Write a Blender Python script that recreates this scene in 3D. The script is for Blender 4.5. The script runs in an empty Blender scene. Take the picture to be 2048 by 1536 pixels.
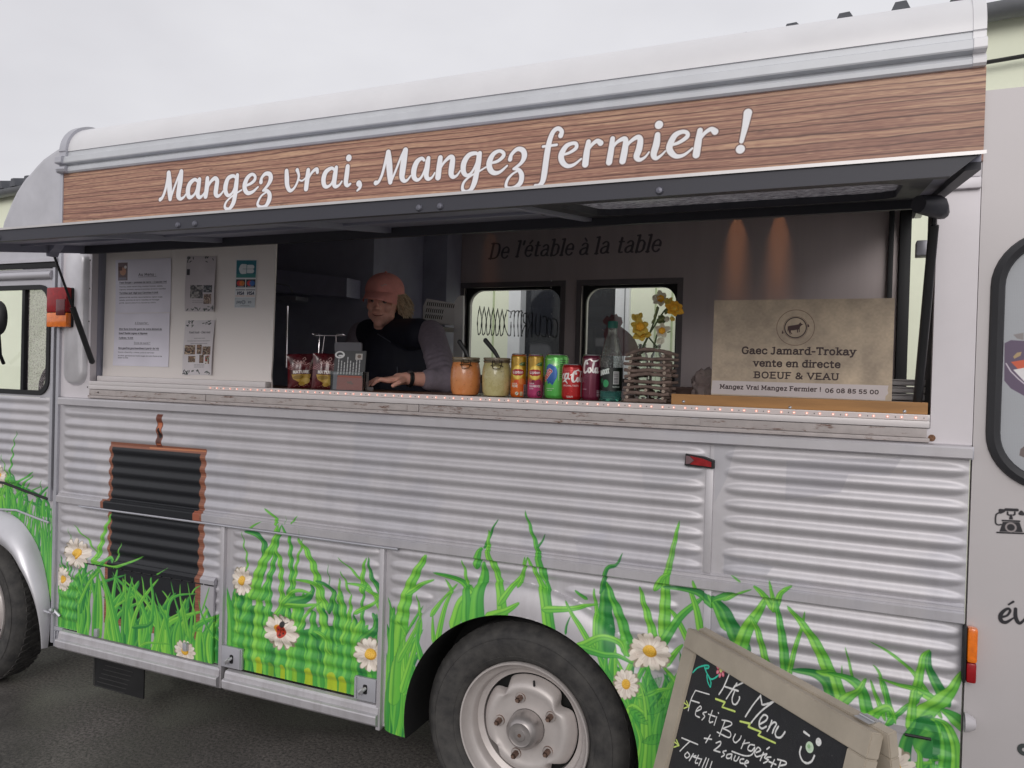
import bpy, bmesh, math, random
import numpy as np
from mathutils import Vector, Matrix, noise as mnoise
R = math.radians
SC = bpy.context.scene
COL = SC.collection

# ---------------------------------------------------------------- camera
YAW, PITCH, ROLL, FPX = 0.41307, -0.01103, 0.02795, 1540.0
CAM = np.array([0.0, -2.28, 1.52])
_F = np.array([-math.sin(YAW)*math.cos(PITCH), math.cos(YAW)*math.cos(PITCH), math.sin(PITCH)])
_R = np.array([math.cos(YAW), math.sin(YAW), 0.0])
_U = np.cross(_R, _F)
_c, _s = math.cos(ROLL), math.sin(ROLL)
_R, _U = _c*_R + _s*_U, -_s*_R + _c*_U
cd = bpy.data.cameras.new('camera'); cam = bpy.data.objects.new('camera', cd); COL.objects.link(cam)
M3 = Matrix((( _R[0], _U[0], -_F[0]), (_R[1], _U[1], -_F[1]), (_R[2], _U[2], -_F[2])))
cam.matrix_world = Matrix.Translation(Vector(CAM)) @ M3.to_4x4()
cd.sensor_width = 36; cd.sensor_fit = 'HORIZONTAL'; cd.lens = FPX/2048*36
cd.clip_start = 0.05; cd.clip_end = 2000
SC.camera = cam

# ---------------------------------------------------------------- world and sun (overcast)
SUN_EL, SUN_AZ = R(23), R(170)
w = bpy.data.worlds.new('World'); SC.world = w; w.use_nodes = True
nt = w.node_tree; nt.nodes.clear()
out = nt.nodes.new('ShaderNodeOutputWorld'); mixs = nt.nodes.new('ShaderNodeMixShader')
bg1 = nt.nodes.new('ShaderNodeBackground'); bg2 = nt.nodes.new('ShaderNodeBackground')
sky = nt.nodes.new('ShaderNodeTexSky'); sky.sky_type = 'NISHITA'; sky.sun_disc = False
sky.sun_elevation = SUN_EL; sky.sun_rotation = SUN_AZ; sky.dust_density = 3
nt.links.new(sky.outputs[0], bg1.inputs[0]); bg1.inputs[1].default_value = 0.08
tc = nt.nodes.new('ShaderNodeTexCoord'); mp = nt.nodes.new('ShaderNodeMapping'); mp.inputs['Scale'].default_value = (1, 1, 2.2)
nz = nt.nodes.new('ShaderNodeTexNoise'); nz.inputs['Scale'].default_value = 1.3; nz.inputs['Detail'].default_value = 5; nz.inputs['Roughness'].default_value = .55
cr = nt.nodes.new('ShaderNodeValToRGB'); cr.color_ramp.elements[0].position = .3; cr.color_ramp.elements[1].position = .7
cr.color_ramp.elements[0].color = (.715, .705, .74, 1); cr.color_ramp.elements[1].color = (.91, .905, .935, 1)
nt.links.new(tc.outputs['Generated'], mp.inputs[0]); nt.links.new(mp.outputs[0], nz.inputs[0]); nt.links.new(nz.outputs[0], cr.inputs[0])
nt.links.new(cr.outputs[0], bg2.inputs[0]); bg2.inputs[1].default_value = 1.0
mixs.inputs[0].default_value = .93
nt.links.new(bg1.outputs[0], mixs.inputs[1]); nt.links.new(bg2.outputs[0], mixs.inputs[2]); nt.links.new(mixs.outputs[0], out.inputs[0])
sd = bpy.data.lights.new('sun', 'SUN'); sd.energy = 1.08; sd.angle = R(32); sd.color = (1, .97, .94)
sun = bpy.data.objects.new('sun', sd); COL.objects.link(sun)
# soft light comes from behind the camera, a little to the right
_dir = Vector((math.sin(R(12))*math.cos(SUN_EL), -math.cos(R(12))*math.cos(SUN_EL), math.sin(SUN_EL)))
sun.rotation_euler = _dir.to_track_quat('Z', 'Y').to_euler()
sun.location = (2, -8, 3)
SC.view_settings.view_transform = 'Standard'; SC.view_settings.look = 'None'
SC.view_settings.exposure = 0.0; SC.view_settings.gamma = 1.0; SC.view_settings.use_curve_mapping = False
SC.render.engine = 'CYCLES'
SC.cycles.max_bounces = 8

# ---------------------------------------------------------------- pixel -> point on a real plane
def ray(px, py):
    v = (px-1024)/FPX*_R - (py-768)/FPX*_U + _F
    return v
def at(px, py, y=0.0):
    d = ray(px, py); t = (y-CAM[1])/d[1]; return CAM + t*d
def on_plane(px, py, o, n):
    d = ray(px, py); t = (np.dot(o, n)-np.dot(CAM, n))/np.dot(d, n); return CAM + t*d
def S(px, py, r=None, y=0.0):
    """pixel on the van's side -> (x, z[, radius in metres])"""
    p = at(px, py, y)
    if r is None: return (p[0], p[2])
    q = at(px+r, py, y); q2 = at(px, py+r, y)
    return (p[0], p[2], .5*(abs(q[0]-p[0])*.92+abs(q2[2]-p[2])))
def Z(x0, y0, s, y=0.0):
    """coordinates read off an enlarged detail -> side plane"""
    def f(X, Y, r=None): return S(x0+X/s, y0+Y/s, None if r is None else r/s, y)
    return f

# ---------------------------------------------------------------- numpy drawing surface
def lin(c): return c
class Canvas:
    def __init__(s, x0, z0, w, h, ppm, bg=(0, 0, 0, 0)):
        s.x0, s.z0, s.w, s.h, s.ppm = x0, z0, w, h, ppm
        s.W, s.H = max(4, int(round(w*ppm))), max(4, int(round(h*ppm)))
        s.a = np.zeros((s.H, s.W, 4), np.float32); s.a[:] = np.array(bg, np.float32)
        s.clip = None
    def px(s, x, z): return (x-s.x0)*s.ppm-.5, (z-s.z0)*s.ppm-.5
    def _bb(s, xs, ys, pad):
        a, b = int(max(0, math.floor(min(xs)-pad))), int(min(s.W, math.ceil(max(xs)+pad)+1))
        c, d = int(max(0, math.floor(min(ys)-pad))), int(min(s.H, math.ceil(max(ys)+pad)+1))
        return a, b, c, d
    def _put(s, a, b, c, d, cov, col):
        if s.clip is not None: cov = cov*s.clip[c:d, a:b]
        col = np.asarray(col, np.float32)/255. if np.ndim(col) == 1 else col
        al = cov if (np.ndim(col) > 1 or len(col) < 4) else cov*col[3]
        al = al[..., None]; rgb = col[..., :3]
        t = s.a[c:d, a:b]
        ta = t[..., 3:4]; oa = al+ta*(1-al)
        t[..., :3] = np.where(oa > 1e-4, (rgb*al+t[..., :3]*ta*(1-al))/np.maximum(oa, 1e-4), t[..., :3])
        t[..., 3:4] = oa
    def line(s, pts, col, r=None):
        """round-capped ribbon; pts (x,z[,r]) in metres"""
        P = [(*s.px(p[0], p[1]), (p[2] if len(p) > 2 else r)*s.ppm) for p in pts]
        rm = max(p[2] for p in P)
        a, b, c, d = s._bb([p[0] for p in P], [p[1] for p in P], rm+1.5)
        if a >= b or c >= d: return
        cov = np.zeros((d-c, b-a), np.float32)
        if len(P) == 1: P = P+P
        for (xa, ya, ra), (xb, yb, rb) in zip(P[:-1], P[1:]):
            a2, b2, c2, d2 = s._bb([xa, xb], [ya, yb], max(ra, rb)+1.5)
            if a2 >= b2 or c2 >= d2: continue
            X, Y = np.meshgrid(np.arange(a2, b2), np.arange(c2, d2))
            dx, dy = xb-xa, yb-ya; L = dx*dx+dy*dy
            t = np.clip(((X-xa)*dx+(Y-ya)*dy)/L, 0, 1) if L > 1e-9 else np.zeros_like(X, float)
            dist = np.hypot(X-xa-t*dx, Y-ya-t*dy)-(ra+(rb-ra)*t)
            sub = cov[c2-c:d2-c, a2-a:b2-a]
            np.maximum(sub, np.clip(.5-dist, 0, 1), out=sub)
        s._put(a, b, c, d, cov, col)
    def blade(s, pts, tones, edge=(30, 104, 50), k_edge=.5, k_rib=.42):
        """a printed grass blade: light side, dark side, dark midrib and outline"""
        P = [(*s.px(p[0], p[1]), p[2]*s.ppm) for p in pts]
        rm = max(p[2] for p in P)
        a, b, c, d = s._bb([p[0] for p in P], [p[1] for p in P], rm+2)
        if a >= b or c >= d: return
        best = np.full((d-c, b-a), 1e9, np.float32); side = np.zeros((d-c, b-a), np.float32)
        acc = 0.; tot = sum(math.hypot(P[i+1][0]-P[i][0], P[i+1][1]-P[i][1]) for i in range(len(P)-1))+1e-6
        along = np.zeros((d-c, b-a), np.float32)
        for (xa, ya, ra), (xb, yb, rb) in zip(P[:-1], P[1:]):
            a2, b2, c2, d2 = s._bb([xa, xb], [ya, yb], max(ra, rb)+2)
            dx, dy = xb-xa, yb-ya; L = dx*dx+dy*dy
            if a2 >= b2 or c2 >= d2 or L < 1e-9: acc += math.sqrt(L); continue
            X, Y = np.meshgrid(np.arange(a2, b2), np.arange(c2, d2))
            t = np.clip(((X-xa)*dx+(Y-ya)*dy)/L, 0, 1)
            rr = np.maximum(ra+(rb-ra)*t, .3)
            dist = np.hypot(X-xa-t*dx, Y-ya-t*dy)-rr
            sg = ((X-xa)*dy-(Y-ya)*dx)/math.sqrt(L)/rr
            sl = (slice(c2-c, d2-c), slice(a2-a, b2-a))
            m = dist < best[sl]
            best[sl] = np.where(m, dist, best[sl]); side[sl] = np.where(m, sg, side[sl]); along[sl] = np.where(m, (acc+t*math.sqrt(L))/tot, along[sl])
            acc += math.sqrt(L)
        cov = np.clip(.5-best, 0, 1)
        lt, dk = np.array(tones[0])/255., np.array(tones[1])/255.
        k = np.clip(side*.5+.5, 0, 1)[..., None]
        col = lt*(1-k)+dk*k
        band = np.exp(-((side+.45)/.22)**2)[..., None]*.35
        col = col*(1-band)+np.array([.62, .88, .33])*band
        rib = np.exp(-(side/.13)**2)[..., None]*k_rib
        col = col*(1-rib)+np.array(edge)/255.*rib
        e = np.clip(1-np.abs(best+.7)/1.1, 0, 1)[..., None]*k_edge
        col = col*(1-e)+np.array(edge)/255.*e
        s._put(a, b, c, d, cov, col.astype(np.float32))
    def poly(s, pts, col, grow=0.):
        P = [s.px(*p[:2]) for p in pts]; g = grow*s.ppm
        a, b, c, d = s._bb([p[0] for p in P], [p[1] for p in P], 1.5+g)
        if a >= b or c >= d: return
        X, Y = np.meshgrid(np.arange(a, b, dtype=np.float32), np.arange(c, d, dtype=np.float32))
        ins = np.zeros(X.shape, bool); dist = np.full(X.shape, 1e9, np.float32)
        n = len(P)
        for i in range(n):
            (xa, ya), (xb, yb) = P[i], P[(i+1) % n]
            dx, dy = xb-xa, yb-ya; L = dx*dx+dy*dy
            if L < 1e-9: continue
            t = np.clip(((X-xa)*dx+(Y-ya)*dy)/L, 0, 1)
            dist = np.minimum(dist, np.hypot(X-xa-t*dx, Y-ya-t*dy))
            if abs(dy) > 1e-9:
                ins ^= ((ya > Y) != (yb > Y)) & (X < (Y-ya)*dx/dy+xa)
        sd_ = np.where(ins, -dist, dist)-g
        s._put(a, b, c, d, np.clip(.5-sd_, 0, 1), col)
    def rect(s, x0, z0, x1, z1, col): s.poly([(x0, z0), (x1, z0), (x1, z1), (x0, z1)], col)
    def ell(s, x, z, rx, rz, col, rot=0., n=28):
        cr_, sr_ = math.cos(rot), math.sin(rot)
        s.poly([(x+rx*math.cos(t)*cr_-rz*math.sin(t)*sr_, z+rx*math.cos(t)*sr_+rz*math.sin(t)*cr_) for t in np.linspace(0, 2*math.pi, n, endpoint=False)], col)
    def ring(s, x, z, r, wd, col, rx=1.):
        s.line([(x+r*rx*math.cos(t), z+r*math.sin(t), wd) for t in np.linspace(0, 2*math.pi, 41)], col)
    def text(s, st, x, z, size, col, wt=.5, slant=0., serif=0., rot=0., align='l', sx=1., contrast=0.):
        """stroke lettering, size = x-height*2 in metres"""
        u = size/10.
        adv = sum(glyph(ch)[0]+.9 for ch in st)*u*sx
        ox = {'l': 0, 'c': -adv/2, 'r': -adv}[align]
        cr_, sr_ = math.cos(rot), math.sin(rot)
        for ch in st:
            a_, strokes, ser = glyph(ch)
            def T(p):
                X = ox+(p[0]*sx+slant*p[1])*u; Y = p[1]*u
                return (x+X*cr_-Y*sr_, z+X*sr_+Y*cr_)
            for stp in strokes:
                q = [T(p) for p in stp]
                if contrast:
                    q2 = []
                    for i, p in enumerate(q):
                        j = stp[min(i+1, len(stp)-1)]; k_ = stp[max(i-1, 0)]
                        dx, dy = j[0]-k_[0], j[1]-k_[1]; L = math.hypot(dx, dy)+1e-6
                        q2.append((*p, wt*u*(1-contrast*abs(dx)/L)))
                    s.line(q2, col)
                else: s.line(q, col, r=wt*u)
            if serif:
                for p in ser:
                    s.line([T((p[0]-serif, p[1])), T((p[0]+serif, p[1]))], col, r=wt*u*.62)
            ox += (a_+.9)*u*sx
        return ox
    def image(s, name, noncolor=False):
        im = bpy.data.images.new(name, s.W, s.H, alpha=True, float_buffer=False)
        im.alpha_mode = 'STRAIGHT' if hasattr(im, 'alpha_mode') else im.alpha_mode
        im.pixels.foreach_set(np.clip(s.a, 0, 1).astype(np.float32).ravel()); im.update(); im.pack()
        return im

def catmull(P, n=6):
    if len(P) < 3: return list(P)
    P = [tuple(map(float, p)) for p in P]
    Q = [P[0]]+P+[P[-1]]; out_ = []
    for i in range(1, len(Q)-2):
        p0, p1, p2, p3 = (np.array(q) for q in Q[i-1:i+3])
        for k in range(n):
            t = k/n
            out_.append(tuple(.5*((2*p1)+(-p0+p2)*t+(2*p0-5*p1+4*p2-p3)*t*t+(-p0+3*p1-3*p2+p3)*t**3)))
    out_.append(P[-1]); return out_

FONT = {
 'a': '4.2|c.7,4.2 1.8,5 3,4.6 3.4,3.4 3.4,.8 3.7,.1 4.3,.1|c3.4,2.9 1.8,2.8 .5,1.9 .6,.4 1.8,0 2.8,.5 3.4,1.4',
 'b': '4.4|l.8,7.2 .8,0|c.8,3.6 1.4,4.8 2.6,5 3.8,4 3.9,2.5 3.8,1 2.6,0 1.4,.2 .8,1.2|S.3,7.2',
 'c': '3.9|c3.6,4 2.8,4.9 1.8,5 .6,4 .4,2.5 .6,1 1.8,0 2.9,.1 3.7,1',
 'd': '4.5|l3.7,7.2 3.7,0|c3.7,3.6 3.1,4.8 1.9,5 .7,4 .5,2.5 .7,1 1.9,0 3.1,.2 3.7,1.2|S3.2,7.2 4.2,0',
 'e': '4.1|l.5,2.6 3.7,2.6|c3.7,2.6 3.6,4 2.7,4.9 2,5 .8,4.2 .4,2.5 .7,1 1.9,0 3,.1 3.7,.9',
 'f': '2.9|c3,6.9 2.3,7.2 1.6,6.9 1.3,6 1.3,5|l1.3,6 1.3,0|l.3,4.8 2.7,4.8|S1.3,0',
 'g': '4.4|l3.7,4.9 3.7,0|c3.7,.4 3.5,-1.3 2.6,-2 1.4,-2 .6,-1.4|c3.7,3.6 3.1,4.8 1.9,5 .7,4 .5,2.5 .7,1 1.9,.2 3.1,.4 3.7,1.2|S4.1,4.9',
 'h': '4.4|l.8,7.2 .8,0|c.8,3.4 1.6,4.7 2.7,5 3.6,4.2 3.7,3|l3.7,3.2 3.7,0|S.3,7.2 .8,0 3.7,0',
 'i': '1.6|l.9,4.9 .9,0|l.9,6.8 .9,6.9|S.5,4.9 .9,0',
 'j': '1.8|c1.2,4.9 1.2,-.8 .6,-1.9 -.2,-1.8|l1.2,6.8 1.2,6.9',
 'k': '4.1|l.8,7.2 .8,0|l3.4,4.9 .9,2.2|l1.6,3 3.7,0|S.3,7.2 .8,0 3.3,4.9 3.7,0',
 'l': '1.6|l.9,7.2 .9,0|S.4,7.2 .9,0',
 'm': '6.8|l.8,4.9 .8,0|c.8,3.4 1.5,4.7 2.4,5 3.3,4.3 3.4,3|l3.4,3.2 3.4,0|c3.4,3.4 4.1,4.7 5,5 5.9,4.3 6,3|l6,3.2 6,0|S.4,4.9 .8,0 3.4,0 6,0',
 'n': '4.4|l.8,4.9 .8,0|c.8,3.4 1.6,4.7 2.7,5 3.6,4.2 3.7,3|l3.7,3.2 3.7,0|S.4,4.9 .8,0 3.7,0',
 'o': '4.3|c2.1,5 .9,4.4 .4,2.5 .9,.6 2.1,0 3.3,.6 3.8,2.5 3.3,4.4 2.1,5',
 'p': '4.4|l.8,4.9 .8,-2.1|c.8,3.6 1.4,4.8 2.6,5 3.8,4 3.9,2.5 3.8,1 2.6,0 1.4,.2 .8,1.2|S.4,4.9 .8,-2.1',
 'q': '4.4|l3.7,4.9 3.7,-2.1|c3.7,3.6 3.1,4.8 1.9,5 .7,4 .5,2.5 .7,1 1.9,0 3.1,.2 3.7,1.2',
 'r': '3|l.8,4.9 .8,0|c.8,3.2 1.4,4.5 2.2,5 3,4.8|S.4,4.9 .8,0',
 's': '3.6|c3.2,4.3 2.4,5 1.3,5 .6,4.3 .8,3.2 2,2.6 3.2,2 3.3,.8 2.5,0 1.2,0 .4,.7',
 't': '2.9|c1.2,6.3 1.2,1 1.6,.1 2.8,.2|l.2,4.8 2.6,4.8',
 'u': '4.4|c.8,4.9 .8,1.5 1.2,.3 2.2,0 3.2,.6 3.7,1.8|l3.7,4.9 3.7,0|S.4,4.9 3.3,4.9 4.1,0',
 'v': '4|l.4,4.9 2,0 3.6,4.9|S.4,4.9 3.6,4.9',
 'w': '6|l.4,4.9 1.8,0 3,4.5 4.2,0 5.6,4.9|S.4,4.9 5.6,4.9',
 'x': '4|l.5,4.9 3.5,0|l3.5,4.9 .5,0',
 'y': '4.1|l.4,4.9 2.1,.2|c3.7,4.9 2.1,0 1.5,-1.6 .4,-2.1|S.4,4.9 3.7,4.9',
 'z': '3.8|l.5,4.9 3.3,4.9 .5,0 3.5,0',
 'A': '5.4|l.4,0 2.7,7 5,0|l1.2,2.4 4.2,2.4|S.5,0 4.9,0',
 'B': '5|l.9,7 .9,0|c.9,7 2.9,7 4,6.4 4,4.4 2.9,3.7 .9,3.7|c2.6,3.7 4.1,3.2 4.4,1.8 3.8,.4 2.6,0 .9,0|S.6,7 .6,0',
 'C': '5|c4.6,5.8 3.8,6.8 2.6,7 1.1,6.2 .5,3.5 1.1,.8 2.6,0 3.9,.2 4.7,1.2',
 'D': '5.3|l.9,7 .9,0|c.9,7 2.6,7 4.2,6.2 4.8,3.5 4.2,.8 2.6,0 .9,0|S.6,7 .6,0',
 'E': '4.6|l.9,0 .9,7|l.9,7 4.1,7|l.9,3.7 3.5,3.7|l.9,0 4.3,0|S.5,7 .5,0',
 'F': '4.4|l.9,0 .9,7|l.9,7 4.1,7|l.9,3.7 3.4,3.7|S.5,7 .9,0',
 'G': '5.4|c4.7,5.8 3.9,6.8 2.7,7 1.1,6.2 .5,3.5 1.1,.8 2.7,0 4,.3 4.8,1.2|l4.8,1.2 4.8,3|S4.6,3.1',
 'H': '5.4|l.9,7 .9,0|l4.5,7 4.5,0|l.9,3.6 4.5,3.6',
 'I': '1.8|l.9,7 .9,0',
 'J': '3.4|c2.3,7 2.3,1.6 1.9,.2 .9,-.1 .1,.3|S1.9,7',
 'L': '4.2|l.9,7 .9,0|l.9,0 4,0',
 'M': '6.6|l.9,0 1.1,7 3.3,1.6 5.5,7 5.7,0|S.9,0 5.7,0 .8,7 5.8,7',
 'N': '5.4|l.9,0 .9,7 4.5,0 4.5,7',
 'O': '5.7|c2.8,7 1.2,6.2 .5,3.5 1.2,.8 2.8,0 4.4,.8 5.1,3.5 4.4,6.2 2.8,7',
 'P': '4.8|l.9,7 .9,0|c.9,7 3,7 4.2,6.2 4.2,4.3 3,3.4 .9,3.4',
 'R': '5|l.9,7 .9,0|c.9,7 3,7 4.2,6.3 4.2,4.4 3,3.6 .9,3.6|l2.6,3.6 4.6,0',
 'S': '4.6|c4,6 3,7 1.6,7 .7,5.9 1,4.4 2.5,3.6 4,2.7 4.1,1 3,0 1.4,0 .4,1',
 'T': '5|l2.5,7 2.5,0|l.2,7 4.8,7|l.3,7 .3,6.2|l4.7,7 4.7,6.2|S2.5,0',
 'U': '5.4|c.9,7 .9,2 1.5,.4 2.7,0 3.9,.4 4.5,2 4.5,7|S.9,7 4.5,7',
 'V': '5.2|l.4,7 2.6,0 4.8,7|S.5,7 4.7,7',
 '0': '4.6|c2.3,6 1,5.4 .5,3 1,.6 2.3,0 3.6,.6 4.1,3 3.6,5.4 2.3,6',
 '1': '3|l.6,5.4 1.8,6.6 1.8,0', '2': '4.3|c.6,5.4 1.6,6.6 3,6.5 3.7,5.2 2.9,3.4 .6,.1|l.6,0 3.9,0',
 '3': '4.2|c.6,6 1.8,6.7 3.2,6.2 3.2,4.4 1.9,3.6|c1.9,3.6 3.6,3.2 3.7,1 2.2,0 .5,.5', '4': '4.6|l3.2,0 3.2,6.6 .5,2 4.2,2',
 '5': '4.3|l3.7,6 1,6 .8,3.2|c.8,3.2 2.2,3.6 3.6,2.8 3.6,.9 2.3,0 .6,.4', '6': '4.5|c3.6,6.6 2,6 .8,4 .6,1.8 1.4,.2 2.8,0 3.9,1.2 3.6,3 2.4,3.7 .9,2.6',
 '8': '4.5|c2.2,3.5 .9,4.4 1,6 2.2,6.8 3.5,6 3.5,4.4 2.2,3.5 .7,2.6 .6,.9 2.2,0 3.9,.9 3.8,2.6 2.2,3.5', '9': '4.5|c3.7,4 2.3,3 .9,3.8 .8,5.6 2.2,6.7 3.6,5.6 3.8,3.5 3,1 1,0',
 '-': '2.8|l.4,2.8 2.4,2.8', '+': '4|l.4,2.8 3.6,2.8|l2,1.2 2,4.4', '!': '1.6|l.8,7 .8,2.2|l.8,.2 .8,.3', ',': '1.4|l.9,.4 .5,-1', '.': '1.4|l.7,.1 .7,.2',
 "'": '1.2|l.7,7 .5,5.6', ':': '1.4|l.7,.3 .7,.4|l.7,3.8 .7,3.9', '?': '4|c.6,5.8 1.6,7 3.2,6.6 3.4,5 2,3.6 1.9,2.4|l1.9,.2 1.9,.3', '/': '3|l.3,-1 2.7,7',
 '&': '5.6|c4.9,3.3 4,.9 2.6,0 1,.3 .6,1.6 1.4,3 3,4.2 3.4,5.6 2.6,6.7 1.5,6.4 1.3,5 2.4,3.2 5,0',
 '€': '4.8|c4.2,6 3,7 1.8,5.8 1.4,3.5 1.9,1 3.1,0 4.3,.9|l.4,4.2 3.4,4.2|l.4,2.9 3.1,2.9', ' ': '1.6|', '·': '1.4|l.7,3 .7,3.1',
}
_G = {}
def glyph(ch):
    if ch in _G: return _G[ch]
    acc = {'é': ('e', 'l1.8,6 2.8,7.2'), 'è': ('e', 'l2.4,6 1.4,7.2'), 'à': ('a', 'l2.4,6 1.4,7.2'), 'ê': ('e', 'l1.2,6 2.1,7 3,6'), 'ç': ('c', 'l2.2,0 1.8,-1.4')}
    base, extra = acc.get(ch, (ch, None))
    if base == 'œ':
        base = 'e'
    d = FONT.get(base, FONT['x']).split('|'); strokes = []; ser = []
    for q in d[1:]+([extra] if extra else []):
        if not q: continue
        pts = [tuple(map(float, t.split(','))) for t in q[1:].split()]
        if q[0] == 'S': ser += pts
        elif q[0] == 'c': strokes.append(catmull(pts, 5))
        else: strokes.append(pts)
    _G[ch] = (float(d[0]), strokes, ser); return _G[ch]

def vnoise(H, W, gy, gx, rng):
    g = rng.random((gy+2, gx+2)); y = np.linspace(0, gy, H); x = np.linspace(0, gx, W)
    yi, xi = y.astype(int), x.astype(int); fy, fx = y-yi, x-xi
    fy, fx = fy*fy*(3-2*fy), fx*fx*(3-2*fx)
    A = g[yi][:, xi]; B = g[yi][:, xi+1]; C_ = g[yi+1][:, xi]; D = g[yi+1][:, xi+1]
    return (A*(1-fx)+B*fx)*(1-fy)[:, None]+(C_*(1-fx)+D*fx)*fy[:, None]

# ---------------------------------------------------------------- materials
def srgb(*c):
    return tuple(((v/255)/12.92 if v/255 <= .04045 else ((v/255+.055)/1.055)**2.4) for v in c[:3])+(1.,)
_M = {}
def mat(name, col=(.5, .5, .5), rough=.5, metal=0., spec=.5, var=.08, scale=12., bump=0., bscale=60., trans=0., emit=None, es=0., alpha=1., coat=0., stretch=None, ior=1.45, aniso=0., col2=None):
    if name in _M: return _M[name]
    m = bpy.data.materials.new(name); m.use_nodes = True; n = m.node_tree; b = n.nodes['Principled BSDF']
    col = tuple(col)[:3]+(1.,)
    b.inputs['Roughness'].default_value = rough; b.inputs['Metallic'].default_value = metal
    b.inputs['Specular IOR Level'].default_value = spec; b.inputs['Transmission Weight'].default_value = trans
    b.inputs['Alpha'].default_value = alpha; b.inputs['Coat Weight'].default_value = coat; b.inputs['IOR'].default_value = ior
    b.inputs['Anisotropic'].default_value = aniso
    if emit: b.inputs['Emission Color'].default_value = tuple(emit)[:3]+(1.,); b.inputs['Emission Strength'].default_value = es
    t = n.nodes.new('ShaderNodeTexCoord'); mp_ = n.nodes.new('ShaderNodeMapping'); n.links.new(t.outputs['Object'], mp_.inputs[0])
    if stretch: mp_.inputs['Scale'].default_value = stretch
    nz_ = n.nodes.new('ShaderNodeTexNoise'); nz_.inputs['Scale'].default_value = scale; nz_.inputs['Detail'].default_value = 6; nz_.inputs['Roughness'].default_value = .6
    n.links.new(mp_.outputs[0], nz_.inputs[0])
    r_ = n.nodes.new('ShaderNodeValToRGB'); r_.color_ramp.elements[0].position = .3; r_.color_ramp.elements[1].position = .7
    c2 = col2 if col2 else tuple(min(1, v*(1+var)) for v in col[:3])
    c1 = tuple(v*(1-var) for v in col[:3]) if not col2 else col
    r_.color_ramp.elements[0].color = tuple(c1)[:3]+(1,); r_.color_ramp.elements[1].color = tuple(c2)[:3]+(1,)
    n.links.new(nz_.outputs[0], r_.inputs[0]); n.links.new(r_.outputs[0], b.inputs['Base Color'])
    rm = n.nodes.new('ShaderNodeMapRange'); rm.inputs['To Min'].default_value = max(0, rough-.07); rm.inputs['To Max'].default_value = min(1, rough+.07)
    n.links.new(nz_.outputs[0], rm.inputs['Value']); n.links.new(rm.outputs[0], b.inputs['Roughness'])
    if bump:
        n2 = n.nodes.new('ShaderNodeTexNoise'); n2.inputs['Scale'].default_value = bscale; n2.inputs['Detail'].default_value = 4
        n.links.new(mp_.outputs[0], n2.inputs[0])
        bp = n.nodes.new('ShaderNodeBump'); bp.inputs['Strength'].default_value = 1; bp.inputs['Distance'].default_value = bump
        n.links.new(n2.outputs[0], bp.inputs['Height']); n.links.new(bp.outputs[0], b.inputs['Normal'])
    _M[name] = m; return m
def print_mat(name, img, base=None, rough=.5, metal=0., spec=.5, coat=0., use_alpha=False, bump=0., back=None):
    """printed surface: the drawn picture, with grain/wear noise, over an optional base material look"""
    m = bpy.data.materials.new(name); m.use_nodes = True; n = m.node_tree; b = n.nodes['Principled BSDF']
    ti = n.nodes.new('ShaderNodeTexImage'); ti.image = img; ti.interpolation = 'Cubic'; ti.extension = 'EXTEND'
    uv = n.nodes.new('ShaderNodeUVMap'); uv.uv_map = 'UVMap'; n.links.new(uv.outputs[0], ti.inputs[0])
    t = n.nodes.new('ShaderNodeTexCoord'); nz_ = n.nodes.new('ShaderNodeTexNoise'); nz_.inputs['Scale'].default_value = 9; nz_.inputs['Detail'].default_value = 8
    n.links.new(t.outputs['Object'], nz_.inputs[0])
    mr = n.nodes.new('ShaderNodeMapRange'); mr.inputs['To Min'].default_value = .93; mr.inputs['To Max'].default_value = 1.07; n.links.new(nz_.outputs[0], mr.inputs['Value'])
    mu = n.nodes.new('ShaderNodeMix'); mu.data_type = 'RGBA'; mu.blend_type = 'MULTIPLY'; mu.inputs[0].default_value = 1
    n.links.new(ti.outputs['Color'], mu.inputs[6]); n.links.new(mr.outputs[0], mu.inputs[7])
    b.inputs['Roughness'].default_value = rough; b.inputs['Metallic'].default_value = metal; b.inputs['Specular IOR Level'].default_value = spec; b.inputs['Coat Weight'].default_value = coat
    rr = n.nodes.new('ShaderNodeMapRange'); rr.inputs['To Min'].default_value = max(.02, rough-.06); rr.inputs['To Max'].default_value = rough+.06
    n.links.new(nz_.outputs[0], rr.inputs['Value']); n.links.new(rr.outputs[0], b.inputs['Roughness'])
    n.links.new(mu.outputs[2], b.inputs['Base Color'])
    if use_alpha: n.links.new(ti.outputs['Alpha'], b.inputs['Alpha'])
    if bump:
        bp = n.nodes.new('ShaderNodeBump'); bp.inputs['Strength'].default_value = 1; bp.inputs['Distance'].default_value = bump
        n.links.new(nz_.outputs[0], bp.inputs['Height']); n.links.new(bp.outputs[0], b.inputs['Normal'])
    return m

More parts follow.
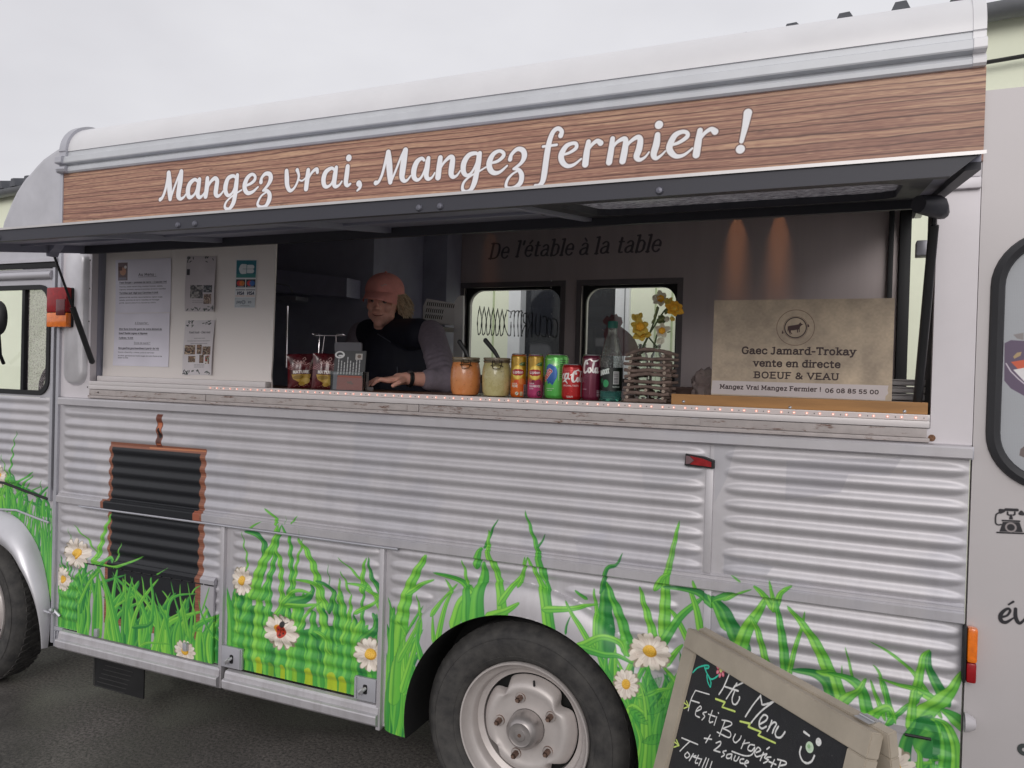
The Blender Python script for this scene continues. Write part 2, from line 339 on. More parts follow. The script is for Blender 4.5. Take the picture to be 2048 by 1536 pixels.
# ---------------------------------------------------------------- mesh helpers
class MB:
    def __init__(s): s.v = []; s.f = []; s.uv = None
    def add(s, v, f):
        o = len(s.v); s.v += [tuple(map(float, p)) for p in v]; s.f += [tuple(i+o for i in q) for q in f]; return s
    def box(s, x0, x1, y0, y1, z0, z1, bev=0.):
        if bev <= 0:
            v = [(x, y, z) for x in (x0, x1) for y in (y0, y1) for z in (z0, z1)]
            return s.add(v, [(0, 1, 3, 2), (4, 6, 7, 5), (0, 4, 5, 1), (2, 3, 7, 6), (0, 2, 6, 4), (1, 5, 7, 3)])
        bm = bmesh.new(); bmesh.ops.create_cube(bm, size=1)
        for q in bm.verts: q.co = Vector(((x0+x1)/2+q.co.x*(x1-x0), (y0+y1)/2+q.co.y*(y1-y0), (z0+z1)/2+q.co.z*(z1-z0)))
        bmesh.ops.bevel(bm, geom=bm.edges[:], offset=min(bev, .45*min(x1-x0, y1-y0, z1-z0)), segments=2, affect='EDGES', profile=.6)
        return s.bm(bm)
    def bm(s, bm, M=None):
        bm.verts.index_update()
        s.add([(M @ q.co if M else q.co) for q in bm.verts], [[q.index for q in f.verts] for f in bm.faces]); bm.free(); return s
    def tube(s, P, r, n=8, closed=False, caps=True):
        P = [Vector(p) for p in P]; k = len(P); rs = r if hasattr(r, '__len__') else [r]*k
        up = None; vs = []
        for i, p in enumerate(P):
            a = P[(i-1) % k] if (closed or i > 0) else P[i]; b = P[(i+1) % k] if (closed or i < k-1) else P[i]
            t = (b-a)
            if t.length < 1e-9: t = Vector((0, 0, 1))
            t.normalize()
            if up is None: up = Vector((0, 0, 1)) if abs(t.z) < .9 else Vector((1, 0, 0))
            x = t.cross(up)
            if x.length < 1e-6: x = t.cross(Vector((0, 1, 0)))
            x.normalize(); up = x.cross(t).normalized()
            for j in range(n):
                an = 2*math.pi*j/n; vs.append(p+(x*math.cos(an)+up*math.sin(an))*rs[i])
        fs = []
        for i in range(k if closed else k-1):
            for j in range(n):
                a, b = i*n+j, i*n+(j+1) % n; c, d = ((i+1) % k)*n+(j+1) % n, ((i+1) % k)*n+j
                fs.append((a, b, c, d))
        if caps and not closed: fs += [tuple(range(n))[::-1], tuple((k-1)*n+j for j in range(n))]
        return s.add(vs, fs)
    def lathe(s, prof, c=(0, 0, 0), axis='z', n=32, caps=False, uv=False, phase=0.):
        """prof: (r, h) list; axis z up, or y (into the van)"""
        vs = []; cx, cy, cz = c
        for r_, h_ in prof:
            for j in range(n):
                an = 2*math.pi*j/n+phase; x, y = r_*math.cos(an), r_*math.sin(an)
                vs.append((cx+x, cy+y, cz+h_) if axis == 'z' else ((cx+x, cy+h_, cz+y) if axis == 'y' else (cx+h_, cy+x, cz+y)))
        fs = []
        for i in range(len(prof)-1):
            for j in range(n):
                a, b = i*n+j, i*n+(j+1) % n; q = (a, b, b+n, a+n)
                fs.append(q if axis != 'y' else q[::-1])
        if caps: fs += [tuple(range(n))[::-1], tuple((len(prof)-1)*n+j for j in range(n))]
        return s.add(vs, fs)
    def sphere(s, c, r, n=12, m=8, M=None):
        rx, ry, rz = r if hasattr(r, '__len__') else (r, r, r); vs = []; c = Vector(c)
        vs.append(Vector((0, 0, rz)))
        for i in range(1, m):
            t = math.pi*i/m
            for j in range(n): vs.append(Vector((rx*math.sin(t)*math.cos(2*math.pi*j/n), ry*math.sin(t)*math.sin(2*math.pi*j/n), rz*math.cos(t))))
        vs.append(Vector((0, 0, -rz))); fs = []
        for j in range(n): fs.append((0, 1+j, 1+(j+1) % n))
        for i in range(m-2):
            for j in range(n):
                a, b = 1+i*n+j, 1+i*n+(j+1) % n; fs.append((a, a+n, b+n, b))
        l = 1+(m-1)*n
        for j in range(n): fs.append((l, l-n+(j+1) % n, l-n+j))
        if M: vs = [M @ v for v in vs]
        return s.add([v+c for v in vs], fs)
    def prism(s, poly, y0, y1, M=None):
        """polygon in (x,z), extruded along y"""
        n = len(poly); ar = sum(poly[i][0]*poly[(i+1) % n][1]-poly[(i+1) % n][0]*poly[i][1] for i in range(n))
        if ar < 0: poly = poly[::-1]
        v = [(p[0], y0, p[1]) for p in poly]+[(p[0], y1, p[1]) for p in poly]
        f = [tuple(range(n)), tuple(range(2*n-1, n-1, -1))]+[((i+1) % n, i, i+n, (i+1) % n+n) for i in range(n)]
        if M: v = [M @ Vector(p) for p in v]
        return s.add(v, f)
    def xprism(s, prof, x0, x1, cap=True, bend=0):
        """profile in (y,z) extruded along x"""
        n = len(prof); v = [(x0, p[0], p[1]) for p in prof]+[(x1, p[0], p[1]) for p in prof]
        f = [(i, (i+1) % n, (i+1) % n+n, i+n) for i in range(n)]
        if cap: f += [tuple(range(n))[::-1], tuple(range(n, 2*n))]
        return s.add(v, f)
    def frame(s, outer, inner, y0, y1):
        """ring between two polygons with equal counts, in (x,z)"""
        n = len(outer); v = [(p[0], y0, p[1]) for p in outer]+[(p[0], y0, p[1]) for p in inner]+[(p[0], y1, p[1]) for p in outer]+[(p[0], y1, p[1]) for p in inner]
        f = []
        for i in range(n):
            j = (i+1) % n
            f += [(i, j, n+j, n+i), (2*n+j, 2*n+i, 3*n+i, 3*n+j), (j, i, 2*n+i, 2*n+j), (n+i, n+j, 3*n+j, 3*n+i)]
        return s.add(v, f)
    def build(s, name, m, parent=None, smooth=False, uv=None, loc=None, angle=40, kind=None, label=None):
        me = bpy.data.meshes.new(name); me.from_pydata(s.v, [], s.f); me.validate()
        bm = bmesh.new(); bm.from_mesh(me)
        if uv is None: bmesh.ops.recalc_face_normals(bm, faces=bm.faces[:])
        bm.to_mesh(me); bm.free()
        if uv is not None:
            l = me.uv_layers.new(name='UVMap')
            for lp in me.loops:
                co = me.vertices[lp.vertex_index].co; l.data[lp.index].uv = uv(co)
        if isinstance(m, (list, tuple)):
            for q in m: me.materials.append(q)
        else: me.materials.append(m)
        if smooth:
            me.polygons.foreach_set('use_smooth', [True]*len(me.polygons))
            try: me.set_sharp_from_angle(angle=R(angle))
            except Exception: pass
        o = bpy.data.objects.new(name, me); COL.objects.link(o)
        if parent:
            o.parent = parent; o.matrix_parent_inverse = Matrix.Translation(-gloc(parent))
        elif loc is not None: pass
        if kind: o['kind'] = kind
        if label: o['label'] = label
        return o
def gloc(o):
    v = Vector(o.location)
    while o.parent:
        v = v + Vector(o.matrix_parent_inverse.translation) + Vector(o.parent.location); o = o.parent
    return v
def thing(name, label, cat, loc=(0, 0, 0), group=None):
    o = bpy.data.objects.new(name, None); COL.objects.link(o); o.location = loc; o.empty_display_size = .1
    o['label'] = label; o['category'] = cat
    if group: o['group'] = group
    return o
def tag(o, label, cat, group=None):
    o['label'] = label; o['category'] = cat
    if group: o['group'] = group
    return o
def dup(o, parent, off):
    c = o.copy(); COL.objects.link(c); c.parent = parent; c.location = Vector(o.location)+Vector(off); return c
def rrect(x0, z0, x1, z1, r, n=8):
    P = []
    for (cx, cz, a0) in ((x1-r, z1-r, 0), (x0+r, z1-r, 90), (x0+r, z0+r, 180), (x1-r, z0+r, 270)):
        for k in range(n+1):
            a = R(a0+90*k/n); P.append((cx+r*math.cos(a), cz+r*math.sin(a)))
    return P
# ================================================================ printed artwork
rng = np.random.default_rng(7); random.seed(7)
LM = [(144, 210, 80), (96, 182, 66)]; MM = [(110, 194, 76), (64, 154, 68)]; DM = [(76, 160, 72), (36, 120, 64)]
TONES = {'L': LM, 'M': MM, 'D': DM}
def blade_pts(pts, tip=True, base=1.):
    q = catmull(pts, 6); n = len(q)-1; r0 = max(p[2] for p in pts)
    o = []
    for i, p in enumerate(q):
        s_ = i/n; r_ = r0*((1-s_)**.5 if tip else 1)*1.12*(.3+.7*min(1, s_*6)); o.append((p[0], p[1], max(r_, .0004)))
    return o
# --- side artwork: x -3.68..0.30, z 0.26..1.36
SX0, SZ0, SW, SH = -3.68, .26, 3.99, 1.10
side = Canvas(SX0, SZ0, SW, SH, 760)
BLK = (27, 29, 34); BRN = (142, 90, 70)
def P_(*pts): return [S(*p) for p in pts]
# painted slate board
side.poly([(-2.825, 1.197), (-2.294, 1.199), (-2.294, .44), (-2.825, .44)], BRN)
for k in range(60):      # wood streaks of the painted frame
    z_ = .45+k*.0125
    side.line([(-2.825, z_), (-2.294, z_+.003)], (122, 74, 56) if k % 3 else (172, 116, 88), r=.0012)
side.poly([(-2.808, 1.176), (-2.322, 1.178), (-2.322, .47), (-2.808, .47)], BLK)
side.poly([(-2.562, 1.324), (-2.53, 1.324), (-2.53, 1.19), (-2.562, 1.19)], (112, 60, 44))
side.poly([(-2.557, 1.29), (-2.535, 1.29), (-2.535, 1.2), (-2.557, 1.2)], (190, 112, 78))
side.poly([(-2.558, 1.245), (-2.536, 1.245), (-2.536, 1.205), (-2.558, 1.205)], (90, 52, 42))
side.line([(-2.549, 1.262, .006), (-2.542, 1.236, .009)], (30, 22, 22))
side.line([(-2.6, 1.185), (-2.3, 1.19)], (196, 128, 92), r=.003)
side.poly([(-2.855, .955), (-2.823, .955), (-2.823, .915), (-2.855, .915)], BRN)
side.poly([(-2.838, .95), (-2.70, .95), (-2.70, .916), (-2.838, .916)], BLK)
side.poly([(-2.34, .955), (-2.305, .955), (-2.305, .915), (-2.34, .915)], (160, 92, 70))

def fill(x0, x1, zb, top, n, seed, rmin=.005, rmax=.012, dark=.4, lean=.06, zb1=None, xclip=True):
    n = int(n*.62); rmin *= 1.5; rmax *= 1.7
    rg = random.Random(seed); bl = []
    for i in range(n):
        x = rg.uniform(x0, x1); b = zb if zb1 is None else zb+(zb1-zb)*(x-x0)/(x1-x0)
        t = top(x)+rg.uniform(-.10, .045); l = rg.gauss(0, lean); h = max(.05, t-b)
        pts = [(x, b-.02, rg.uniform(rmin, rmax)), (x-l*.25, b+h*.35, .006), (x+l*.1, b+h*.7, .005), (x+l, b+h, .004)]
        tone = 'D' if i < n*dark else rg.choice('LMM')
        bl.append((tone, pts))
    for tone, pts in bl:
        side.blade(blade_pts(pts), TONES[tone], k_edge=.38, k_rib=.2)
def interp(*kn):
    xs = [k[0] for k in kn]; ys = [k[1] for k in kn]
    return lambda x: float(np.interp(x, xs, ys))
def clipbox(x0, z0, x1, z1, arch=False):
    m = np.zeros((side.H, side.W), np.float32)
    a, c = side.px(x0, z0); b, d = side.px(x1, z1)
    m[max(0, int(c)):int(d)+1, max(0, int(a)):int(b)+1] = 1
    side.clip = m
def bl(T, txt, tip=True):
    for ln in txt.strip().split('\n'):
        q = ln.split()
        if not q: continue
        r_ = float(q[1]); P = [T(*map(float, t.split(',')), r_) for t in q[2:]]
        if r_ >= 15:
            dx, dz = P[0][0]-P[1][0], P[0][1]-P[1][1]; L = math.hypot(dx, dz)+1e-6; k = .035/L; P = [(P[0][0]+dx*k, P[0][1]+dz*k, P[0][2])]+P
        side.blade(blade_pts(P, tip), TONES[q[0]])
def daisy(px, py, rx, ry, n=15, rot=0., heart=True, seed=0):
    x, z = S(px, py); a = S(px+rx, py); b = S(px, py-ry); RX, RZ = abs(a[0]-x), abs(b[1]-z); rg = random.Random(seed+px)
    for sh in (1, 0):
        for k in range(n):
            t = 2*math.pi*k/n+rot+rg.uniform(-.08, .08); f = rg.uniform(.9, 1.05)
            ax, az = x+RX*.2*math.cos(t), z+RZ*.2*math.sin(t); ex, ez = x+RX*f*math.cos(t), z+RZ*f*math.sin(t)
            w0 = .19*min(RX, RZ)
            col = (150, 140, 120) if sh else ((236, 226, 214) if k % 2 else (224, 212, 200))
            g = .0016 if sh else 0
            side.line([(ax, az, w0*.5+g), (ax+(ex-ax)*.6, az+(ez-az)*.6, w0+g), (ax+(ex-ax)*.85, az+(ez-az)*.85, w0*.8+g), (ex, ez, w0*.2+g)], col)
            if not sh: side.line([(ax, az), (ax+(ex-ax)*.6, az+(ez-az)*.6)], (196, 180, 168), r=.0006)
    if heart:
        side.ell(x, z, RX*.34, RZ*.34, (206, 150, 40)); side.ell(x-RX*.03, z+RZ*.04, RX*.29, RZ*.29, (238, 190, 74))
        for k in range(16):
            t = k*2.4; q = .25*math.sqrt(k/16); side.ell(x+RX*q*math.cos(t), z+RZ*q*math.sin(t), .0012, .0012, (196, 136, 34), n=8)

ZB1, ZB2, ZB3, ZB4, ZB5, ZB0 = Z(100, 1020, 4.8), Z(440, 1010, 3.84), Z(760, 1020, 3.34), Z(1040, 1020, 2.9775), Z(1400, 1150, 3.7926), Z(0, 860, 3.49)
# cab side
clipbox(-3.68, .84, -3.185, 1.4)
fill(-3.68, -3.2, .84, interp((-3.6, 1.0), (-3.35, .98), (-3.25, .93), (-3.2, .90)), 90, 3, .004, .009)
bl(ZB0, '''
M 10 60,440 70,330 90,200 100,110 125,5
L 7 95,430 60,350 40,260 10,170
M 9 100,400 140,360 200,320 245,290
M 5 285,450 290,400 292,350
M 6 60,420 90,370 150,350
L 8 0,460 30,400 60,380
''')
daisy(-2, 952, 15, 22, 15)
clipbox(-3.68, .26, -3.165, .905)
fill(-3.50, -3.17, .26, interp((-3.5, .90), (-3.17, .86)), 110, 5, .004, .009, lean=.05)
# left lower panel
clipbox(-3.13, .372, -2.205, .96)
fill(-3.13, -2.96, .36, interp((-3.13, .64), (-2.96, .66)), 70, 11, .004, .01)
fill(-2.98, -2.21, .36, interp((-2.98, .66), (-2.82, .70), (-2.7, .62), (-2.45, .58), (-2.21, .60)), 150, 12, .005, .012, lean=.07)
bl(ZB1, '''
D 30 340,900 370,760 430,650 510,585
D 26 740,1270 740,1000 780,800 830,650
L 26 790,1300 830,1060 900,880 1000,740 1075,650
L 24 660,1280 610,980 560,760 520,560
M 30 710,1290 650,1000 590,760 500,540
M 24 450,1220 455,950 475,750 490,560
L 14 400,1210 400,950 430,700 440,560
L 16 340,830 400,700 470,610 520,560
M 14 330,760 360,640 450,560
L 34 470,440 500,330 540,180 605,30
L 10 475,440 380,290 300,210 230,140
L 5 205,320 200,240 180,170
L 18 500,500 640,540 780,500 912,440
M 22 540,500 590,455 640,500
L 12 650,490 665,420 690,310
L 9 650,460 660,430 655,395
L 7 1060,610 1100,590 1145,550
L 26 1060,1350 1100,1150 1130,1000 1060,860
M 16 1290,1250 1270,1000 1230,850 1190,675
L 14 1340,1200 1300,950 1280,820 1280,700
M 20 1150,1050 1180,880 1260,810 1440,795
M 20 1190,1350 1140,1050 1090,940 1040,780
L 14 1370,1230 1330,1000 1300,850
L 12 1410,1200 1420,1000 1380,850 1350,680
L 10 1390,800 1420,750 1475,715
L 10 1490,960 1530,830 1560,730
M 16 1590,1200 1530,1100 1480,970 1455,850
L 12 1520,1400 1500,1250 1480,1160 1400,1150
M 24 760,1100 770,900 800,750 825,635
L 10 765,900 755,700 752,600
L 12 880,960 850,780 800,620
M 22 1000,1100 1020,850 1000,680 1005,640
L 10 940,860 925,700 910,625
L 10 1180,860 1130,790 1105,765
L 10 1130,900 1160,840 1190,780
L 14 870,1320 950,1270 1050,1265 1195,1277
D 18 880,1110 960,1100 1010,1060 1030,1000
M 14 330,1200 350,1050 340,900
''')
daisy(157, 1107, 28, 29); daisy(127, 1158, 16, 23); daisy(376, 1300, 21, 22)
# middle lower panel
clipbox(-2.175, .368, -1.482, 1.02)
side.poly([(-2.17, .37), (-1.48, .37), (-1.48, .58), (-1.62, .62), (-1.8, .57), (-2.0, .63), (-2.17, .60)], (58, 140, 66))
fill(-2.17, -1.49, .36, interp((-2.17, .70), (-2.0, .74), (-1.8, .66), (-1.6, .72), (-1.49, .66)), 84, 21, .008, .019, dark=.45, lean=.03)
bl(ZB2, '''
L 10 200,540 215,420 190,300 175,200
D 34 330,480 350,330 300,230 190,200
L 9 240,190 290,150 345,122
L 50 270,640 330,460 400,330 480,140
M 30 350,660 410,480 440,300 500,150
L 14 460,150 430,90 340,25
L 26 480,700 470,450 440,350 430,290
M 26 560,640 550,420 540,250 500,140
L 16 580,560 600,420 630,320 640,260
L 40 780,700 740,520 680,370 600,250
L 8 515,140 515,80
L 8 560,140 580,110 605,82
D 5 635,225 635,185
L 26 800,730 760,640 700,590 580,570
D 26 860,760 880,680 820,610 740,580
D 38 585,740 660,720 715,670 700,610
L 24 440,840 500,730 590,655 720,680
L 22 560,770 640,770 760,760
M 5 850,620 840,540 830,455
L 12 1000,680 970,590 930,505
L 18 1240,840 1180,680 1080,560 910,400
D 26 1215,630 1165,540 1140,400
L 26 1100,600 1105,500 1125,405
L 18 1200,690 1090,620 970,600
M 20 1100,900 1100,740 1130,600
L 18 1090,800 1200,740 1245,610
L 30 960,1000 1000,850 1010,680
M 30 900,1000 890,820 880,650
L 16 920,660 925,610 915,560
D 20 760,1120 740,1040 705,980
L 26 830,1080 800,1000 720,960
M 30 360,1100 380,850 390,640 375,520
L 30 140,900 130,800 120,660
D 36 1120,1020 1190,960 1200,880 1170,830
L 20 640,900 680,820 780,740
M 16 1150,1240 1130,1150 1120,1100
''')
for (X, Y, rr_) in ((300, 1290, 28), (390, 1330, 26), (480, 1345, 22), (570, 1370, 24), (680, 1385, 36), (860, 1430, 46), (940, 1450, 36)):
    p = ZB2(X, Y, rr_); side.line([(p[0], p[1]+.05, p[2]*.9), (p[0], p[1]-.004, p[2])], (170, 196, 40, 130) if X % 20 else (196, 200, 36, 190))
daisy(485, 1161, 20, 28); daisy(742, 1308, 33, 33); daisy(563, 1263, 34, 34, 16, heart=False)
x_, z_ = S(563, 1262); side.ell(x_-.012, z_+.006, .02, .018, (222, 150, 50)); side.ell(x_, z_, .022, .026, (184, 56, 34), rot=-.5)
side.ell(x_+.006, z_+.026, .012, .011, (34, 30, 32)); side.line([(x_-.012, z_-.02), (x_+.008, z_+.022)], (60, 20, 18), r=.0012)
for dx, dz in ((-.012, .004), (.008, -.008), (-.004, -.016), (.012, .008)): side.ell(x_+dx, z_+dz, .0035, .004, (46, 20, 20), n=10)
side.line([(x_+.008, z_+.034), (x_-.004, z_+.048)], (40, 30, 30), r=.001); side.line([(x_+.014, z_+.03), (x_+.03, z_+.036)], (40, 30, 30), r=.001)
# right of the sliding doors and over the arch
clipbox(-1.447, .26, .30, 1.30)
fill(-1.447, -1.32, .30, interp((-1.447, .70), (-1.39, .74), (-1.33, .50)), 46, 31, .006, .012, lean=.03)
fill(-1.35, -1.25, .45, interp((-1.35, .60), (-1.25, .62)), 14, 32, .005, .01, lean=.02)
fill(-.66, -.36, .26, interp((-.72, .66), (-.62, .68), (-.5, .66), (-.36, .70)), 120, 33, .006, .012, lean=.06)
bl(ZB3, '''
L 62 120,1180 130,900 170,620 240,430 318,295
M 30 60,1380 70,1000 80,760 100,640
L 22 200,1000 180,850 120,740
L 20 230,530 290,490 365,465
L 22 180,940 240,830 270,740 250,560
L 26 200,1130 260,930 300,760 265,680
M 24 300,920 280,840 290,720
L 20 400,640 440,580 520,490
L 22 430,800 460,640 480,540 435,460
L 16 390,800 385,740 380,680
L 40 540,710 570,600 640,540 575,500
M 38 610,690 600,560 540,470 360,415
L 14 590,500 575,420 550,330
M 58 680,670 680,540 700,440 700,345
M 30 665,320 680,270 690,250
D 14 705,250 725,210 745,150 790,60
L 26 770,370 740,300 730,220 730,130
L 40 850,670 830,540 790,450 765,360
L 24 860,560 900,500 960,420 985,300
L 34 800,680 880,650 960,600
''')
bl(ZB4, '''
M 24 215,690 195,560 160,430 110,300
L 30 190,690 160,520 110,400 60,270
M 26 140,360 120,280 100,210 30,0
D 8 110,220 130,190 155,140
L 14 0,450 20,390 60,270
D 60 520,760 510,620 510,520 505,410
M 40 640,780 600,640 550,520 515,420
D 16 500,430 530,340 580,320 612,255
L 20 470,760 460,640 450,540 440,465
L 22 220,575 330,575 470,560
M 14 400,530 360,500 330,475
L 20 440,780 380,680 330,610 280,530
D 8 295,720 300,670 320,615
L 40 860,700 865,560 870,450 890,330 950,60
L 22 840,420 860,390 900,370
L 30 800,760 760,620 735,540 715,450
L 24 1000,780 930,640 880,580
M 30 870,760 950,640 1040,560 1090,520
L 26 1070,690 1050,590 1020,500 1000,460
D 30 1130,540 1060,490 980,470 850,455
L 12 1050,460 1040,430 1035,410
M 34 1200,640 1160,560 1120,500
L 24 400,780 500,740 600,780 640,860
M 24 420,810 520,840 600,850 690,905
L 22 900,880 940,830 970,800
L 20 780,1080 850,1070 905,1060
L 34 660,1210 690,1150 740,1180 700,1140
L 30 770,1500 780,1300 760,1100 720,1000
M 40 830,1500 830,1300 850,1150
L 26 720,1500 740,1350 700,1230
''')
bl(ZB5, '''
D 70 300,520 240,380 180,260 90,160
M 30 180,160 120,180 90,200
L 62 300,560 360,400 440,280 520,140
L 34 520,190 470,120 410,70
L 22 560,190 545,110 525,40
L 30 590,190 620,120 700,75
L 16 260,150 320,120 400,95
L 8 310,45 270,20 235,0
M 44 650,740 630,520 600,330 570,170
L 24 680,720 720,550 770,400 795,270
L 54 990,760 900,560 800,400 660,230
L 30 500,650 440,430 400,340 380,310
L 12 1160,800 1130,660 1100,545
L 8 1075,760 1075,720 1075,680
D 60 1000,900 960,800 860,740 690,720
L 50 1060,900 1010,760 930,740 880,730
M 50 1260,1000 1220,860 1120,780 960,740
L 20 1440,1000 1380,840 1360,740 1310,680
M 30 1430,1000 1400,850 1370,780
L 22 1360,980 1320,880 1290,790
L 22 1770,980 1650,780 1500,630 1280,495
L 40 1630,900 1670,720 1690,620 1740,560
D 46 1830,890 1770,780 1730,680 1745,570
L 30 1700,900 1620,860 1500,830 1340,770
L 70 1740,1010 1850,930 1920,850 1985,730
M 24 1480,1060 1600,970 1690,900
L 40 1600,1060 1620,900 1640,860
L 40 1130,920 1200,870 1260,780
''')
fill(-.02, .288, .26, interp((-.02, .56), (.1, .55), (.288, .57)), 60, 41, .007, .015, lean=.08)
fill(-.33, .0, .26, interp((-.33, .60), (-.15, .56), (.0, .55)), 60, 42, .007, .015, lean=.08)
bl(ZB5, '''
D 60 1530,1464 1560,1250 1640,1120 1760,1060
D 110 1740,1240 1780,1180 1700,1120 1640,1200
L 50 1940,1464 1930,1280 1860,1130 1740,1080
M 50 1850,1464 1860,1300 1820,1150 1780,1100
L 40 1300,1060 1380,1010 1440,1010 1480,1100
M 50 1450,1300 1440,1180 1360,1120
L 24 1580,1420 1700,1405 1830,1400
M 60 1950,1100 1900,1060 1830,1020
L 30 1660,1464 1660,1340 1620,1290
''')
for (X, Y, a) in ((800, 1040, .9), (830, 1160, .7), (720, 1200, -.6), (810, 1340, .4)):   # thin drawn serrated leaves
    x, z = ZB4(X, Y)
    pts = [(x+.035*t*math.cos(a)-.014*math.sin(math.pi*(t+1)/2)*math.sin(a)*sg, z+.035*t*math.sin(a)+.014*math.sin(math.pi*(t+1)/2)*math.cos(a)*sg) for sg, rg_ in ((1, np.linspace(-1, 1, 9)), (-1, np.linspace(1, -1, 9))) for t in rg_]
    side.poly(pts, (70, 160, 66, 120)); side.line(pts+[pts[0]], (28, 100, 48, 150), r=.0006)
    for t in np.linspace(-.8, .8, 6): side.line([(x+.035*t*math.cos(a)-.012*math.sin(a), z+.035*t*math.sin(a)+.012*math.cos(a)), (x+.035*(t-.2)*math.cos(a), z+.035*(t-.2)*math.sin(a))], (28, 100, 48), r=.0006)
daisy(1300, 1302, 42, 36, 17); daisy(1258, 1360, 24, 29, 16); daisy(1786, 1530, 44, 46, 15)
side.clip = None
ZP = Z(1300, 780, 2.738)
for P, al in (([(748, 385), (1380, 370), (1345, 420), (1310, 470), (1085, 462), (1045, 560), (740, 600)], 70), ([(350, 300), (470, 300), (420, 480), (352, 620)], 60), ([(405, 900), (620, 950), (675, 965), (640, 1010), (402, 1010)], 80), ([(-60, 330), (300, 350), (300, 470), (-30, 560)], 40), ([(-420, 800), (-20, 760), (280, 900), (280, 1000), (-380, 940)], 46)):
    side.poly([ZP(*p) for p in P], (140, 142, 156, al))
# the grass print keeps the arch flare mostly bare
IMG_SIDE = side.image('side_artwork')

# --- printed timber fascia with script lettering
FX0, FZ0, FW, FH = -3.144, 2.098, 3.438, .240
fas = Canvas(FX0, FZ0, FW, FH, 1150); H_, W_ = fas.H, fas.W
g1 = vnoise(H_, W_, 80, 14, rng)*.36+vnoise(H_, W_, 170, 50, rng)*.3+vnoise(H_, W_, 270, 200, rng)*.34
warp = (vnoise(H_, W_, 6, 14, rng)-.5)*12+(vnoise(H_, W_, 10, 60, rng)-.5)*3
yy = np.arange(H_)[:, None]+warp
lines = [0, 26, 44, 74, 101, 122, 151, 168, 196, 214, 238, 258, 300]
tone = np.zeros((H_, W_)); ln_ = np.zeros((H_, W_))
for k in range(len(lines)-1):
    m = (yy >= lines[k]) & (yy < lines[k+1]); tone[m] = rng.uniform(-.6, .9)
    ln_ = np.maximum(ln_, np.exp(-((yy-lines[k])/1.9)**2)*(.6+.5*vnoise(1, W_, 1, 22, rng)))
rings = .5+.5*np.sin((np.arange(H_)[:, None]+warp*2.2+(vnoise(H_, W_, 5, 9, rng)-.5)*40)*.75)
mix_ = np.clip(.5+.5*(g1-.5)*2.4+.30*tone*(.4+vnoise(H_, W_, 3, 12, rng))+.05*(rings-.5), 0, 1)[..., None]
c1, c2, c3 = np.array([112, 76, 68])/255, np.array([158, 116, 98])/255, np.array([200, 162, 132])/255
wd_ = np.where(mix_ < .5, c1+(c2-c1)*mix_*2, c2+(c3-c2)*(mix_-.5)*2)
wd_ = wd_*(1-.8*ln_[..., None])+np.array([.27, .17, .15])*.8*ln_[..., None]
for kx, kz in ((-2.86, 2.2), (-2.95, 2.13), (-1.95, 2.13), (-1.2, 2.2), (-.7, 2.12), (-.25, 2.23), (-2.3, 2.29)):
    a, b = fas.px(kx, kz); X, Y = np.meshgrid((np.arange(W_)-a)/34, (np.arange(H_)-b)/7); q = np.hypot(X, Y)
    wd_ *= (1-.22*np.exp(-(q/1.0)**2)[..., None]*(.6+.4*np.sin(q*9))[..., None])
fas.a[..., :3] = wd_; fas.a[..., 3] = 1
SCR = []
ZA = Z(300, 200, 4.096); ZBn = Z(720, 200, 5.12); ZC = Z(1060, 200, 4.267)
def sc(T, *strokes):
    for st in strokes:
        pts = [tuple(map(float, t.split(','))) for t in st.split()]
        SCR.append([T(*p) for p in pts])
sc(ZA, '93,818,11 112,800,9 135,740,9 152,660,9 163,603,13', '163,603,15 168,680,18 172,760,17 175,812,13', '177,812,8 205,730,7 240,640,8 265,592,12',
   '266,592,15 258,670,18 247,740,17 243,790,16 260,812,10 285,800,7 303,775,5',
   '405,672,9 375,655,10 335,690,14 320,745,16 327,792,14 350,797,9 380,765,7 403,700,7', '415,655,13 405,720,16 400,775,15 415,800,11 440,785,7 460,755,5',
   '480,645,13 475,720,16 465,790,15', '475,735,6 505,675,9 540,645,12 560,665,14 553,720,16 548,770,15 565,790,10 590,775,7 608,750,5',
   '715,640,8 690,625,10 650,645,13 630,700,16 628,750,15 650,785,10 685,760,7 713,690,7', '725,620,12 715,700,16 705,790,15 690,850,14 660,893,10 632,893,9 622,870,8 640,830,6 690,785,5 760,740,4',
   '790,705,7 830,690,8 865,660,10 870,628,9 845,612,9 810,638,13 787,690,16 787,735,15 810,765,12 850,755,9 895,715,5',
   '918,675,13 925,640,9 955,608,11 990,612,14 998,650,15 975,700,10 935,745,6', '935,745,6 965,745,10 988,775,14 985,820,15 960,868,11 925,880,9 897,870,9 892,845,8 920,790,6 965,755,5',
   '1128,585,13 1130,640,16 1133,700,15 1152,742,12 1180,735,8 1210,690,7 1228,630,8 1220,590,10 1215,578,12', '1225,655,5 1255,665,5 1285,640,5',
   '1305,578,13 1297,650,16 1287,730,15', '1297,675,6 1320,620,7 1350,582,9 1375,572,12 1380,596,10',
   '1518,575,8 1495,562,10 1450,592,14 1430,650,16 1437,702,14 1465,713,9 1500,680,7 1518,610,6', '1535,557,12 1524,620,16 1517,690,15 1530,712,11 1558,700,7 1580,670,5',
   '1628,548,14 1621,610,16 1613,680,15 1626,703,11 1650,690,6', '1637,478,20', '1720,688,19 1732,703,11 1725,725,9 1705,746,5')
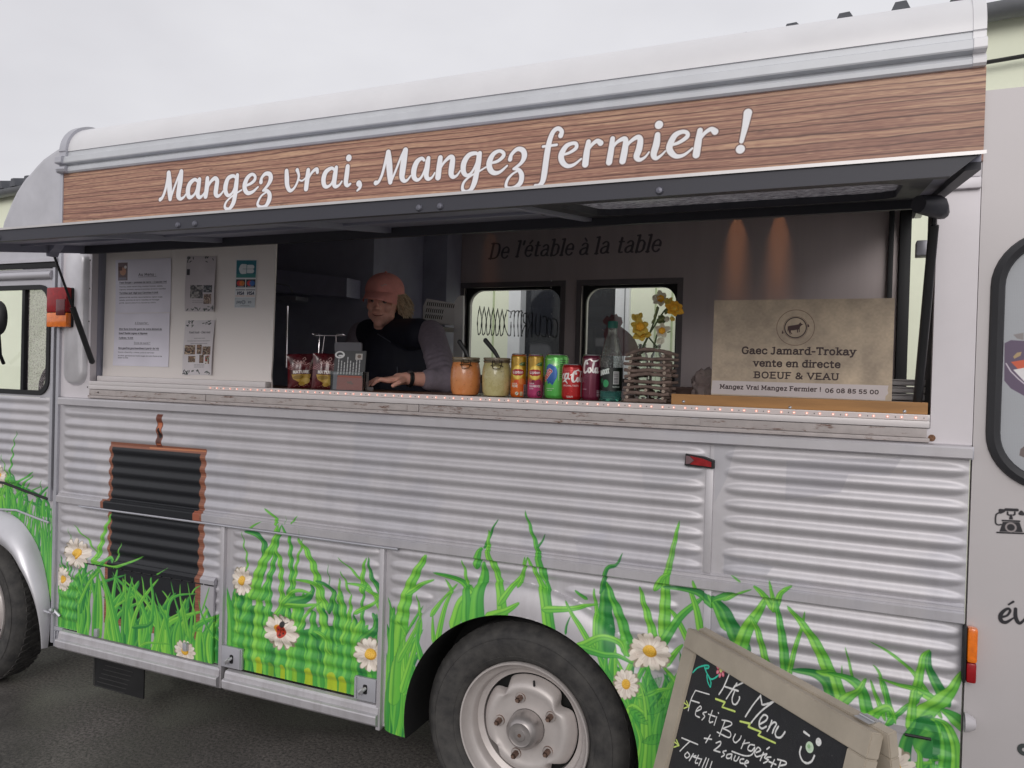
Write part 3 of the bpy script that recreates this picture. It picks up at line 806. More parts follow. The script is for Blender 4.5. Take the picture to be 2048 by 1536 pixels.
sc(ZBn, '172,853,18 200,840,12 235,770,11 270,640,12 298,538,17', '300,540,20 308,640,26 315,760,25 320,845,18', '325,845,10 370,740,9 430,590,10 470,518,16',
   '475,520,22 460,620,26 445,730,26 440,797,22 462,832,15 495,823,9 528,780,6',
   '665,620,11 640,603,13 592,640,20 562,720,23 563,793,20 597,823,13 640,790,9 678,700,8 690,625,8', '710,602,17 697,690,22 688,775,21 707,812,15 745,798,9 775,750,6',
   '832,597,20 820,690,23 808,795,24', '825,720,8 865,650,10 925,592,16 957,602,20 950,680,24 942,757,22 962,792,15 1000,778,9 1035,730,6',
   '1225,570,12 1190,550,14 1122,572,19 1073,650,23 1069,737,21 1103,777,14 1150,748,10 1198,660,9 1213,585,9', '1235,552,18 1222,650,22 1203,750,22 1180,850,22 1142,925,16 1092,945,14 1059,918,13 1070,852,10 1130,790,8 1220,740,7 1298,692,6',
   '1345,652,9 1420,630,12 1476,580,15 1473,543,14 1430,528,13 1372,562,18 1334,640,24 1338,708,23 1377,750,18 1440,742,12 1515,678,7',
   '1545,612,18 1562,560,14 1620,508,16 1676,522,21 1691,580,22 1658,650,14 1580,710,9', '1580,710,9 1628,718,15 1662,770,20 1652,848,20 1600,897,16 1540,910,14 1503,888,12 1520,820,11 1570,762,8 1640,722,7')
sc(ZC, '268,308,17 277,272,14 247,248,14 207,272,15 177,340,17 157,430,20 142,530,20 127,640,20 113,700,17 85,732,13 50,735,10', '117,402,8 234,387,8',
   '275,475,7 340,455,9 398,415,12 398,378,12 360,376,12 312,402,16 274,470,20 280,528,19 322,567,14 380,556,10 442,507,6',
   '505,362,16 490,450,21 477,552,22', '490,450,8 530,390,11 578,354,14 608,372,19', '710,335,16 698,430,20 680,535,21', '695,440,7 740,372,10 798,337,15 822,352,18 812,440,22 795,525,22',
   '805,450,7 850,372,10 918,323,15 946,342,19 936,420,22 914,488,20 940,515,13 985,493,8 1020,450,5',
   '1093,302,18 1083,380,23 1060,468,21 1080,502,13 1122,478,8 1160,440,5', '1105,217,28', '1195,392,8 1270,370,11 1343,320,14 1343,284,13 1297,278,14 1237,312,19 1195,400,22 1205,448,21 1252,485,15 1320,472,10 1390,417,6',
   '1455,265,18 1440,360,23 1422,472,24', '1440,362,9 1490,292,12 1548,254,15 1583,275,22', '1862,115,28 1840,230,21 1808,358,14', '1798,425,30')
for extra, col in ((.0035, (92, 62, 58)), (.0016, (168, 150, 140)), (0, (236, 236, 238))):
    for st in SCR:
        q = catmull(st, 6) if len(st) > 2 else st
        fas.line([(p[0], p[1], p[2]*1.28+extra) for p in q], col)
IMG_FAS = fas.image('timber_fascia_print')

# --- sale board
SGX, SGZ, SGW, SGH = -.3757, 1.4795, .4817, .2805
sg = Canvas(0, 0, SGW, SGH, 2600)
cl = vnoise(sg.H, sg.W, 5, 9, rng)*.5+vnoise(sg.H, sg.W, 12, 22, rng)*.3+vnoise(sg.H, sg.W, 60, 90, rng)*.2
k3 = np.array([186, 168, 146])/255+(cl[..., None]-.5)*np.array([.26, .24, .20]); sg.a[..., :3] = k3; sg.a[..., 3] = 1
TS = lambda X, Y: ((X-20)/1970*SGW, (1190-Y)/1080*SGH)   # enlarged-detail coords -> board metres
def ts(X, Y): 
    u = (X-(42-34*(Y-110)/1030))/(1960)
    top_ = 112-22*u; bot = 1130+72*u
    return u*SGW, (1-(Y-top_)/(bot-top_))*SGH
DK = (52, 34, 34)
cxs, czs = ts(965, 408)
sg.ring(cxs, czs, .0508, .0006, (92, 62, 52)); sg.ring(cxs, czs, .029, .0015, DK)
sg.ring(cxs, czs, .0325, .0004, (92, 62, 52))
cow = [(880, 395), (905, 388), (960, 380), (1000, 372), (1018, 350), (1026, 362), (1048, 375), (1030, 384), (1015, 400), (1010, 425), (1012, 455), (1003, 458), (1000, 425), (992, 432), (994, 462), (985, 462), (980, 430), (945, 437), (915, 438), (915, 455), (932, 478), (924, 480), (905, 458), (902, 455), (914, 482), (905, 484), (892, 455), (886, 430), (882, 450), (878, 448)]
sg.poly([ts(*p) for p in cow], (66, 38, 40))
for X, Y in ((824, 455), (1104, 384)): sg.poly([ts(X-10, Y+18), ts(X-4, Y-20), ts(X+12, Y+6), ts(X+8, Y+18)], (70, 42, 42))
def sgt(st, X, Y, X1, hgt, **k):
    x0, z0 = ts(X, Y); x1, _ = ts(X1, Y)
    w1 = sum(glyph(c)[0]+.9 for c in st)*hgt/10.
    sg.text(st, x0, z0, hgt, DK, sx=(x1-x0)/w1, **k)
sgt('Gaec Jamard-Trokay', 365, 686, 1615, .0265, wt=.80, serif=.95)
sgt('vente en directe', 500, 822, 1455, .0262, wt=.80, serif=.95)
sgt('BOEUF & VEAU', 505, 948, 1440, .0240, wt=.80, serif=.95)
sg.poly([ts(22, 975), ts(1935, 1035), ts(1925, 1080), ts(1932, 1120), ts(1905, 1150), ts(1900, 1195), ts(8, 1118)], (206, 196, 196))
for st, X, X1 in (('Mangez', 112, 390), ('Vrai', 418, 565), ('Mangez', 588, 882), ('Fermier !', 902, 1248), ('06 08 85 55 00', 1285, 1842)):
    Y0 = 1062+(X-112)*.034+(0 if X < 1200 else 6)
    x0, z0 = ts(X, Y0); x1, z1 = ts(X1, Y0+(X1-X)*.034)
    w1 = sum(glyph(c)[0]+.9 for c in st)*.0165/10
    sg.text(st, x0, z0, .0165, DK, wt=.78, serif=.95, sx=(x1-x0)/w1, rot=0)
IMG_SIGN = sg.image('sale_board_print')

# --- small prints
INK = (60, 56, 66)
def paper(w, h, ppm, base=(222, 218, 230)):
    c = Canvas(0, 0, w, h, ppm, tuple(v/255 for v in base)+(1,))
    n = vnoise(c.H, c.W, 5, 4, rng)[..., None]; c.a[..., :3] *= .96+.06*n; return c
def squig(c, x0, x1, z, r, col, seed):
    rg = random.Random(seed); x = x0
    while x < x1:
        l = rg.uniform(.006, .018); e = min(x+l, x1)
        c.line([(x, z), (e, z)], col, r=r)
        x = e+.003
def words(c, st, x, z, size, x1=None, col=INK, **k):
    w1 = sum(glyph(ch)[0]+.9 for ch in st)*size/10.
    c.text(st, x, z, size, col, sx=((x1-x)/w1 if x1 else 1), **k)
    return x+w1
# upper menu sheet .21 x .297
m1 = paper(.25, .27, 2600)
m1.rect(.012, .165, .055, .255, (120, 100, 104)); m1.ell(.034, .21, .014, .02, (190, 140, 116)); m1.rect(.012, .215, .03, .235, (100, 70, 66)); m1.ell(.045, .232, .006, .008, (220, 214, 214)); m1.rect(.014, .168, .05, .18, (140, 136, 150))
words(m1, 'Au Menu :', .105, .186, .018, .185, wt=.6); m1.line([(.105, .18), (.185, .18)], INK, r=.0008)
words(m1, 'Festi Burger + pommes de terre + 2 sauces 14€', .018, .150, .0105, .232, wt=.75); m1.line([(.018, .146), (.232, .146)], INK, r=.0006)
words(m1, 'Pain bio, steak haché 120g, cheddar fermier, salade,', .018, .130, .008, .215, wt=.5); words(m1, 'oignons, tomates, sauces et pommes de terre rissolées', .018, .116, .008, .228, wt=.5)
words(m1, 'Tortillas spé végé aux Carottes 9.00€', .018, .097, .0105, .195, wt=.75); m1.line([(.018, .093), (.195, .093)], INK, r=.0006)
for i, st in enumerate(('galette de blé, carottes, sauce barbecue, oignon rouge,', 'salade, pommes de terre rissolées et fromage', 'grillé, sauce yaourt ou sauce au choix')):
    words(m1, st, .018, .076-.014*i, .008, .215-.015*i, wt=.5)
IMG_M1 = m1.image('menu_sheet_print')
m2 = paper(.255, .25, 2600)
words(m2, 'A Emporter :', .095, .200, .012, .16, wt=.45); m2.line([(.095, .196), (.16, .196)], INK, r=.0006)
for st, z, x1 in (('Mini Buns brioché garni de notre émincé de', .172, .22), ('boeuf flambé cognac et légumes', .152, .155), ('3 pièces / 8.00€', .13, .09)):
    words(m2, st, .022, z, .0105, x1, wt=.75); m2.line([(.022, z-.004), (x1, z-.004)], INK, r=.0006)
words(m2, 'Envie de sucré ?', .095, .106, .0115, .17, wt=.45); m2.line([(.095, .102), (.17, .102)], INK, r=.0006)
words(m2, 'Nos gaufres gourmandises à partir de 14h', .022, .081, .0105, .21, wt=.75); m2.line([(.022, .077), (.21, .077)], INK, r=.0006)
words(m2, 'Sucre, chantilly, crème, pâte à tartiner', .022, .062, .008, .19, wt=.5); words(m2, 'au choix, garniture aux fruits rouges de notre ferme et de', .022, .046, .008, .225, wt=.5); words(m2, 'saison ou miel', .022, .036, .008, .07, wt=.5)
IMG_M2 = m2.image('takeaway_sheet_print')
def photo(c, x0, z0, x1, z1, seed, pal):
    rg = np.random.default_rng(seed); a, b = c.px(x0, z0); d, e = c.px(x1, z1); a, b, d, e = int(a)+1, int(b)+1, int(d)+1, int(e)+1
    n = vnoise(e-b, d-a, 5, 5, rg); n2 = vnoise(e-b, d-a, 9, 9, rg)[..., None]; pal = np.array(pal)/255.; i = np.clip((n*len(pal)*1.3-.2).astype(int), 0, len(pal)-1)
    c.a[b:e, a:d, :3] = pal[i]*(.7+.5*n2)
def sprigs(c, w, h, seed, top=True, bottom=True):
    rg = random.Random(seed)
    zs = ([h-.012]*26 if top else [])+([.012]*22 if bottom else [])
    for z in zs:
        x = rg.uniform(.004, w-.004); zz = z+rg.uniform(-.018, .01)*(1 if z > h/2 else -.6); a = rg.uniform(0, math.pi)
        if z > h/2 and w*.25 < x < w*.6: continue
        c.ell(x, zz, .007, .0022, rg.choice([(70, 78, 74), (98, 104, 98), (52, 60, 60)]), rot=a, n=12)
p1 = paper(.14, .26, 2400, (196, 188, 192)); sprigs(p1, .14, .26, 3)
p1.rect(.004, .17, .016, .198, (58, 58, 64)); photo(p1, .02, .062, .078, .124, 4, [(120, 116, 116), (90, 88, 92), (150, 146, 144)]); photo(p1, .08, .09, .125, .124, 5, [(80, 84, 90), (60, 62, 70), (130, 130, 132)]); photo(p1, .082, .036, .122, .082, 6, [(150, 128, 110), (110, 90, 84), (170, 150, 136)])
for i in range(2): squig(p1, .03, .08, .05-.008*i, .001, (140, 134, 138), i)
IMG_P1 = p1.image('upper_leaflet_print')
p2 = paper(.145, .265, 2400, (206, 200, 204)); sprigs(p2, .145, .265, 8)
words(p2, 'Food truck - Chez vous', .02, .202, .014, .125, wt=.5, slant=.15)
for i, (a, b) in enumerate(((.045, .1), (.015, .125), (.03, .11))): squig(p2, a, b, .178-.013*i, .0011, (120, 116, 122), 20+i)
for i, (a, b, c_, d) in enumerate(((.006, .10, .052, .145), (.06, .102, .084, .147), (.088, .098, .132, .138), (.022, .062, .054, .092), (.074, .058, .096, .098), (.104, .054, .128, .094))):
    photo(p2, a, b, c_, d, 30+i, [(88, 56, 48), (170, 150, 128), (60, 52, 50), (130, 100, 80)] if i < 5 else [(150, 50, 44), (60, 90, 60), (200, 190, 180)])
for i in range(3): squig(p2, .05, .1, .05-.006*i, .0009, (120, 116, 122), 40+i)
IMG_P2 = p2.image('lower_leaflet_print')
cb = Canvas(0, 0, .104, .235, 3600, (.84, .84, .85, 1))
cb.rect(.004, .147, .1, .231, (40, 112, 128)); cb.rect(.004, .147, .1, .165, (58, 132, 130))
cb.line([(.048, .2, .0125), (.034, .2, .0135), (.03, .189, .0135), (.034, .178, .0135), (.048, .178, .0125)], (214, 220, 224)); cb.ell(.034, .189, .012, .018, (214, 220, 224))
cb.line([(.062, .199, .0105), (.08, .199, .0105)], (214, 220, 224)); cb.line([(.062, .179, .0105), (.08, .179, .0105)], (214, 220, 224)); cb.line([(.036, .1893), (.09, .1893)], (120, 130, 136), r=.0009); cb.line([(.0545, .168), (.0545, .21)], (40, 112, 128), r=.0012)
for x, (ca, cb_) in ((.004, ((206, 54, 50), (226, 130, 50))), (.054, ((206, 54, 60), (44, 110, 190)))):
    cb.rect(x, .1, x+.046, .139, (34, 36, 50)); cb.ell(x+.017, .12, .013, .013, ca); cb.ell(x+.03, .12, .013, .013, (*cb_, 215)); squig(cb, x+.008, x+.038, .1045, .0012, (180, 180, 190), 3)
    cb.rect(x, .086, x+.046, .0895, (34, 36, 60)); cb.rect(x, .057, x+.046, .0595, (190, 130, 90))
    words(cb, 'VISA', x+.005, .065, .0195, x+.043, col=(28, 32, 66), wt=.95, slant=.2)
cb.rect(.002, .004, .102, .05, (170, 178, 186)); cb.rect(.004, .006, .1, .048, (186, 192, 198)); words(cb, 'pay', .01, .024, .019, .036, col=(70, 80, 96), wt=.6)
cb.ring(.045, .028, .009, .0011, (70, 80, 96)); cb.ring(.045, .028, .005, .001, (70, 80, 96)); words(cb, 'es', .068, .024, .017, .086, col=(70, 80, 96), wt=.6); squig(cb, .03, .075, .011, .001, (90, 96, 110), 5)
IMG_CB = cb.image('card_sticker_print')

# --- drink cans: canvas spans the whole circumference, front in the middle
def can_canvas(r, h, top, bot):
    c = Canvas(0, 0, 2*math.pi*r, h, 3000); t = np.linspace(0, 1, c.H)[:, None, None]
    c.a[..., :3] = (np.array(bot)/255.)*(1-t)+(np.array(top)/255.)*t; c.a[..., 3] = 1; return c
def barcode(c, x, z, w, h, vert=True, fg=(40, 40, 44), bg=(206, 206, 206)):
    c.rect(x, z, x+w, z+h, bg); q = 0; rg = random.Random(1)
    while q < (h if vert else w)-.001:
        d = rg.uniform(.0006, .0018)
        if vert: c.rect(x+.001, z+q, x+w-.001, z+q+d, fg)
        else: c.rect(x+q, z+.001, x+q+d, z+h-.001, fg)
        q += d+rg.uniform(.0008, .002)
WH = (236, 232, 228)
def tea_can(bot, second, name):
    r = .0263; c = can_canvas(r, .145, (196, 158, 30), bot); cx = math.pi*r
    t = np.clip((np.linspace(0, .145, c.H)-.045)/.03, 0, 1)[:, None, None]; c.a[..., :3] = (np.array(bot)/255.)*(1-t)+np.array([.70, .55, .12])*t
    c.rect(0, .138, 2*cx, .145, second)
    c.ell(cx-.003, .083, .021, .024, (222, 178, 44)); c.ell(cx-.003, .083, .018, .021, (238, 206, 92))
    c.poly([(cx, .108), (cx+.008, .116), (cx+.024, .119), (cx+.024, .106), (cx+.014, .105)], (60, 92, 48)); c.line([(cx, .107), (cx+.02, .116)], (170, 190, 130), r=.0007)
    c.poly([(cx-.024, .090), (cx-.012, .094), (cx+.006, .094), (cx+.018, .090), (cx+.018, .078), (cx+.006, .073), (cx-.012, .073), (cx-.024, .078)], (168, 28, 34))
    words(c, 'Lipton', cx-.021, .0805, .0105, cx+.016, col=WH, wt=.9)
    return c, cx, r
c, cx, r_ = tea_can((222, 104, 30), (206, 86, 40), 'a')
c.ell(cx-.006, .052, .010, .008, (214, 78, 34)); c.ell(cx+.012, .054, .012, .010, (236, 140, 64)); words(c, 'SAVEUR', cx-.024, .044, .006, cx-.004, col=WH, wt=.7); words(c, 'PECHE', cx-.024, .035, .0095, cx-.002, col=WH, wt=.8)
c.ell(cx-.005, .014, .006, .006, (220, 214, 200)); c.line([(cx-.008, .011), (cx-.002, .017)], (90, 130, 80), r=.001); c.rect(cx+.006, .006, cx+.016, .02, (200, 190, 150)); barcode(c, cx+.019, .004, .014, .04)
IMG_C1 = c.image('peach_tea_can_print')
c, cx, r_ = tea_can((190, 62, 116), (150, 84, 122), 'b')
c.ell(cx-.006, .053, .008, .007, (130, 30, 60)); c.ell(cx+.01, .052, .012, .010, (168, 40, 80)); words(c, 'SAVEUR', cx-.022, .046, .006, cx-.004, col=WH, wt=.7); words(c, 'FRAMBOISE', cx-.023, .037, .0085, cx+.018, col=WH, wt=.75); words(c, 'ICE TEA', cx-.022, .03, .005, cx-.006, col=WH, wt=.7)
c.ring(cx+.014, .016, .0075, .0015, (60, 50, 60)); c.line([(cx+.014, .011), (cx+.014, .021)], (60, 50, 60), r=.0018)
IMG_C2 = c.image('raspberry_tea_can_print')
r_ = .0385; c = can_canvas(r_, .146, (112, 202, 100), (92, 196, 86)); cx = math.pi*r_-.012
c.ell(cx-.008, .083, .0235, .031, (52, 104, 176)); c.poly([(cx-.02, .06), (cx+.0, .045), (cx+.014, .07), (cx+.006, .078)], (52, 104, 176))
for k in range(9): c.line([(cx+.006, .107, .001), (cx+.006+.016*math.cos(.4+k*.3), .107+.018*math.sin(.4+k*.3), .0004)], (206, 232, 190))
for wtx, cc in ((1.25, (240, 232, 226)), (.72, (206, 44, 46))): c.text('Oasis', cx-.034, .054, .0235, cc, wt=wtx, rot=.86, sx=.92)
for i in range(3): c.ell(cx-.016+.008*i, .052+.004*(i % 2), .004, .003, (44, 92, 160))
squig(c, cx-.024, cx+.004, .034, .0012, (188, 226, 176), 2); squig(c, cx-.02, cx-.002, .028, .0011, (188, 226, 176), 3); squig(c, cx-.022, cx-.008, .128, .0016, (180, 224, 170), 7)
for i in range(9): squig(c, cx+.024, cx+.046, .126-.007*i, .0013, (70, 104, 74), 9+i)
c.rect(cx+.018, .06, cx+.021, .10, (176, 214, 164))
IMG_C3 = c.image('green_can_print')
def cola(c, x, z, s, col=WH):
    """flowing script: C with a long swash, o, l, a"""
    f = lambda P: c.line([(x+p[0]*s, z+p[1]*s, p[2]*s) for p in catmull(P, 5)], col)
    f([(2.6, 6.2, .25), (2.9, 5.2, .4), (2.2, 5.2, .25), (2.5, 6.6, .3), (1.9, 6.9, .45), (.9, 5.2, .7), (.4, 2.6, .8), (.9, .6, .7), (2, .6, .45), (3.1, 2.0, .25)])
    f([(2.4, 6.9, .3), (4.2, 7.6, .35), (6, 6.6, .45), (8.2, 7.0, .35), (9, 7.6, .2)])
    f([(4.3, 3.0, .35), (3.5, 2.6, .55), (3.3, 1.2, .55), (4.0, .5, .45), (4.7, 1.4, .45), (4.6, 2.8, .35), (4.2, 3.1, .3)])
    f([(5.0, 1.2, .25), (6.2, 4.0, .3), (6.6, 5.9, .3), (6.1, 5.6, .4), (5.8, 3.0, .55), (5.8, 1.0, .5), (6.4, .6, .35), (7.0, 1.6, .25)])
    f([(8.4, 3.0, .35), (7.5, 2.8, .5), (7.1, 1.2, .55), (7.7, .5, .45), (8.5, 1.6, .4), (8.7, 3.0, .35)]); f([(8.7, 3.0, .4), (8.5, 1.2, .5), (8.9, .5, .4), (9.6, 1.2, .2)])
r_ = .0330; c = can_canvas(r_, .115, (178, 30, 32), (196, 34, 34)); cx = math.pi*r_
cola(c, cx-.001, .056, .0052); f_ = lambda P: c.line([(cx+p[0], p[1], p[2]) for p in catmull(P, 5)], WH)
f_([(-.012, .083, .0018), (-.022, .082, .003), (-.026, .070, .003), (-.020, .066, .0026), (-.013, .076, .0022)]); f_([(-.012, .084, .0024), (-.014, .07, .003), (-.008, .067, .002)]); f_([(-.03, .083, .002), (-.038, .075, .003), (-.034, .067, .002)])
c.line([(cx-.006, .079), (cx-.001, .081)], WH, r=.0014); f_([(-.035, .056, .001), (-.024, .061, .003), (-.015, .052, .001)])
words(c, 'ORIGINAL TASTE', cx-.032, .043, .0068, cx+.024, col=WH, wt=.7); squig(c, cx-.018, cx+.004, .012, .0008, WH, 5); squig(c, cx-.016, cx+.004, .0085, .0008, WH, 6); c.line([(cx-.026, .094), (cx+.012, .094)], (214, 90, 86), r=.0006)
c.rect(cx+.034, .01, cx+.05, .06, (200, 190, 186))
IMG_C4 = c.image('red_can_print')
r_ = .0300; c = can_canvas(r_, .146, (104, 28, 54), (112, 34, 62)); cx = math.pi*r_
cola(c, cx-.030, .086, .0058); squig(c, cx-.03, cx-.016, .036, .0009, (206, 170, 184), 6); c.line([(cx-.004, .02), (cx-.004, .08)], (150, 90, 112), r=.0006)
for i in range(4): squig(c, cx+.02, cx+.032, .016+.005*i, .0011, (214, 200, 206), 8+i)
IMG_C5 = c.image('cherry_can_print')
r_ = .0355; c = Canvas(0, 0, 2*math.pi*r_, .072, 3000, (.06, .10, .085, 1)); cx = math.pi*r_
words(c, 'BADOIT', cx-.042, .047, .019, cx-.004, col=(228, 236, 230), wt=1.0, rot=.22); c.ell(cx-.018, .022, .010, .012, (56, 158, 98)); c.ell(cx-.034, .03, .006, .008, (30, 100, 64)); c.rect(cx+.006, .02, cx+.026, .06, (214, 218, 214)); barcode(c, cx+.007, .021, .018, .038)
words(c, '100% RECYCLE', cx+.004, .010, .006, cx+.03, col=(210, 220, 214), wt=.6)
IMG_BL = c.image('water_label_print')
def crisp(seed, w=.1, h=.155):
    c = Canvas(0, 0, w, h, 3000, (.30, .05, .085, 1)); n = vnoise(c.H, c.W, 6, 5, rng)[..., None]; c.a[..., :3] *= .8+.5*n
    cxx = w*.52
    for k in range(15):
        a = R(24+k*9.4); c.line([(cxx+.03*math.cos(a), .07+.03*math.sin(a), .0006), (cxx+.056*math.cos(a), .07+.05*math.sin(a), .0011)], (206, 150, 150))
    f = lambda P: c.line([(p[0], p[1], .0011) for p in catmull(P, 5)], (222, 190, 186))
    f([(.03, .13), (.024, .124), (.034, .118), (.026, .112)]); f([(.036, .112), (.04, .126), (.046, .114), (.052, .124), (.056, .114), (.062, .126), (.066, .116)]); f([(.058, .132), (.066, .14), (.07, .13), (.062, .126)]); f([(.03, .108), (.05, .114), (.07, .107), (.084, .114)])
    words(c, 'NATURE', .02, .068, .0165, .082, col=WH, wt=1.15)
    c.poly([(.014, .063), (.088, .063), (.084, .045), (.068, .03), (.04, .028), (.02, .042)], (196, 160, 76)); c.ell(.066, .032, .018, .014, (214, 184, 104), rot=.5); c.ell(.052, .02, .012, .01, (190, 156, 70)); c.ell(.04, .05, .02, .009, (150, 120, 54), rot=.1)
    for k in range(10): c.ell(.024+.006*k, .008+.003*(k % 3), .0018, .0012, (200, 170, 160), n=8)
    return c
IMG_K = crisp(1).image('crisp_packet_print')
# leaflet in the acrylic stand
c = Canvas(0, 0, .098, .17, 3000, (.30, .30, .31, 1)); c.rect(.012, .0, .098, .054, (176, 116, 112)); c.rect(.014, .054, .09, .062, (200, 96, 76)); c.rect(0, 0, .013, .075, (130, 128, 140))
for k in range(8):
    squig_x = .014+.0095*k
    z = .068
    while z < .14-(k % 3)*.012:
        l = random.uniform(.006, .016); c.line([(squig_x, z), (squig_x, z+l)], (206, 206, 208), r=.0014); z += l+.004
c.ring(.016, .152, .013, .003, (226, 226, 226)); c.ell(.02, .148, .009, .004, (228, 228, 228)); c.rect(.066, .132, .088, .158, (190, 184, 180)); c.ell(.078, .146, .006, .008, (120, 104, 96))
for a in (0, 1.2, 2.4): c.ell(.054+.006*math.cos(a), .028+.006*math.sin(a), .006, .004, (146, 120, 116), rot=a)
IMG_LF = c.image('leaflet_print')

# window lettering, seen from behind: long drawn-out cry in tall thin script
WX0, WZ0, WW, WH_ = -2.13, 1.60, .60, .42
c = Canvas(WX0, WZ0, WW, WH_, 1500)
WI = lambda X, Y: (lambda p: (p[0], p[2]))(at(880+X/4.096, 560+Y/4.096, 1.84))
def wl(*P, r=.0028): c.line([(*WI(*p), r*(1.5 if i % 4 == 2 else .8)) for i, p in enumerate(catmull(P, 5))], (22, 22, 24))
for k in range(10):
    x = 290+k*37; w_ = 15; t = 208+k*5; b = 440+k*2
    if k < 6: wl((x+8, t), (x-w_+4, t+120), (x-4, b), (x+14, b-20), (x+w_+8, t+110), (x+8, t+4))
wl((520, 250), (500, 350), (530, 445), (552, 440), (556, 340)); wl((520, 240), (556, 260), (550, 300))
for x in (580, 612, 640): wl((x+6, 250), (x, 350), (x+4, 455)); wl((x-22, 256), (x, 246), (x+10, 262))
for x in (676, 722): wl((x+12, 262), (x+10, 360), (x+4, 460)); wl((x+12, 264), (x-18, 280), (x-14, 340), (x+12, 356)); wl((x+4, 356), (x-20, 400), (x-34, 452))
wl((764, 270), (756, 400), (776, 455), (794, 420), (800, 280)); wl((812, 300), (846, 300), (852, 400), (838, 462), (808, 450)); wl((866, 300), (850, 380), (866, 464), (886, 430), (890, 340), (868, 304)); wl((900, 310), (934, 330), (940, 400), (924, 470), (894, 450))
IMG_CRY = c.image('window_lettering')
HX0, HZ0 = -1.40, 1.56
c = Canvas(HX0, HZ0, .56, .48, 1200)
hen = [(1310, 330), (1345, 285), (1370, 300), (1385, 268), (1400, 285), (1425, 270), (1440, 292), (1468, 300), (1478, 345), (1460, 375), (1520, 420), (1570, 470), (1605, 540), (1612, 620), (1300, 620), (1330, 480), (1318, 440), (1330, 400), (1350, 370), (1320, 350)]
c.poly([WI(*p) for p in hen], (118, 66, 70, 225))
c.line([WI(1310, 400), WI(1330, 420)], (170, 150, 150), r=.002)
IMG_HEN = c.image('hen_silhouette')
# slogan on the far inner wall
c = Canvas(-2.05, 2.14, 1.15, .19, 1100)
def wt_(st, X0, Y0, X1, Y1, sz):
    p, q = at(X0, Y0, 1.84), at(X1, Y1, 1.84); w1 = sum(glyph(ch)[0]+.9 for ch in st)*sz/10
    c.text(st, p[0], p[2], sz, (92, 84, 90), wt=.56, slant=.22, serif=.7, contrast=.45, sx=(q[0]-p[0])/w1, rot=math.atan2(q[2]-p[2], q[0]-p[0]))
for st, a, b, d, e in (('De', 977, 517, 1018, 515), ('l\'étable', 1030, 513, 1147, 509), ('à', 1157, 509, 1178, 508), ('la', 1188, 507, 1220, 505), ('table', 1232, 505, 1322, 502)): wt_(st, a, b, d, e, .125)
IMG_SLO = c.image('wall_slogan')
# rear door: mesh print in the window, telephone and lettering
c = Canvas(.28, .30, 1.0, 2.0, 900)
T5 = Z(1960, 480, 3.2); T6 = Z(1960, 980, 2.7614)
K = (34, 32, 38)
for P in ([(85, 130), (98, 128)],): pass
def tl(P, r): c.line([(*T6(*p), r) for p in P], K)
tl(catmull([(104, 126), (88, 138), (86, 180), (100, 192), (116, 190)], 5), .0016); tl([(142, 108), (205, 110)], .0034); tl([(112, 112), (130, 114), (112, 122)], .0038); tl([(228, 122), (236, 132), (222, 130)], .0038)
tl([(152, 122), (152, 134), (160, 138)], .0018); tl([(192, 122), (192, 134), (184, 138)], .0018); c.poly([T6(166, 134), T6(176, 134), T6(182, 162), T6(160, 162)], K)
tl([(124, 168), (218, 172)], .0018); c.poly([T6(126, 176), T6(218, 178), T6(236, 232), T6(108, 228)], K); tl([(94, 234), (243, 240)], .0018)
p = T6(170, 206); c.ring(p[0], p[1], .0105, .0022, (150, 142, 142))
for st in ([(124, 700, 7), (150, 692, 6), (166, 668, 7), (156, 654, 7), (130, 668, 9), (112, 694, 11), (118, 722, 11), (144, 730, 9), (184, 706, 4)], [(158, 632, 5), (184, 616, 6)], [(196, 656, 9), (196, 700, 11), (212, 732, 10), (232, 728, 7), (262, 690, 6), (262, 656, 8)]):
    c.line([T6(*q) for q in (catmull(st, 5) if len(st) > 2 else st)], K)
p = T6(236, 1432); c.ring(p[0]+.003, p[1], .010, .005, (60, 66, 66))
IMG_DOOR = c.image('rear_door_lettering')
c = Canvas(.34, 1.30, .5, .60, 1100, (.66, .67, .69, 1))
q = np.arange(c.H)[:, None]; r0_ = np.arange(c.W)[None, :]
c.a[..., :3] *= (1-.05*((q % 4) < 2)*((r0_ % 4) < 2))[..., None]
def tp(P, col): c.poly([T5(*p) for p in P], col)
tp([(160, 660), (200, 640), (290, 645), (420, 700), (420, 980), (290, 1000), (200, 950), (158, 900)], (96, 80, 104)); tp([(215, 605), (282, 592), (282, 640), (240, 630)], (140, 134, 134))
tp([(200, 780), (290, 765), (400, 800), (380, 860), (250, 830)], (206, 92, 62)); tp([(215, 745), (240, 720), (270, 715), (262, 740), (222, 760)], (176, 150, 110)); tp([(215, 830), (300, 815), (380, 880), (300, 920)], (226, 222, 224)); tp([(255, 1380), (262, 1340), (300, 1310), (300, 1400)], (110, 98, 96))
c.line([T5(170, 790), T5(200, 840), T5(250, 890), T5(300, 930)], (206, 196, 206), r=.0015)
IMG_MESH = c.image('window_mesh_print')
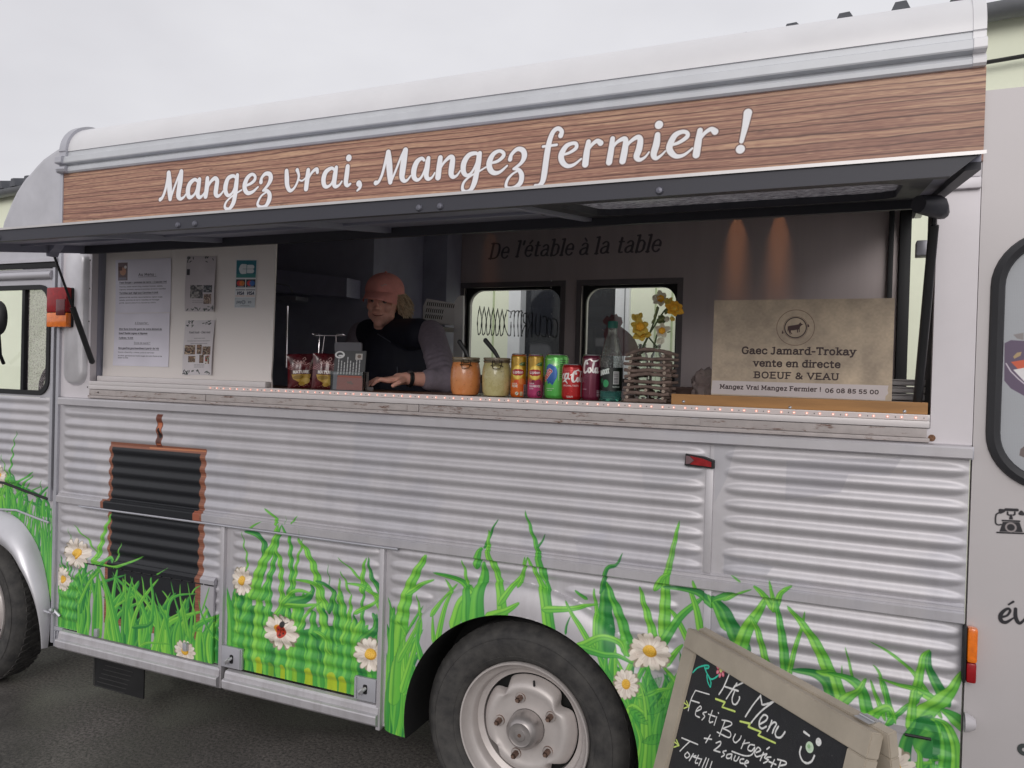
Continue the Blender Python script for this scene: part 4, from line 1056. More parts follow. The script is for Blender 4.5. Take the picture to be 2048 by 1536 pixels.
# ================================================================ setting
from mathutils.geometry import tessellate_polygon
def plate(mb, outer, holes, y0, y1, sides=True):
    """flat panel in (x,z) with holes, y0 = face towards the camera"""
    loops = [outer]+holes; P = [Vector((p[0], p[1], 0)) for l in loops for p in l]
    tris = tessellate_polygon([[Vector((p[0], p[1], 0)) for p in l] for l in loops]); n = len(P); o = []
    v = [(p.x, y0, p.y) for p in P]+[(p.x, y1, p.y) for p in P]
    f = [tuple(t) for t in tris]+[tuple(i+n for i in t[::-1]) for t in tris]
    if sides:
        k = 0
        for l in loops:
            m = len(l)
            for i in range(m): a, b = k+i, k+(i+1) % m; f.append((a, b, b+n, a+n))
            k += m
    return mb.add(v, f)
def rect(x0, z0, x1, z1): return [(x0, z0), (x1, z0), (x1, z1), (x0, z1)]

# ground: one sheet of worn wet asphalt
mg = bpy.data.materials.new('asphalt'); mg.use_nodes = True; n_ = mg.node_tree; b_ = n_.nodes['Principled BSDF']
tcg = n_.nodes.new('ShaderNodeTexCoord')
def NN(t, **k):
    q = n_.nodes.new(t)
    for a, v in k.items():
        if a in q.inputs: q.inputs[a].default_value = v
    return q
na = NN('ShaderNodeTexNoise', Scale=1.3, Detail=6); nb = NN('ShaderNodeTexNoise', Scale=75, Detail=8, Roughness=.8); nc = NN('ShaderNodeTexVoronoi', Scale=140)
for q in (na, nb, nc): n_.links.new(tcg.outputs['Object'], q.inputs['Vector'])
ra = n_.nodes.new('ShaderNodeValToRGB'); ra.color_ramp.elements[0].position = .42; ra.color_ramp.elements[1].position = .58
ra.color_ramp.elements[0].color = (.046, .044, .043, 1); ra.color_ramp.elements[1].color = (.115, .108, .103, 1); n_.links.new(na.outputs[0], ra.inputs[0])
rb = n_.nodes.new('ShaderNodeValToRGB'); rb.color_ramp.elements[0].position = .4; rb.color_ramp.elements[1].position = .68
rb.color_ramp.elements[0].color = (.45, .45, .45, 1); rb.color_ramp.elements[1].color = (2.6, 2.5, 2.4, 1); n_.links.new(nb.outputs[0], rb.inputs[0])
mx = n_.nodes.new('ShaderNodeMix'); mx.data_type = 'RGBA'; mx.blend_type = 'MULTIPLY'; mx.inputs[0].default_value = 1
n_.links.new(ra.outputs[0], mx.inputs[6]); n_.links.new(rb.outputs[0], mx.inputs[7]); n_.links.new(mx.outputs[2], b_.inputs['Base Color'])
rr = n_.nodes.new('ShaderNodeMapRange'); rr.inputs['From Min'].default_value = .42; rr.inputs['From Max'].default_value = .58; rr.inputs['To Min'].default_value = .32; rr.inputs['To Max'].default_value = .8
n_.links.new(na.outputs[0], rr.inputs['Value']); n_.links.new(rr.outputs[0], b_.inputs['Roughness'])
bu = n_.nodes.new('ShaderNodeBump'); bu.inputs['Distance'].default_value = .006; n_.links.new(nb.outputs[0], bu.inputs['Height']); n_.links.new(bu.outputs[0], b_.inputs['Normal'])
MB().add([(-250, -250, 0), (250, -250, 0), (250, 250, 0), (-250, 250, 0)], [(0, 1, 2, 3)]).build('ground', mg, kind='structure')

# building behind
m_green = mat('pale_green_render', srgb(238, 242, 220), .85, var=.05, scale=1.2, bump=.001, bscale=30)
m_white = mat('white_upvc', srgb(228, 230, 232), .4, var=.03)
m_zinc = mat('zinc_gutter', srgb(118, 120, 124), .45, metal=.3, var=.15, scale=6)
m_slate = mat('grey_roof_sheet', srgb(84, 86, 92), .6, var=.18, scale=8)
BD = ray(-1587, 670); BD = np.array([BD[0], BD[1], 0]); BD /= np.linalg.norm(BD)      # direction along the wall, away from the camera
BO = np.array([-1.8, 3.3, 0.]); BN = np.array([BD[1], -BD[0], 0.])
if np.dot(BN, CAM-BO) < 0: BN = -BN
def bt(px, py=600):
    p = on_plane(px, py, BO, BN); return float(np.dot(p-BO, BD)), float(p[2])
gut_r = bt(1976, 41); gut_l = bt(0, 397); HE = gut_r[1]
def BP(t, d, z): q = BO+BD*t+BN*d; return (q[0], q[1], z)     # t along the wall, d towards the van, z up
def bbox(mb, t0, t1, d0, d1, z0, z1):
    v = [BP(t, d, z) for t in (t0, t1) for d in (d0, d1) for z in (z0, z1)]
    return mb.add(v, [(0, 1, 3, 2), (4, 6, 7, 5), (0, 4, 5, 1), (2, 3, 7, 6), (0, 2, 6, 4), (1, 5, 7, 3)])
bld = thing('low_building', 'pale green rendered building with grey ribbed roof and gutter behind the food truck', 'building', BP(0, 0, 0))
tL, tR = bt(1022)[0], bt(1262)[0]
t0, t1 = min(tL, tR), max(tL, tR)
q = MB()
for (a, b, z0, z1) in ((-9, t0, 0, HE), (t1, 16, 0, HE), (t0, t1, 2.75, HE)): bbox(q, a, b, -.3, 0, z0, z1)
q.build('wall', m_green, bld)
dr = MB(); fw = .05
for a, b in ((t0, t0+.11), (t1-.11, t1)): bbox(dr, a, b, -.1, .035, 0, 2.75)
bbox(dr, t0+.11, t1-.11, -.1, .035, 2.64, 2.75)
dfo = dr.build('patio_door', m_white, bld)
for k in range(2):
    a = t0+.125+k*.03
bbox(MB(), t0+.03, t0+.036, .035, .039, 0, 2.6).build('frame_bead', m_zinc, dfo)
m_dglass = mat('dark_door_glass', srgb(40, 42, 48), .05, spec=.8, var=.1)
bbox(MB(), t0+.11, t1-.11, -.06, -.05, .06, 2.64).build('door_pane', m_dglass, dfo)
bbox(MB(), (t0+t1)/2-.03, (t0+t1)/2+.03, -.05, -.02, .06, 2.64).build('mullion', mat('grey_mullion', srgb(120, 122, 128), .4), dfo)
# panel joints on the wall are real battens
for px in (988, 1312, 1345):
    t = bt(px)[0]; bbox(MB(), t-.006, t+.006, 0, .008, 0, HE-.05).build('joint_cover', mat('pale_joint', srgb(186, 200, 160), .7), bld)
# gutter half round and roof sheet with ribs
g = MB(); pr = [(.02+.075+.075*math.cos(a), HE+.03+.075*math.sin(a)-.0) for a in np.linspace(math.pi, 2*math.pi, 9)]
v = [BP(t, d, z) for t in (-9, 16) for d, z in pr]; g.add(v, [(i, i+1, i+10, i+9) for i in range(8)])
g.build('gutter', m_zinc, bld, smooth=True)
rf = MB(); ribs = []
bbox(rf, -9, 16, -6, .03, HE+.0, HE+.02)
v = [BP(-9, .13, HE+.05), BP(16, .13, HE+.05), BP(16, -5, HE+1.2), BP(-9, -5, HE+1.2), BP(-9, .13, HE+.035), BP(16, .13, HE+.035), BP(16, -5, HE+1.18), BP(-9, -5, HE+1.18)]
rf.add(v, [(0, 1, 2, 3), (7, 6, 5, 4), (0, 4, 5, 1)])
rfo = rf.build('roof', m_slate, bld)
t_r = bt(1805, 30)[0]; dt = abs(bt(1805, 30)[0]-bt(1695, 50)[0])
me_rib = None
for k in range(-12, 34):
    t = t_r+k*dt
    if t < -9 or t > 15.9: continue
    w1, w0 = .075, .03
    if me_rib is None:
        v = [BP(t+a, .15, HE+.05+z) for a, z in ((-w1, 0), (w1, 0), (w0, .10), (-w0, .10))]+[BP(t+a, -5, HE+1.22+z) for a, z in ((-w1, 0), (w1, 0), (w0, .10), (-w0, .10))]
        first = MB().add(v, [(0, 1, 2, 3), (7, 6, 5, 4), (0, 1, 5, 4), (1, 2, 6, 5), (2, 3, 7, 6), (3, 0, 4, 7)]).build('roof_rib', m_slate, rfo); tf = t; me_rib = 1
    else:
        dup(first, rfo, (t-tf)*Vector(BD))
for k in range(-5, 10):
    t = k*1.1; bbox(MB(), t, t+.02, 0, .12, HE-.08, HE-.03).build('gutter_bracket', m_zinc, bld)
ca = on_plane(1960, 127, BO+BN*.06, BN); cb2 = on_plane(2048, 112, BO+BN*.06, BN); dd = cb2-ca
cab_pts = [ca-dd*8+np.array([0, 0, .25]), ca-dd*3+np.array([0, 0, .06]), ca, cb2, cb2+dd*6]
tag(MB().tube(cab_pts, .012, 6).build('cable', mat('black_cable', (.03, .03, .03), .6)), 'thin dark cable strung along the pale green wall above the open rear door', 'cable')

# ================================================================ the food truck
m_silver = mat('silver_paint', srgb(190, 188, 194), .42, metal=.35, var=.06, scale=5, bump=.0006, bscale=14)
m_roofp = mat('silver_roof_paint', srgb(220, 219, 221), .42, metal=.1, var=.035, scale=5, bump=.001, bscale=7)
m_trim = mat('grey_trim_paint', srgb(180, 180, 187), .42, metal=.35, var=.06, scale=8)
m_black = mat('black_rubber', (.012, .012, .014), .55, var=.2)
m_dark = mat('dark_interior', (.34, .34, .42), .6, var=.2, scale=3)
m_under = mat('underbody_black', (.008, .008, .008), .8, var=.3)
def side_paint(name, base, rough=.42, metal=.45):
    m = mat(name, base, rough, metal, var=.06, scale=5, bump=.0007, bscale=16); n = m.node_tree; b = n.nodes['Principled BSDF']
    ti = n.nodes.new('ShaderNodeTexImage'); ti.image = IMG_SIDE; ti.interpolation = 'Cubic'; ti.extension = 'CLIP'
    uv = n.nodes.new('ShaderNodeUVMap'); uv.uv_map = 'UVMap'; n.links.new(uv.outputs[0], ti.inputs[0])
    l = b.inputs['Base Color'].links[0]; src = l.from_socket
    mx = n.nodes.new('ShaderNodeMix'); mx.data_type = 'RGBA'; n.links.new(ti.outputs['Alpha'], mx.inputs[0]); n.links.new(src, mx.inputs[6]); n.links.new(ti.outputs['Color'], mx.inputs[7]); n.links.new(mx.outputs[2], b.inputs['Base Color'])
    mm = n.nodes.new('ShaderNodeMapRange'); mm.inputs['To Min'].default_value = metal; mm.inputs['To Max'].default_value = 0; n.links.new(ti.outputs['Alpha'], mm.inputs['Value']); n.links.new(mm.outputs[0], b.inputs['Metallic'])
    b.inputs['Coat Weight'].default_value = .15; b.inputs['Coat Roughness'].default_value = .3
    # greyer touched-up paint in patches
    nt2 = n.nodes.new('ShaderNodeTexNoise'); nt2.inputs['Scale'].default_value = 2.4; nt2.inputs['Detail'].default_value = 2
    tcx = [q for q in n.nodes if q.type == 'TEX_COORD'][0]; n.links.new(tcx.outputs['Object'], nt2.inputs[0])
    r2 = n.nodes.new('ShaderNodeValToRGB'); r2.color_ramp.elements[0].position = .56; r2.color_ramp.elements[1].position = .60; r2.color_ramp.elements[1].color = (.93, .94, .96, 1); r2.color_ramp.elements[0].color = (1, 1, 1, 1)
    # road film: speckle and runs, thicker low down
    sx_ = n.nodes.new('ShaderNodeSeparateXYZ'); n.links.new(tcx.outputs['Object'], sx_.inputs[0])
    mpd = n.nodes.new('ShaderNodeMapping'); mpd.inputs['Scale'].default_value = (26, 26, 3.5); n.links.new(tcx.outputs['Object'], mpd.inputs[0])
    nd = n.nodes.new('ShaderNodeTexNoise'); nd.inputs['Scale'].default_value = 1.0; nd.inputs['Detail'].default_value = 7; nd.inputs['Roughness'].default_value = .7; n.links.new(mpd.outputs[0], nd.inputs[0])
    rd_ = n.nodes.new('ShaderNodeValToRGB'); rd_.color_ramp.elements[0].position = .45; rd_.color_ramp.elements[1].position = .72; rd_.color_ramp.elements[0].color = (1, 1, 1, 1); rd_.color_ramp.elements[1].color = (.70, .68, .66, 1); n.links.new(nd.outputs[0], rd_.inputs[0])
    zf = n.nodes.new('ShaderNodeMapRange'); zf.inputs['From Min'].default_value = 1.3; zf.inputs['From Max'].default_value = .3; zf.inputs['To Min'].default_value = .12; zf.inputs['To Max'].default_value = .6; n.links.new(sx_.outputs['Z'], zf.inputs['Value'])
    md_ = n.nodes.new('ShaderNodeMix'); md_.data_type = 'RGBA'; md_.blend_type = 'MULTIPLY'; n.links.new(zf.outputs[0], md_.inputs[0]); n.links.new(mx.outputs[2], md_.inputs[6]); n.links.new(rd_.outputs[0], md_.inputs[7]); n.links.new(md_.outputs[2], b.inputs['Base Color'])
    n.links.new(nt2.outputs[0], r2.inputs[0]); m2_ = n.nodes.new('ShaderNodeMix'); m2_.data_type = 'RGBA'; m2_.blend_type = 'MULTIPLY'; m2_.inputs[0].default_value = 1
    n.links.new(src, m2_.inputs[6]); n.links.new(r2.outputs[0], m2_.inputs[7]); n.links.new(m2_.outputs[2], mx.inputs[6])
    return m
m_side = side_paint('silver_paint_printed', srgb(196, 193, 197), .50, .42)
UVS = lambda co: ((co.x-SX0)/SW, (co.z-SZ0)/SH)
van = thing('food_truck', 'silver corrugated vintage food truck with grass and daisy artwork and open serving hatch', 'food truck', (-1.5, .95, 0))

ARX, ARZ, ARR = -.943, .352, .405
def panel(name, x0, x1, z0, z1, beads, arch=False, fine=False, y=0., hole=None, hw=.0190, hh=.0082):
    xs = set([x0, x1]); step = .0065
    if fine: xs |= set(np.arange(x0, x1, step))
    else:
        xs |= set(np.arange(x0, x1, .06))
        for b in beads:
            for e in (b[0], b[1]): xs |= set(np.arange(max(x0, e-.01), min(x1, e+.085), .006)) | set(np.arange(max(x0, e-.085), min(x1, e+.01), .006))
    xs = sorted(xs); k = [xs[0]]
    for x in xs[1:]:
        if x-k[-1] > .0035: k.append(x)
    k[-1] = x1; xs = np.array(k); nz_ = int(round((z1-z0)/.0039)); zs = np.linspace(z0, z1, nz_+1)
    X, Zz = np.meshgrid(xs, zs); Y = np.zeros_like(X)
    for (a, b, zc) in beads:
        tl_, tr_ = np.clip((X-a)/.06, 0, 1), np.clip((b-X)/.06, 0, 1); t = np.minimum(tl_, tr_); s_ = np.sqrt(np.maximum(0, 1-(1-t)**2.0))
        d = np.abs(Zz-zc)/np.maximum(hw*(.35+.65*s_), 1e-4); h = np.where(d < 1, (np.cos(np.pi*d)*.5+.5)**.62, 0)*hh*s_
        Y = np.maximum(Y, h)
    if arch:
        rho = np.hypot(X-ARX, Zz-ARZ); t = np.clip((rho-ARR)/.098, 0, 1)
        fl = np.where(rho < ARR+.098, .004+.034*np.sqrt(np.maximum(0, 1-t**2.2)), 0); Y = np.maximum(Y*(rho > ARR+.105), fl)
        for i in range(X.shape[0]):
            for j in range(X.shape[1]):
                r_ = rho[i, j]
                if abs(r_-ARR) < .0046 and r_ > 0: X[i, j] = ARX+(X[i, j]-ARX)*ARR/r_; Zz[i, j] = ARZ+(Zz[i, j]-ARZ)*ARR/r_
        rho = np.hypot(X-ARX, Zz-ARZ)
    Yw = y-Y; H2, W2 = X.shape; idx = np.arange(H2*W2).reshape(H2, W2); fs = []
    for i in range(H2-1):
        for j in range(W2-1):
            if arch and (rho[i, j] < ARR-1e-4 or rho[i+1, j+1] < ARR-1e-4 or rho[i, j+1] < ARR-1e-4 or rho[i+1, j] < ARR-1e-4): continue
            if hole:
                cx_, cz_ = X[i, j]+.002, Zz[i, j]+.002
                if hole[0] < cx_ < hole[2] and hole[1] < cz_ < hole[3]: continue
            fs.append((idx[i, j], idx[i, j+1], idx[i+1, j+1], idx[i+1, j]))
    used = sorted(set(i for f in fs for i in f)); mp_ = {a: b for b, a in enumerate(used)}
    fl_x, fl_y, fl_z = X.ravel(), Yw.ravel(), Zz.ravel()
    mb = MB().add([(fl_x[i], fl_y[i], fl_z[i]) for i in used], [tuple(mp_[i] for i in f) for f in fs])
    return mb.build(name, m_side, van, smooth=True, uv=UVS, angle=50)
UP = [1.306-.047*k for k in range(8)]
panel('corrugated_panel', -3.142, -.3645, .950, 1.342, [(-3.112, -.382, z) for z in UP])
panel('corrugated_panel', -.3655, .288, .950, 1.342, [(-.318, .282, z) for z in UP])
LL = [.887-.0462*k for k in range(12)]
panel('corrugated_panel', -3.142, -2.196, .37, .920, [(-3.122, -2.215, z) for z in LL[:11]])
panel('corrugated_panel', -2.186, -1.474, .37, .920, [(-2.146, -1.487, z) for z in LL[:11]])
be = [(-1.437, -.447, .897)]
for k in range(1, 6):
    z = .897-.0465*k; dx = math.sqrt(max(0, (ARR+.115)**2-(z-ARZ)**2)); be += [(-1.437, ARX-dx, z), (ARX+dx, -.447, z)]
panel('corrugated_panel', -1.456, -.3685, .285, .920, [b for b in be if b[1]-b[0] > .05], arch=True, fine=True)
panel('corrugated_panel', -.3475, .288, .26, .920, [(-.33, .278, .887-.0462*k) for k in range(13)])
# cover strips and posts
def pbox(name, x0, x1, y0, y1, z0, z1, m=None, bev=.003, parent=None, uv=True, **k):
    return MB().box(x0, x1, y0, y1, z0, z1, bev).build(name, m or m_side, parent or van, smooth=True, uv=UVS if uv else None, **k)
pbox('cover_strip', -.374, -.352, -.009, .004, .963, 1.268); pbox('cover_strip', -.369, -.347, -.009, .004, .262, .915)
pbox('door_post', -2.197, -2.180, -.016, .01, .285, .915); pbox('door_post', -1.474, -1.456, -.018, .01, .275, .915)
pbox('corner_strip', -3.160, -3.141, -.012, .03, .30, 2.34, m_trim, uv=False)
# sill rail and mid rail, stepped profiles
def rail(name, x0, x1, prof, m=None):
    return MB().xprism(prof, x0, x1).build(name, m or m_side, van, smooth=True, uv=UVS, angle=25)
rail('sill_rail', -3.118, .290, [(0, 1.338), (-.026, 1.340), (-.030, 1.343), (-.031, 1.366), (-.028, 1.371), (0, 1.3745)])
rail('mid_rail', -3.128, .286, [(0, .916), (-.018, .917), (-.021, .920), (-.022, .944), (-.018, .948), (-.012, .9495), (-.012, .957), (-.006, .959), (0, .966)])
MB().tube([(-2.984, -.021, .9135), (-2.2, -.021, .9135), (-1.40, -.021, .9135)], .0042, 6).build('drip_rod', m_trim, van, smooth=True)
pbox('end_cap', .286, .294, -.026, .0, 1.338, 1.372, m_trim, uv=False)
for x0, x1, z0, z1 in ((-3.095, -2.186, .283, .366), (-2.158, -1.463, .283, .362)):
    rail('step_rail', x0, x1, [(.0, z0), (-.020, z0+.004), (-.034, z0+.016), (-.036, z0+.042), (-.034, z0+.046), (-.022, z0+.050), (-.020, z1-.012), (-.014, z1-.004), (.0, z1)])
tw = MB(); tw.tube([(-3.128, -.012, .325), (-3.112, -.012, .325), (-3.112, -.012, .358), (-3.128, -.012, .358)], .004, 6, closed=True); tw.build('tow_loop', m_trim, van, smooth=True)
pbox('sill_corner', -3.145, -3.09, -.008, .02, .285, .372, m_trim, uv=False)
# flat storage flaps
hz0, hz1 = .372, .700
p_ = [S(165, 1128), S(434, 1170), S(426, 1336), S(165, 1272)]
MB().prism([(-2.985, .372), (-2.226, .372), (-2.226, .678), (-2.985, .678)], -.016, -.006).build('storage_flap', m_side, van, uv=UVS)
MB().xprism([(-.006, .676), (-.020, .678), (-.022, .694), (-.012, .704), (-.004, .706)], -3.0, -2.222).build('flap_hinge', m_side, van, uv=UVS)
for x in np.arange(-2.93, -2.24, .055): MB().tube([(x, -.0200, .6755), (x+.045, -.0200, .6755)], .0025, 6).build('hinge_knuckle', m_black, van)
MB().prism([(-.34, .26), (.225, .26), (.225, .612), (-.34, .612)], -.017, -.006).build('storage_flap', m_side, van, uv=UVS)
MB().xprism([(-.006, .610), (-.021, .612), (-.023, .632), (-.012, .644), (-.004, .646)], -.34, .243).build('flap_hinge', m_side, van, uv=UVS)
for x in np.arange(-.20, .2, .09): MB().tube([(x, -.023, .611), (x+.06, -.023, .611)], .004, 6).build('hinge_knuckle', m_black, van)
for px, py in ((203, 1262), (380, 1290)):
    x, z = S(px, py); pbox('flap_clip', x-.010, x+.010, -.030, -.014, z-.016, z+.016, m_trim, uv=False)
# latch plates with turn handles on the sliding door
for (a, b, c_, d) in ((-2.180, -2.080, .372, .452), (-1.565, -1.478, .366, .447)):
    lp = pbox('latch_plate', a, b, -.016, -.004, c_, d, m_trim, .002, uv=False)
    xm = (a+b)/2; s_ = -1 if a < -2 else 1
    MB().box(b-.012 if a < -2 else a+.002, b-.004 if a < -2 else a+.010, -.022, -.015, c_+.004, d-.002, .001).build('latch_fold', m_trim, lp)
    MB().prism(rrect(xm-.008, .390, xm+.009, .424, .006, 4), -.0175, -.0155).build('latch_slot', m_black, lp)
    MB().tube([(xm+.006, -.020, .414), (xm, -.030, .410), (xm-.010, -.031, .400), (xm-.012, -.029, .392)], [.005, .0075, .008, .006], 8).build('latch_handle', mat('worn_zinc', srgb(190, 190, 192), .35, metal=.7), lp, smooth=True)
# door hold-back hook near the cab
MB().tube([(-3.185, -.02, .436), (-3.15, -.03, .438), (-3.118, -.02, .436)], .006, 6).sphere((-3.13, -.03, .45), .011, 8, 6).tube([(-3.13, -.02, .45), (-3.10, -.012, .424)], .007, 6).build('door_catch', m_trim, van, smooth=True)

# --- body around the serving opening
OX0, OX1, OZ0, OZ1 = -2.962, .196, 1.412, 2.018
m_body = mat('silver_body_plain', srgb(208, 203, 207), .45, metal=.15, var=.05, scale=4, bump=.0008, bscale=6)
q = MB(); plate(q, rect(-3.145, 1.374, .292, 2.101), [rect(OX0, OZ0, OX1, OZ1)], 0, .03); q.build('serving_side', m_body, van)
pbox('header_strip', .165, .290, -.010, .002, 2.060, 2.100, m_body, uv=False); pbox('header_strip', .135, .291, -.016, .002, 2.030, 2.058, m_body, uv=False)
pbox('rear_post', .240, .2915, .031, .075, .30, 2.36, m_body, uv=False)
rv = MB().lathe([(.0001, -.0022), (.0022, -.0016), (.003, 0)], (.205, 0, 2.004), 'y', 8).build('rivet', m_trim, van)
for i in range(14):
    x, z = [(.262, 1.985), (.262, 1.95), (.262, 1.92), (.275, 1.88), (.275, 1.5), (.272, 1.62), (.262, 1.7), (.268, 1.8), (.24, 2.08), (.28, 2.07), (.28, 2.04), (.205, 1.46), (-2.985, 1.93), (-2.985, 1.75)][i]
    dup(rv, van, (x-.205, -.016 if z > 2.02 else 0, z-2.004))
m_hole = mat('screw_hole', (.01, .008, .007), .7)
for z in (1.42, 1.56, 1.70, 1.84, 1.96): MB().lathe([(.0001, -.0008), (.0032, -.0008), (.0034, .0)], (-2.974, 0, z), 'y', 8).build('screw_hole', m_hole, van)
# rusty screw strip under the opening
mr_ = mat('scuffed_cream_paint', srgb(176, 168, 166), .55, var=.1, scale=30); n = mr_.node_tree; b = n.nodes['Principled BSDF']
tcx = [z for z in n.nodes if z.type == 'TEX_COORD'][0]; mpx = n.nodes.new('ShaderNodeMapping'); mpx.inputs['Scale'].default_value = (.35, 1, 1.6); n.links.new(tcx.outputs['Object'], mpx.inputs[0])
nz2 = n.nodes.new('ShaderNodeTexNoise'); nz2.inputs['Scale'].default_value = 42; nz2.inputs['Detail'].default_value = 9; nz2.inputs['Roughness'].default_value = .75; n.links.new(mpx.outputs[0], nz2.inputs[0])
r2 = n.nodes.new('ShaderNodeValToRGB'); r2.color_ramp.elements[0].position = .56; r2.color_ramp.elements[1].position = .64; n.links.new(nz2.outputs[0], r2.inputs[0])
src = b.inputs['Base Color'].links[0].from_socket; mx = n.nodes.new('ShaderNodeMix'); mx.data_type = 'RGBA'; n.links.new(r2.outputs[0], mx.inputs[0]); n.links.new(src, mx.inputs[6]); mx.inputs[7].default_value = srgb(104, 72, 58); n.links.new(mx.outputs[2], b.inputs['Base Color'])
for a, b_2 in ((-2.955, -2.30), (-2.298, -1.34), (-1.338, -.42), (-.40, .19)): pbox('screw_strip', a, b_2-.002, -.007, .0, 1.388, 1.4115, mr_, .0015, uv=False)
for x in (-.43, -1.42): pbox('strip_bracket', x-.035, x+.035, -.011, -.0065, 1.390, 1.408, mr_, .001, uv=False)
pbox('ledge', -2.958, .195, -.012, .0, 1.3755, 1.387, mr_, .003, uv=False)
sh = MB().lathe([(.0001, -.0008), (.0036, -.0008), (.004, .0)], (-2.9, -.0072, 1.400), 'y', 8).build('screw_hole', m_hole, van)
for x in np.arange(-2.72, .19, .158): dup(sh, van, (x+2.9+.02*math.sin(x*9), 0, .003*math.sin(x*5)))
rs = MB().lathe([(.0001, -.006), (.005, -.006), (.009, -.004), (.0085, 0)], (.2, 0, 1.388), 'y', 10).build('rusty_bolt', mat('rust', srgb(120, 88, 66), .9, var=.5, scale=300), van)
dup(rs, van, (-3.172, 0, .028))
pbox('sill_channel', -2.955, .194, -.010, .006, 1.4135, 1.4315, mat('white_aluminium', srgb(214, 208, 208), .35, metal=.1, var=.03), .0015, uv=False)
led = pbox('led_tape', -2.285, .188, -.0125, -.0095, 1.4325, 1.4460, mat('led_tape_white', srgb(222, 210, 208), .35, var=.05), 0, uv=False)
pbox('sill_lip', -2.955, .194, -.0095, .03, 1.432, 1.4475, mat('white_aluminium', (1, 1, 1)), .001, uv=False)
m_led = mat('led_lit', (1, .35, .25), .4, emit=(1, .36, .26), es=.45); m_ledc = mat('led_core', (1, .8, .7), .4, emit=(1, .78, .68), es=1.1); m_chip = mat('led_resistor', (.06, .05, .05), .5)
l0 = MB().lathe([(.0001, -.0022), (.0024, -.0018), (.0032, 0)], (-2.27, -.0125, 1.4392), 'y', 10).build('led_light', m_led, led)
l1 = MB().lathe([(.0001, -.0032), (.0017, -.0028)], (-2.27, -.0125, 1.4392), 'y', 8).build('led_core', m_ledc, led)
c0 = MB().box(-2.252, -2.250, -.0135, -.012, 1.4375, 1.4405).build('resistor', m_chip, led)
N_LED = 74
for k in range(1, N_LED):
    x = k*.0333
    dup(l0, led, (x, 0, 0)); dup(l1, led, (x, 0, 0))
    if k % 2: dup(c0, led, (x, 0, 0))

# --- fascia, gutter and roof
MB().add([(FX0, -.006, FZ0), (FX0+FW, -.006, FZ0), (FX0+FW, -.006, FZ0+FH), (FX0, -.006, FZ0+FH), (FX0, 0.02, FZ0), (FX0+FW, .02, FZ0), (FX0+FW, .02, FZ0+FH), (FX0, .02, FZ0+FH)], [(0, 1, 2, 3), (4, 7, 6, 5), (0, 4, 5, 1), (3, 2, 6, 7), (0, 3, 7, 4), (1, 5, 6, 2)]).build('timber_print_fascia', print_mat('timber_print', IMG_FAS, rough=.42, spec=.4, bump=.0008), van, uv=lambda co: ((co.x-FX0)/FW, (co.z-FZ0)/FH))
def roofprof(o=0.):
    a = [(0, 2.337), (-.014-o, 2.338), (-.020-o, 2.344), (-.021-o, 2.356), (-.015-o, 2.364), (-.006-o, 2.368), (-.004-o, 2.374), (-.026-o, 2.377), (-.028-o, 2.381), (-.026-o, 2.404), (-.022-o, 2.407), (-.006-o, 2.410), (-.004-o, 2.430), (-.009-o, 2.433)]
    for t in np.linspace(180, 97, 14): a.append((.126+(.133+o)*math.cos(R(t)), 2.433+(.128+o)*math.sin(R(t))))
    a += [(.6, 2.578+o), (1.0, 2.584+o), (1.4, 2.578+o)]
    for t in np.linspace(83, 0, 8): a.append((1.80+.133*math.cos(R(t)), 2.433+(.128+o)*math.sin(R(t))))
    a += [(1.93, 2.337)]
    return a
_rp = roofprof(); MB().xprism(_rp[13:]+[(1.93, 2.4335), (.02, 2.4335)][::1], -3.13, .284).build('roof', m_roofp, van, smooth=True, angle=28)
MB().xprism(_rp[:13]+[(-.004, 2.4328), (.02, 2.4328), (.02, 2.337)], -3.13, .284).build('gutter', mat('gutter_grey_paint', srgb(198, 200, 204), .45, metal=.15, var=.06, scale=8), van, smooth=True, angle=28)
MB().xprism(roofprof(.012), -3.158, -3.118).build('roof_band', m_trim, van, smooth=True, angle=28)
MB().xprism(roofprof(.004), .262, .292).build('roof_band', m_roofp, van, smooth=True, angle=28)
MB().tube([(-3.155, -.02, 2.352), (-3.14, -.026, 2.352), (-3.10, -.024, 2.35)], .014, 8).build('gutter_end', m_trim, van, smooth=True)

# --- interior shell
m_inner = mat('inner_grey_panel', srgb(190, 178, 178), .34, metal=.3, var=.06, scale=2, aniso=.6, stretch=(6, 6, .4))
W1 = rrect(-2.125, 1.52, -1.535, 2.026, .085, 8); W2 = rrect(-1.382, 1.52, -.872, 2.026, .085, 8)
q = MB(); plate(q, rect(-2.30, .45, .196, 2.42), [rect(-2.140, 1.50, -1.522, 2.038), rect(-1.396, 1.50, -.858, 2.038)], 1.85, 1.858); fwp = q.build('inner_wall', m_inner, van)
for nm, W_, bx in (('rear_window', W1, (-2.140, 1.50, -1.522, 2.038)), ('rear_window', W2, (-1.396, 1.50, -.858, 2.038))):
    q = MB(); plate(q, rect(bx[0]-.002, bx[1]-.002, bx[2]+.002, bx[3]+.002), [W_], 1.885, 1.90); wf = q.build(nm, m_black, fwp)
    q = MB(); plate(q, rect(bx[0]-.03, bx[1]-.03, bx[2]+.03, bx[3]+.03), [rect(*bx)], 1.842, 1.85); q.build('window_trim', mat('inner_trim', srgb(112, 106, 108), .4, metal=.3), fwp)
m_glass = mat('clear_glass', (1, 1, 1), .0, trans=1., spec=.5, var=0., ior=1.1)
def glasspane(name, poly, y, parent, m=None): return MB().add([(p[0], y, p[1]) for p in poly], [tuple(range(len(poly)))]).build(name, m or m_pane, parent)
m_pane = bpy.data.materials.new('thin_glass'); m_pane.use_nodes = True; n = m_pane.node_tree; n.nodes.remove(n.nodes['Principled BSDF'])
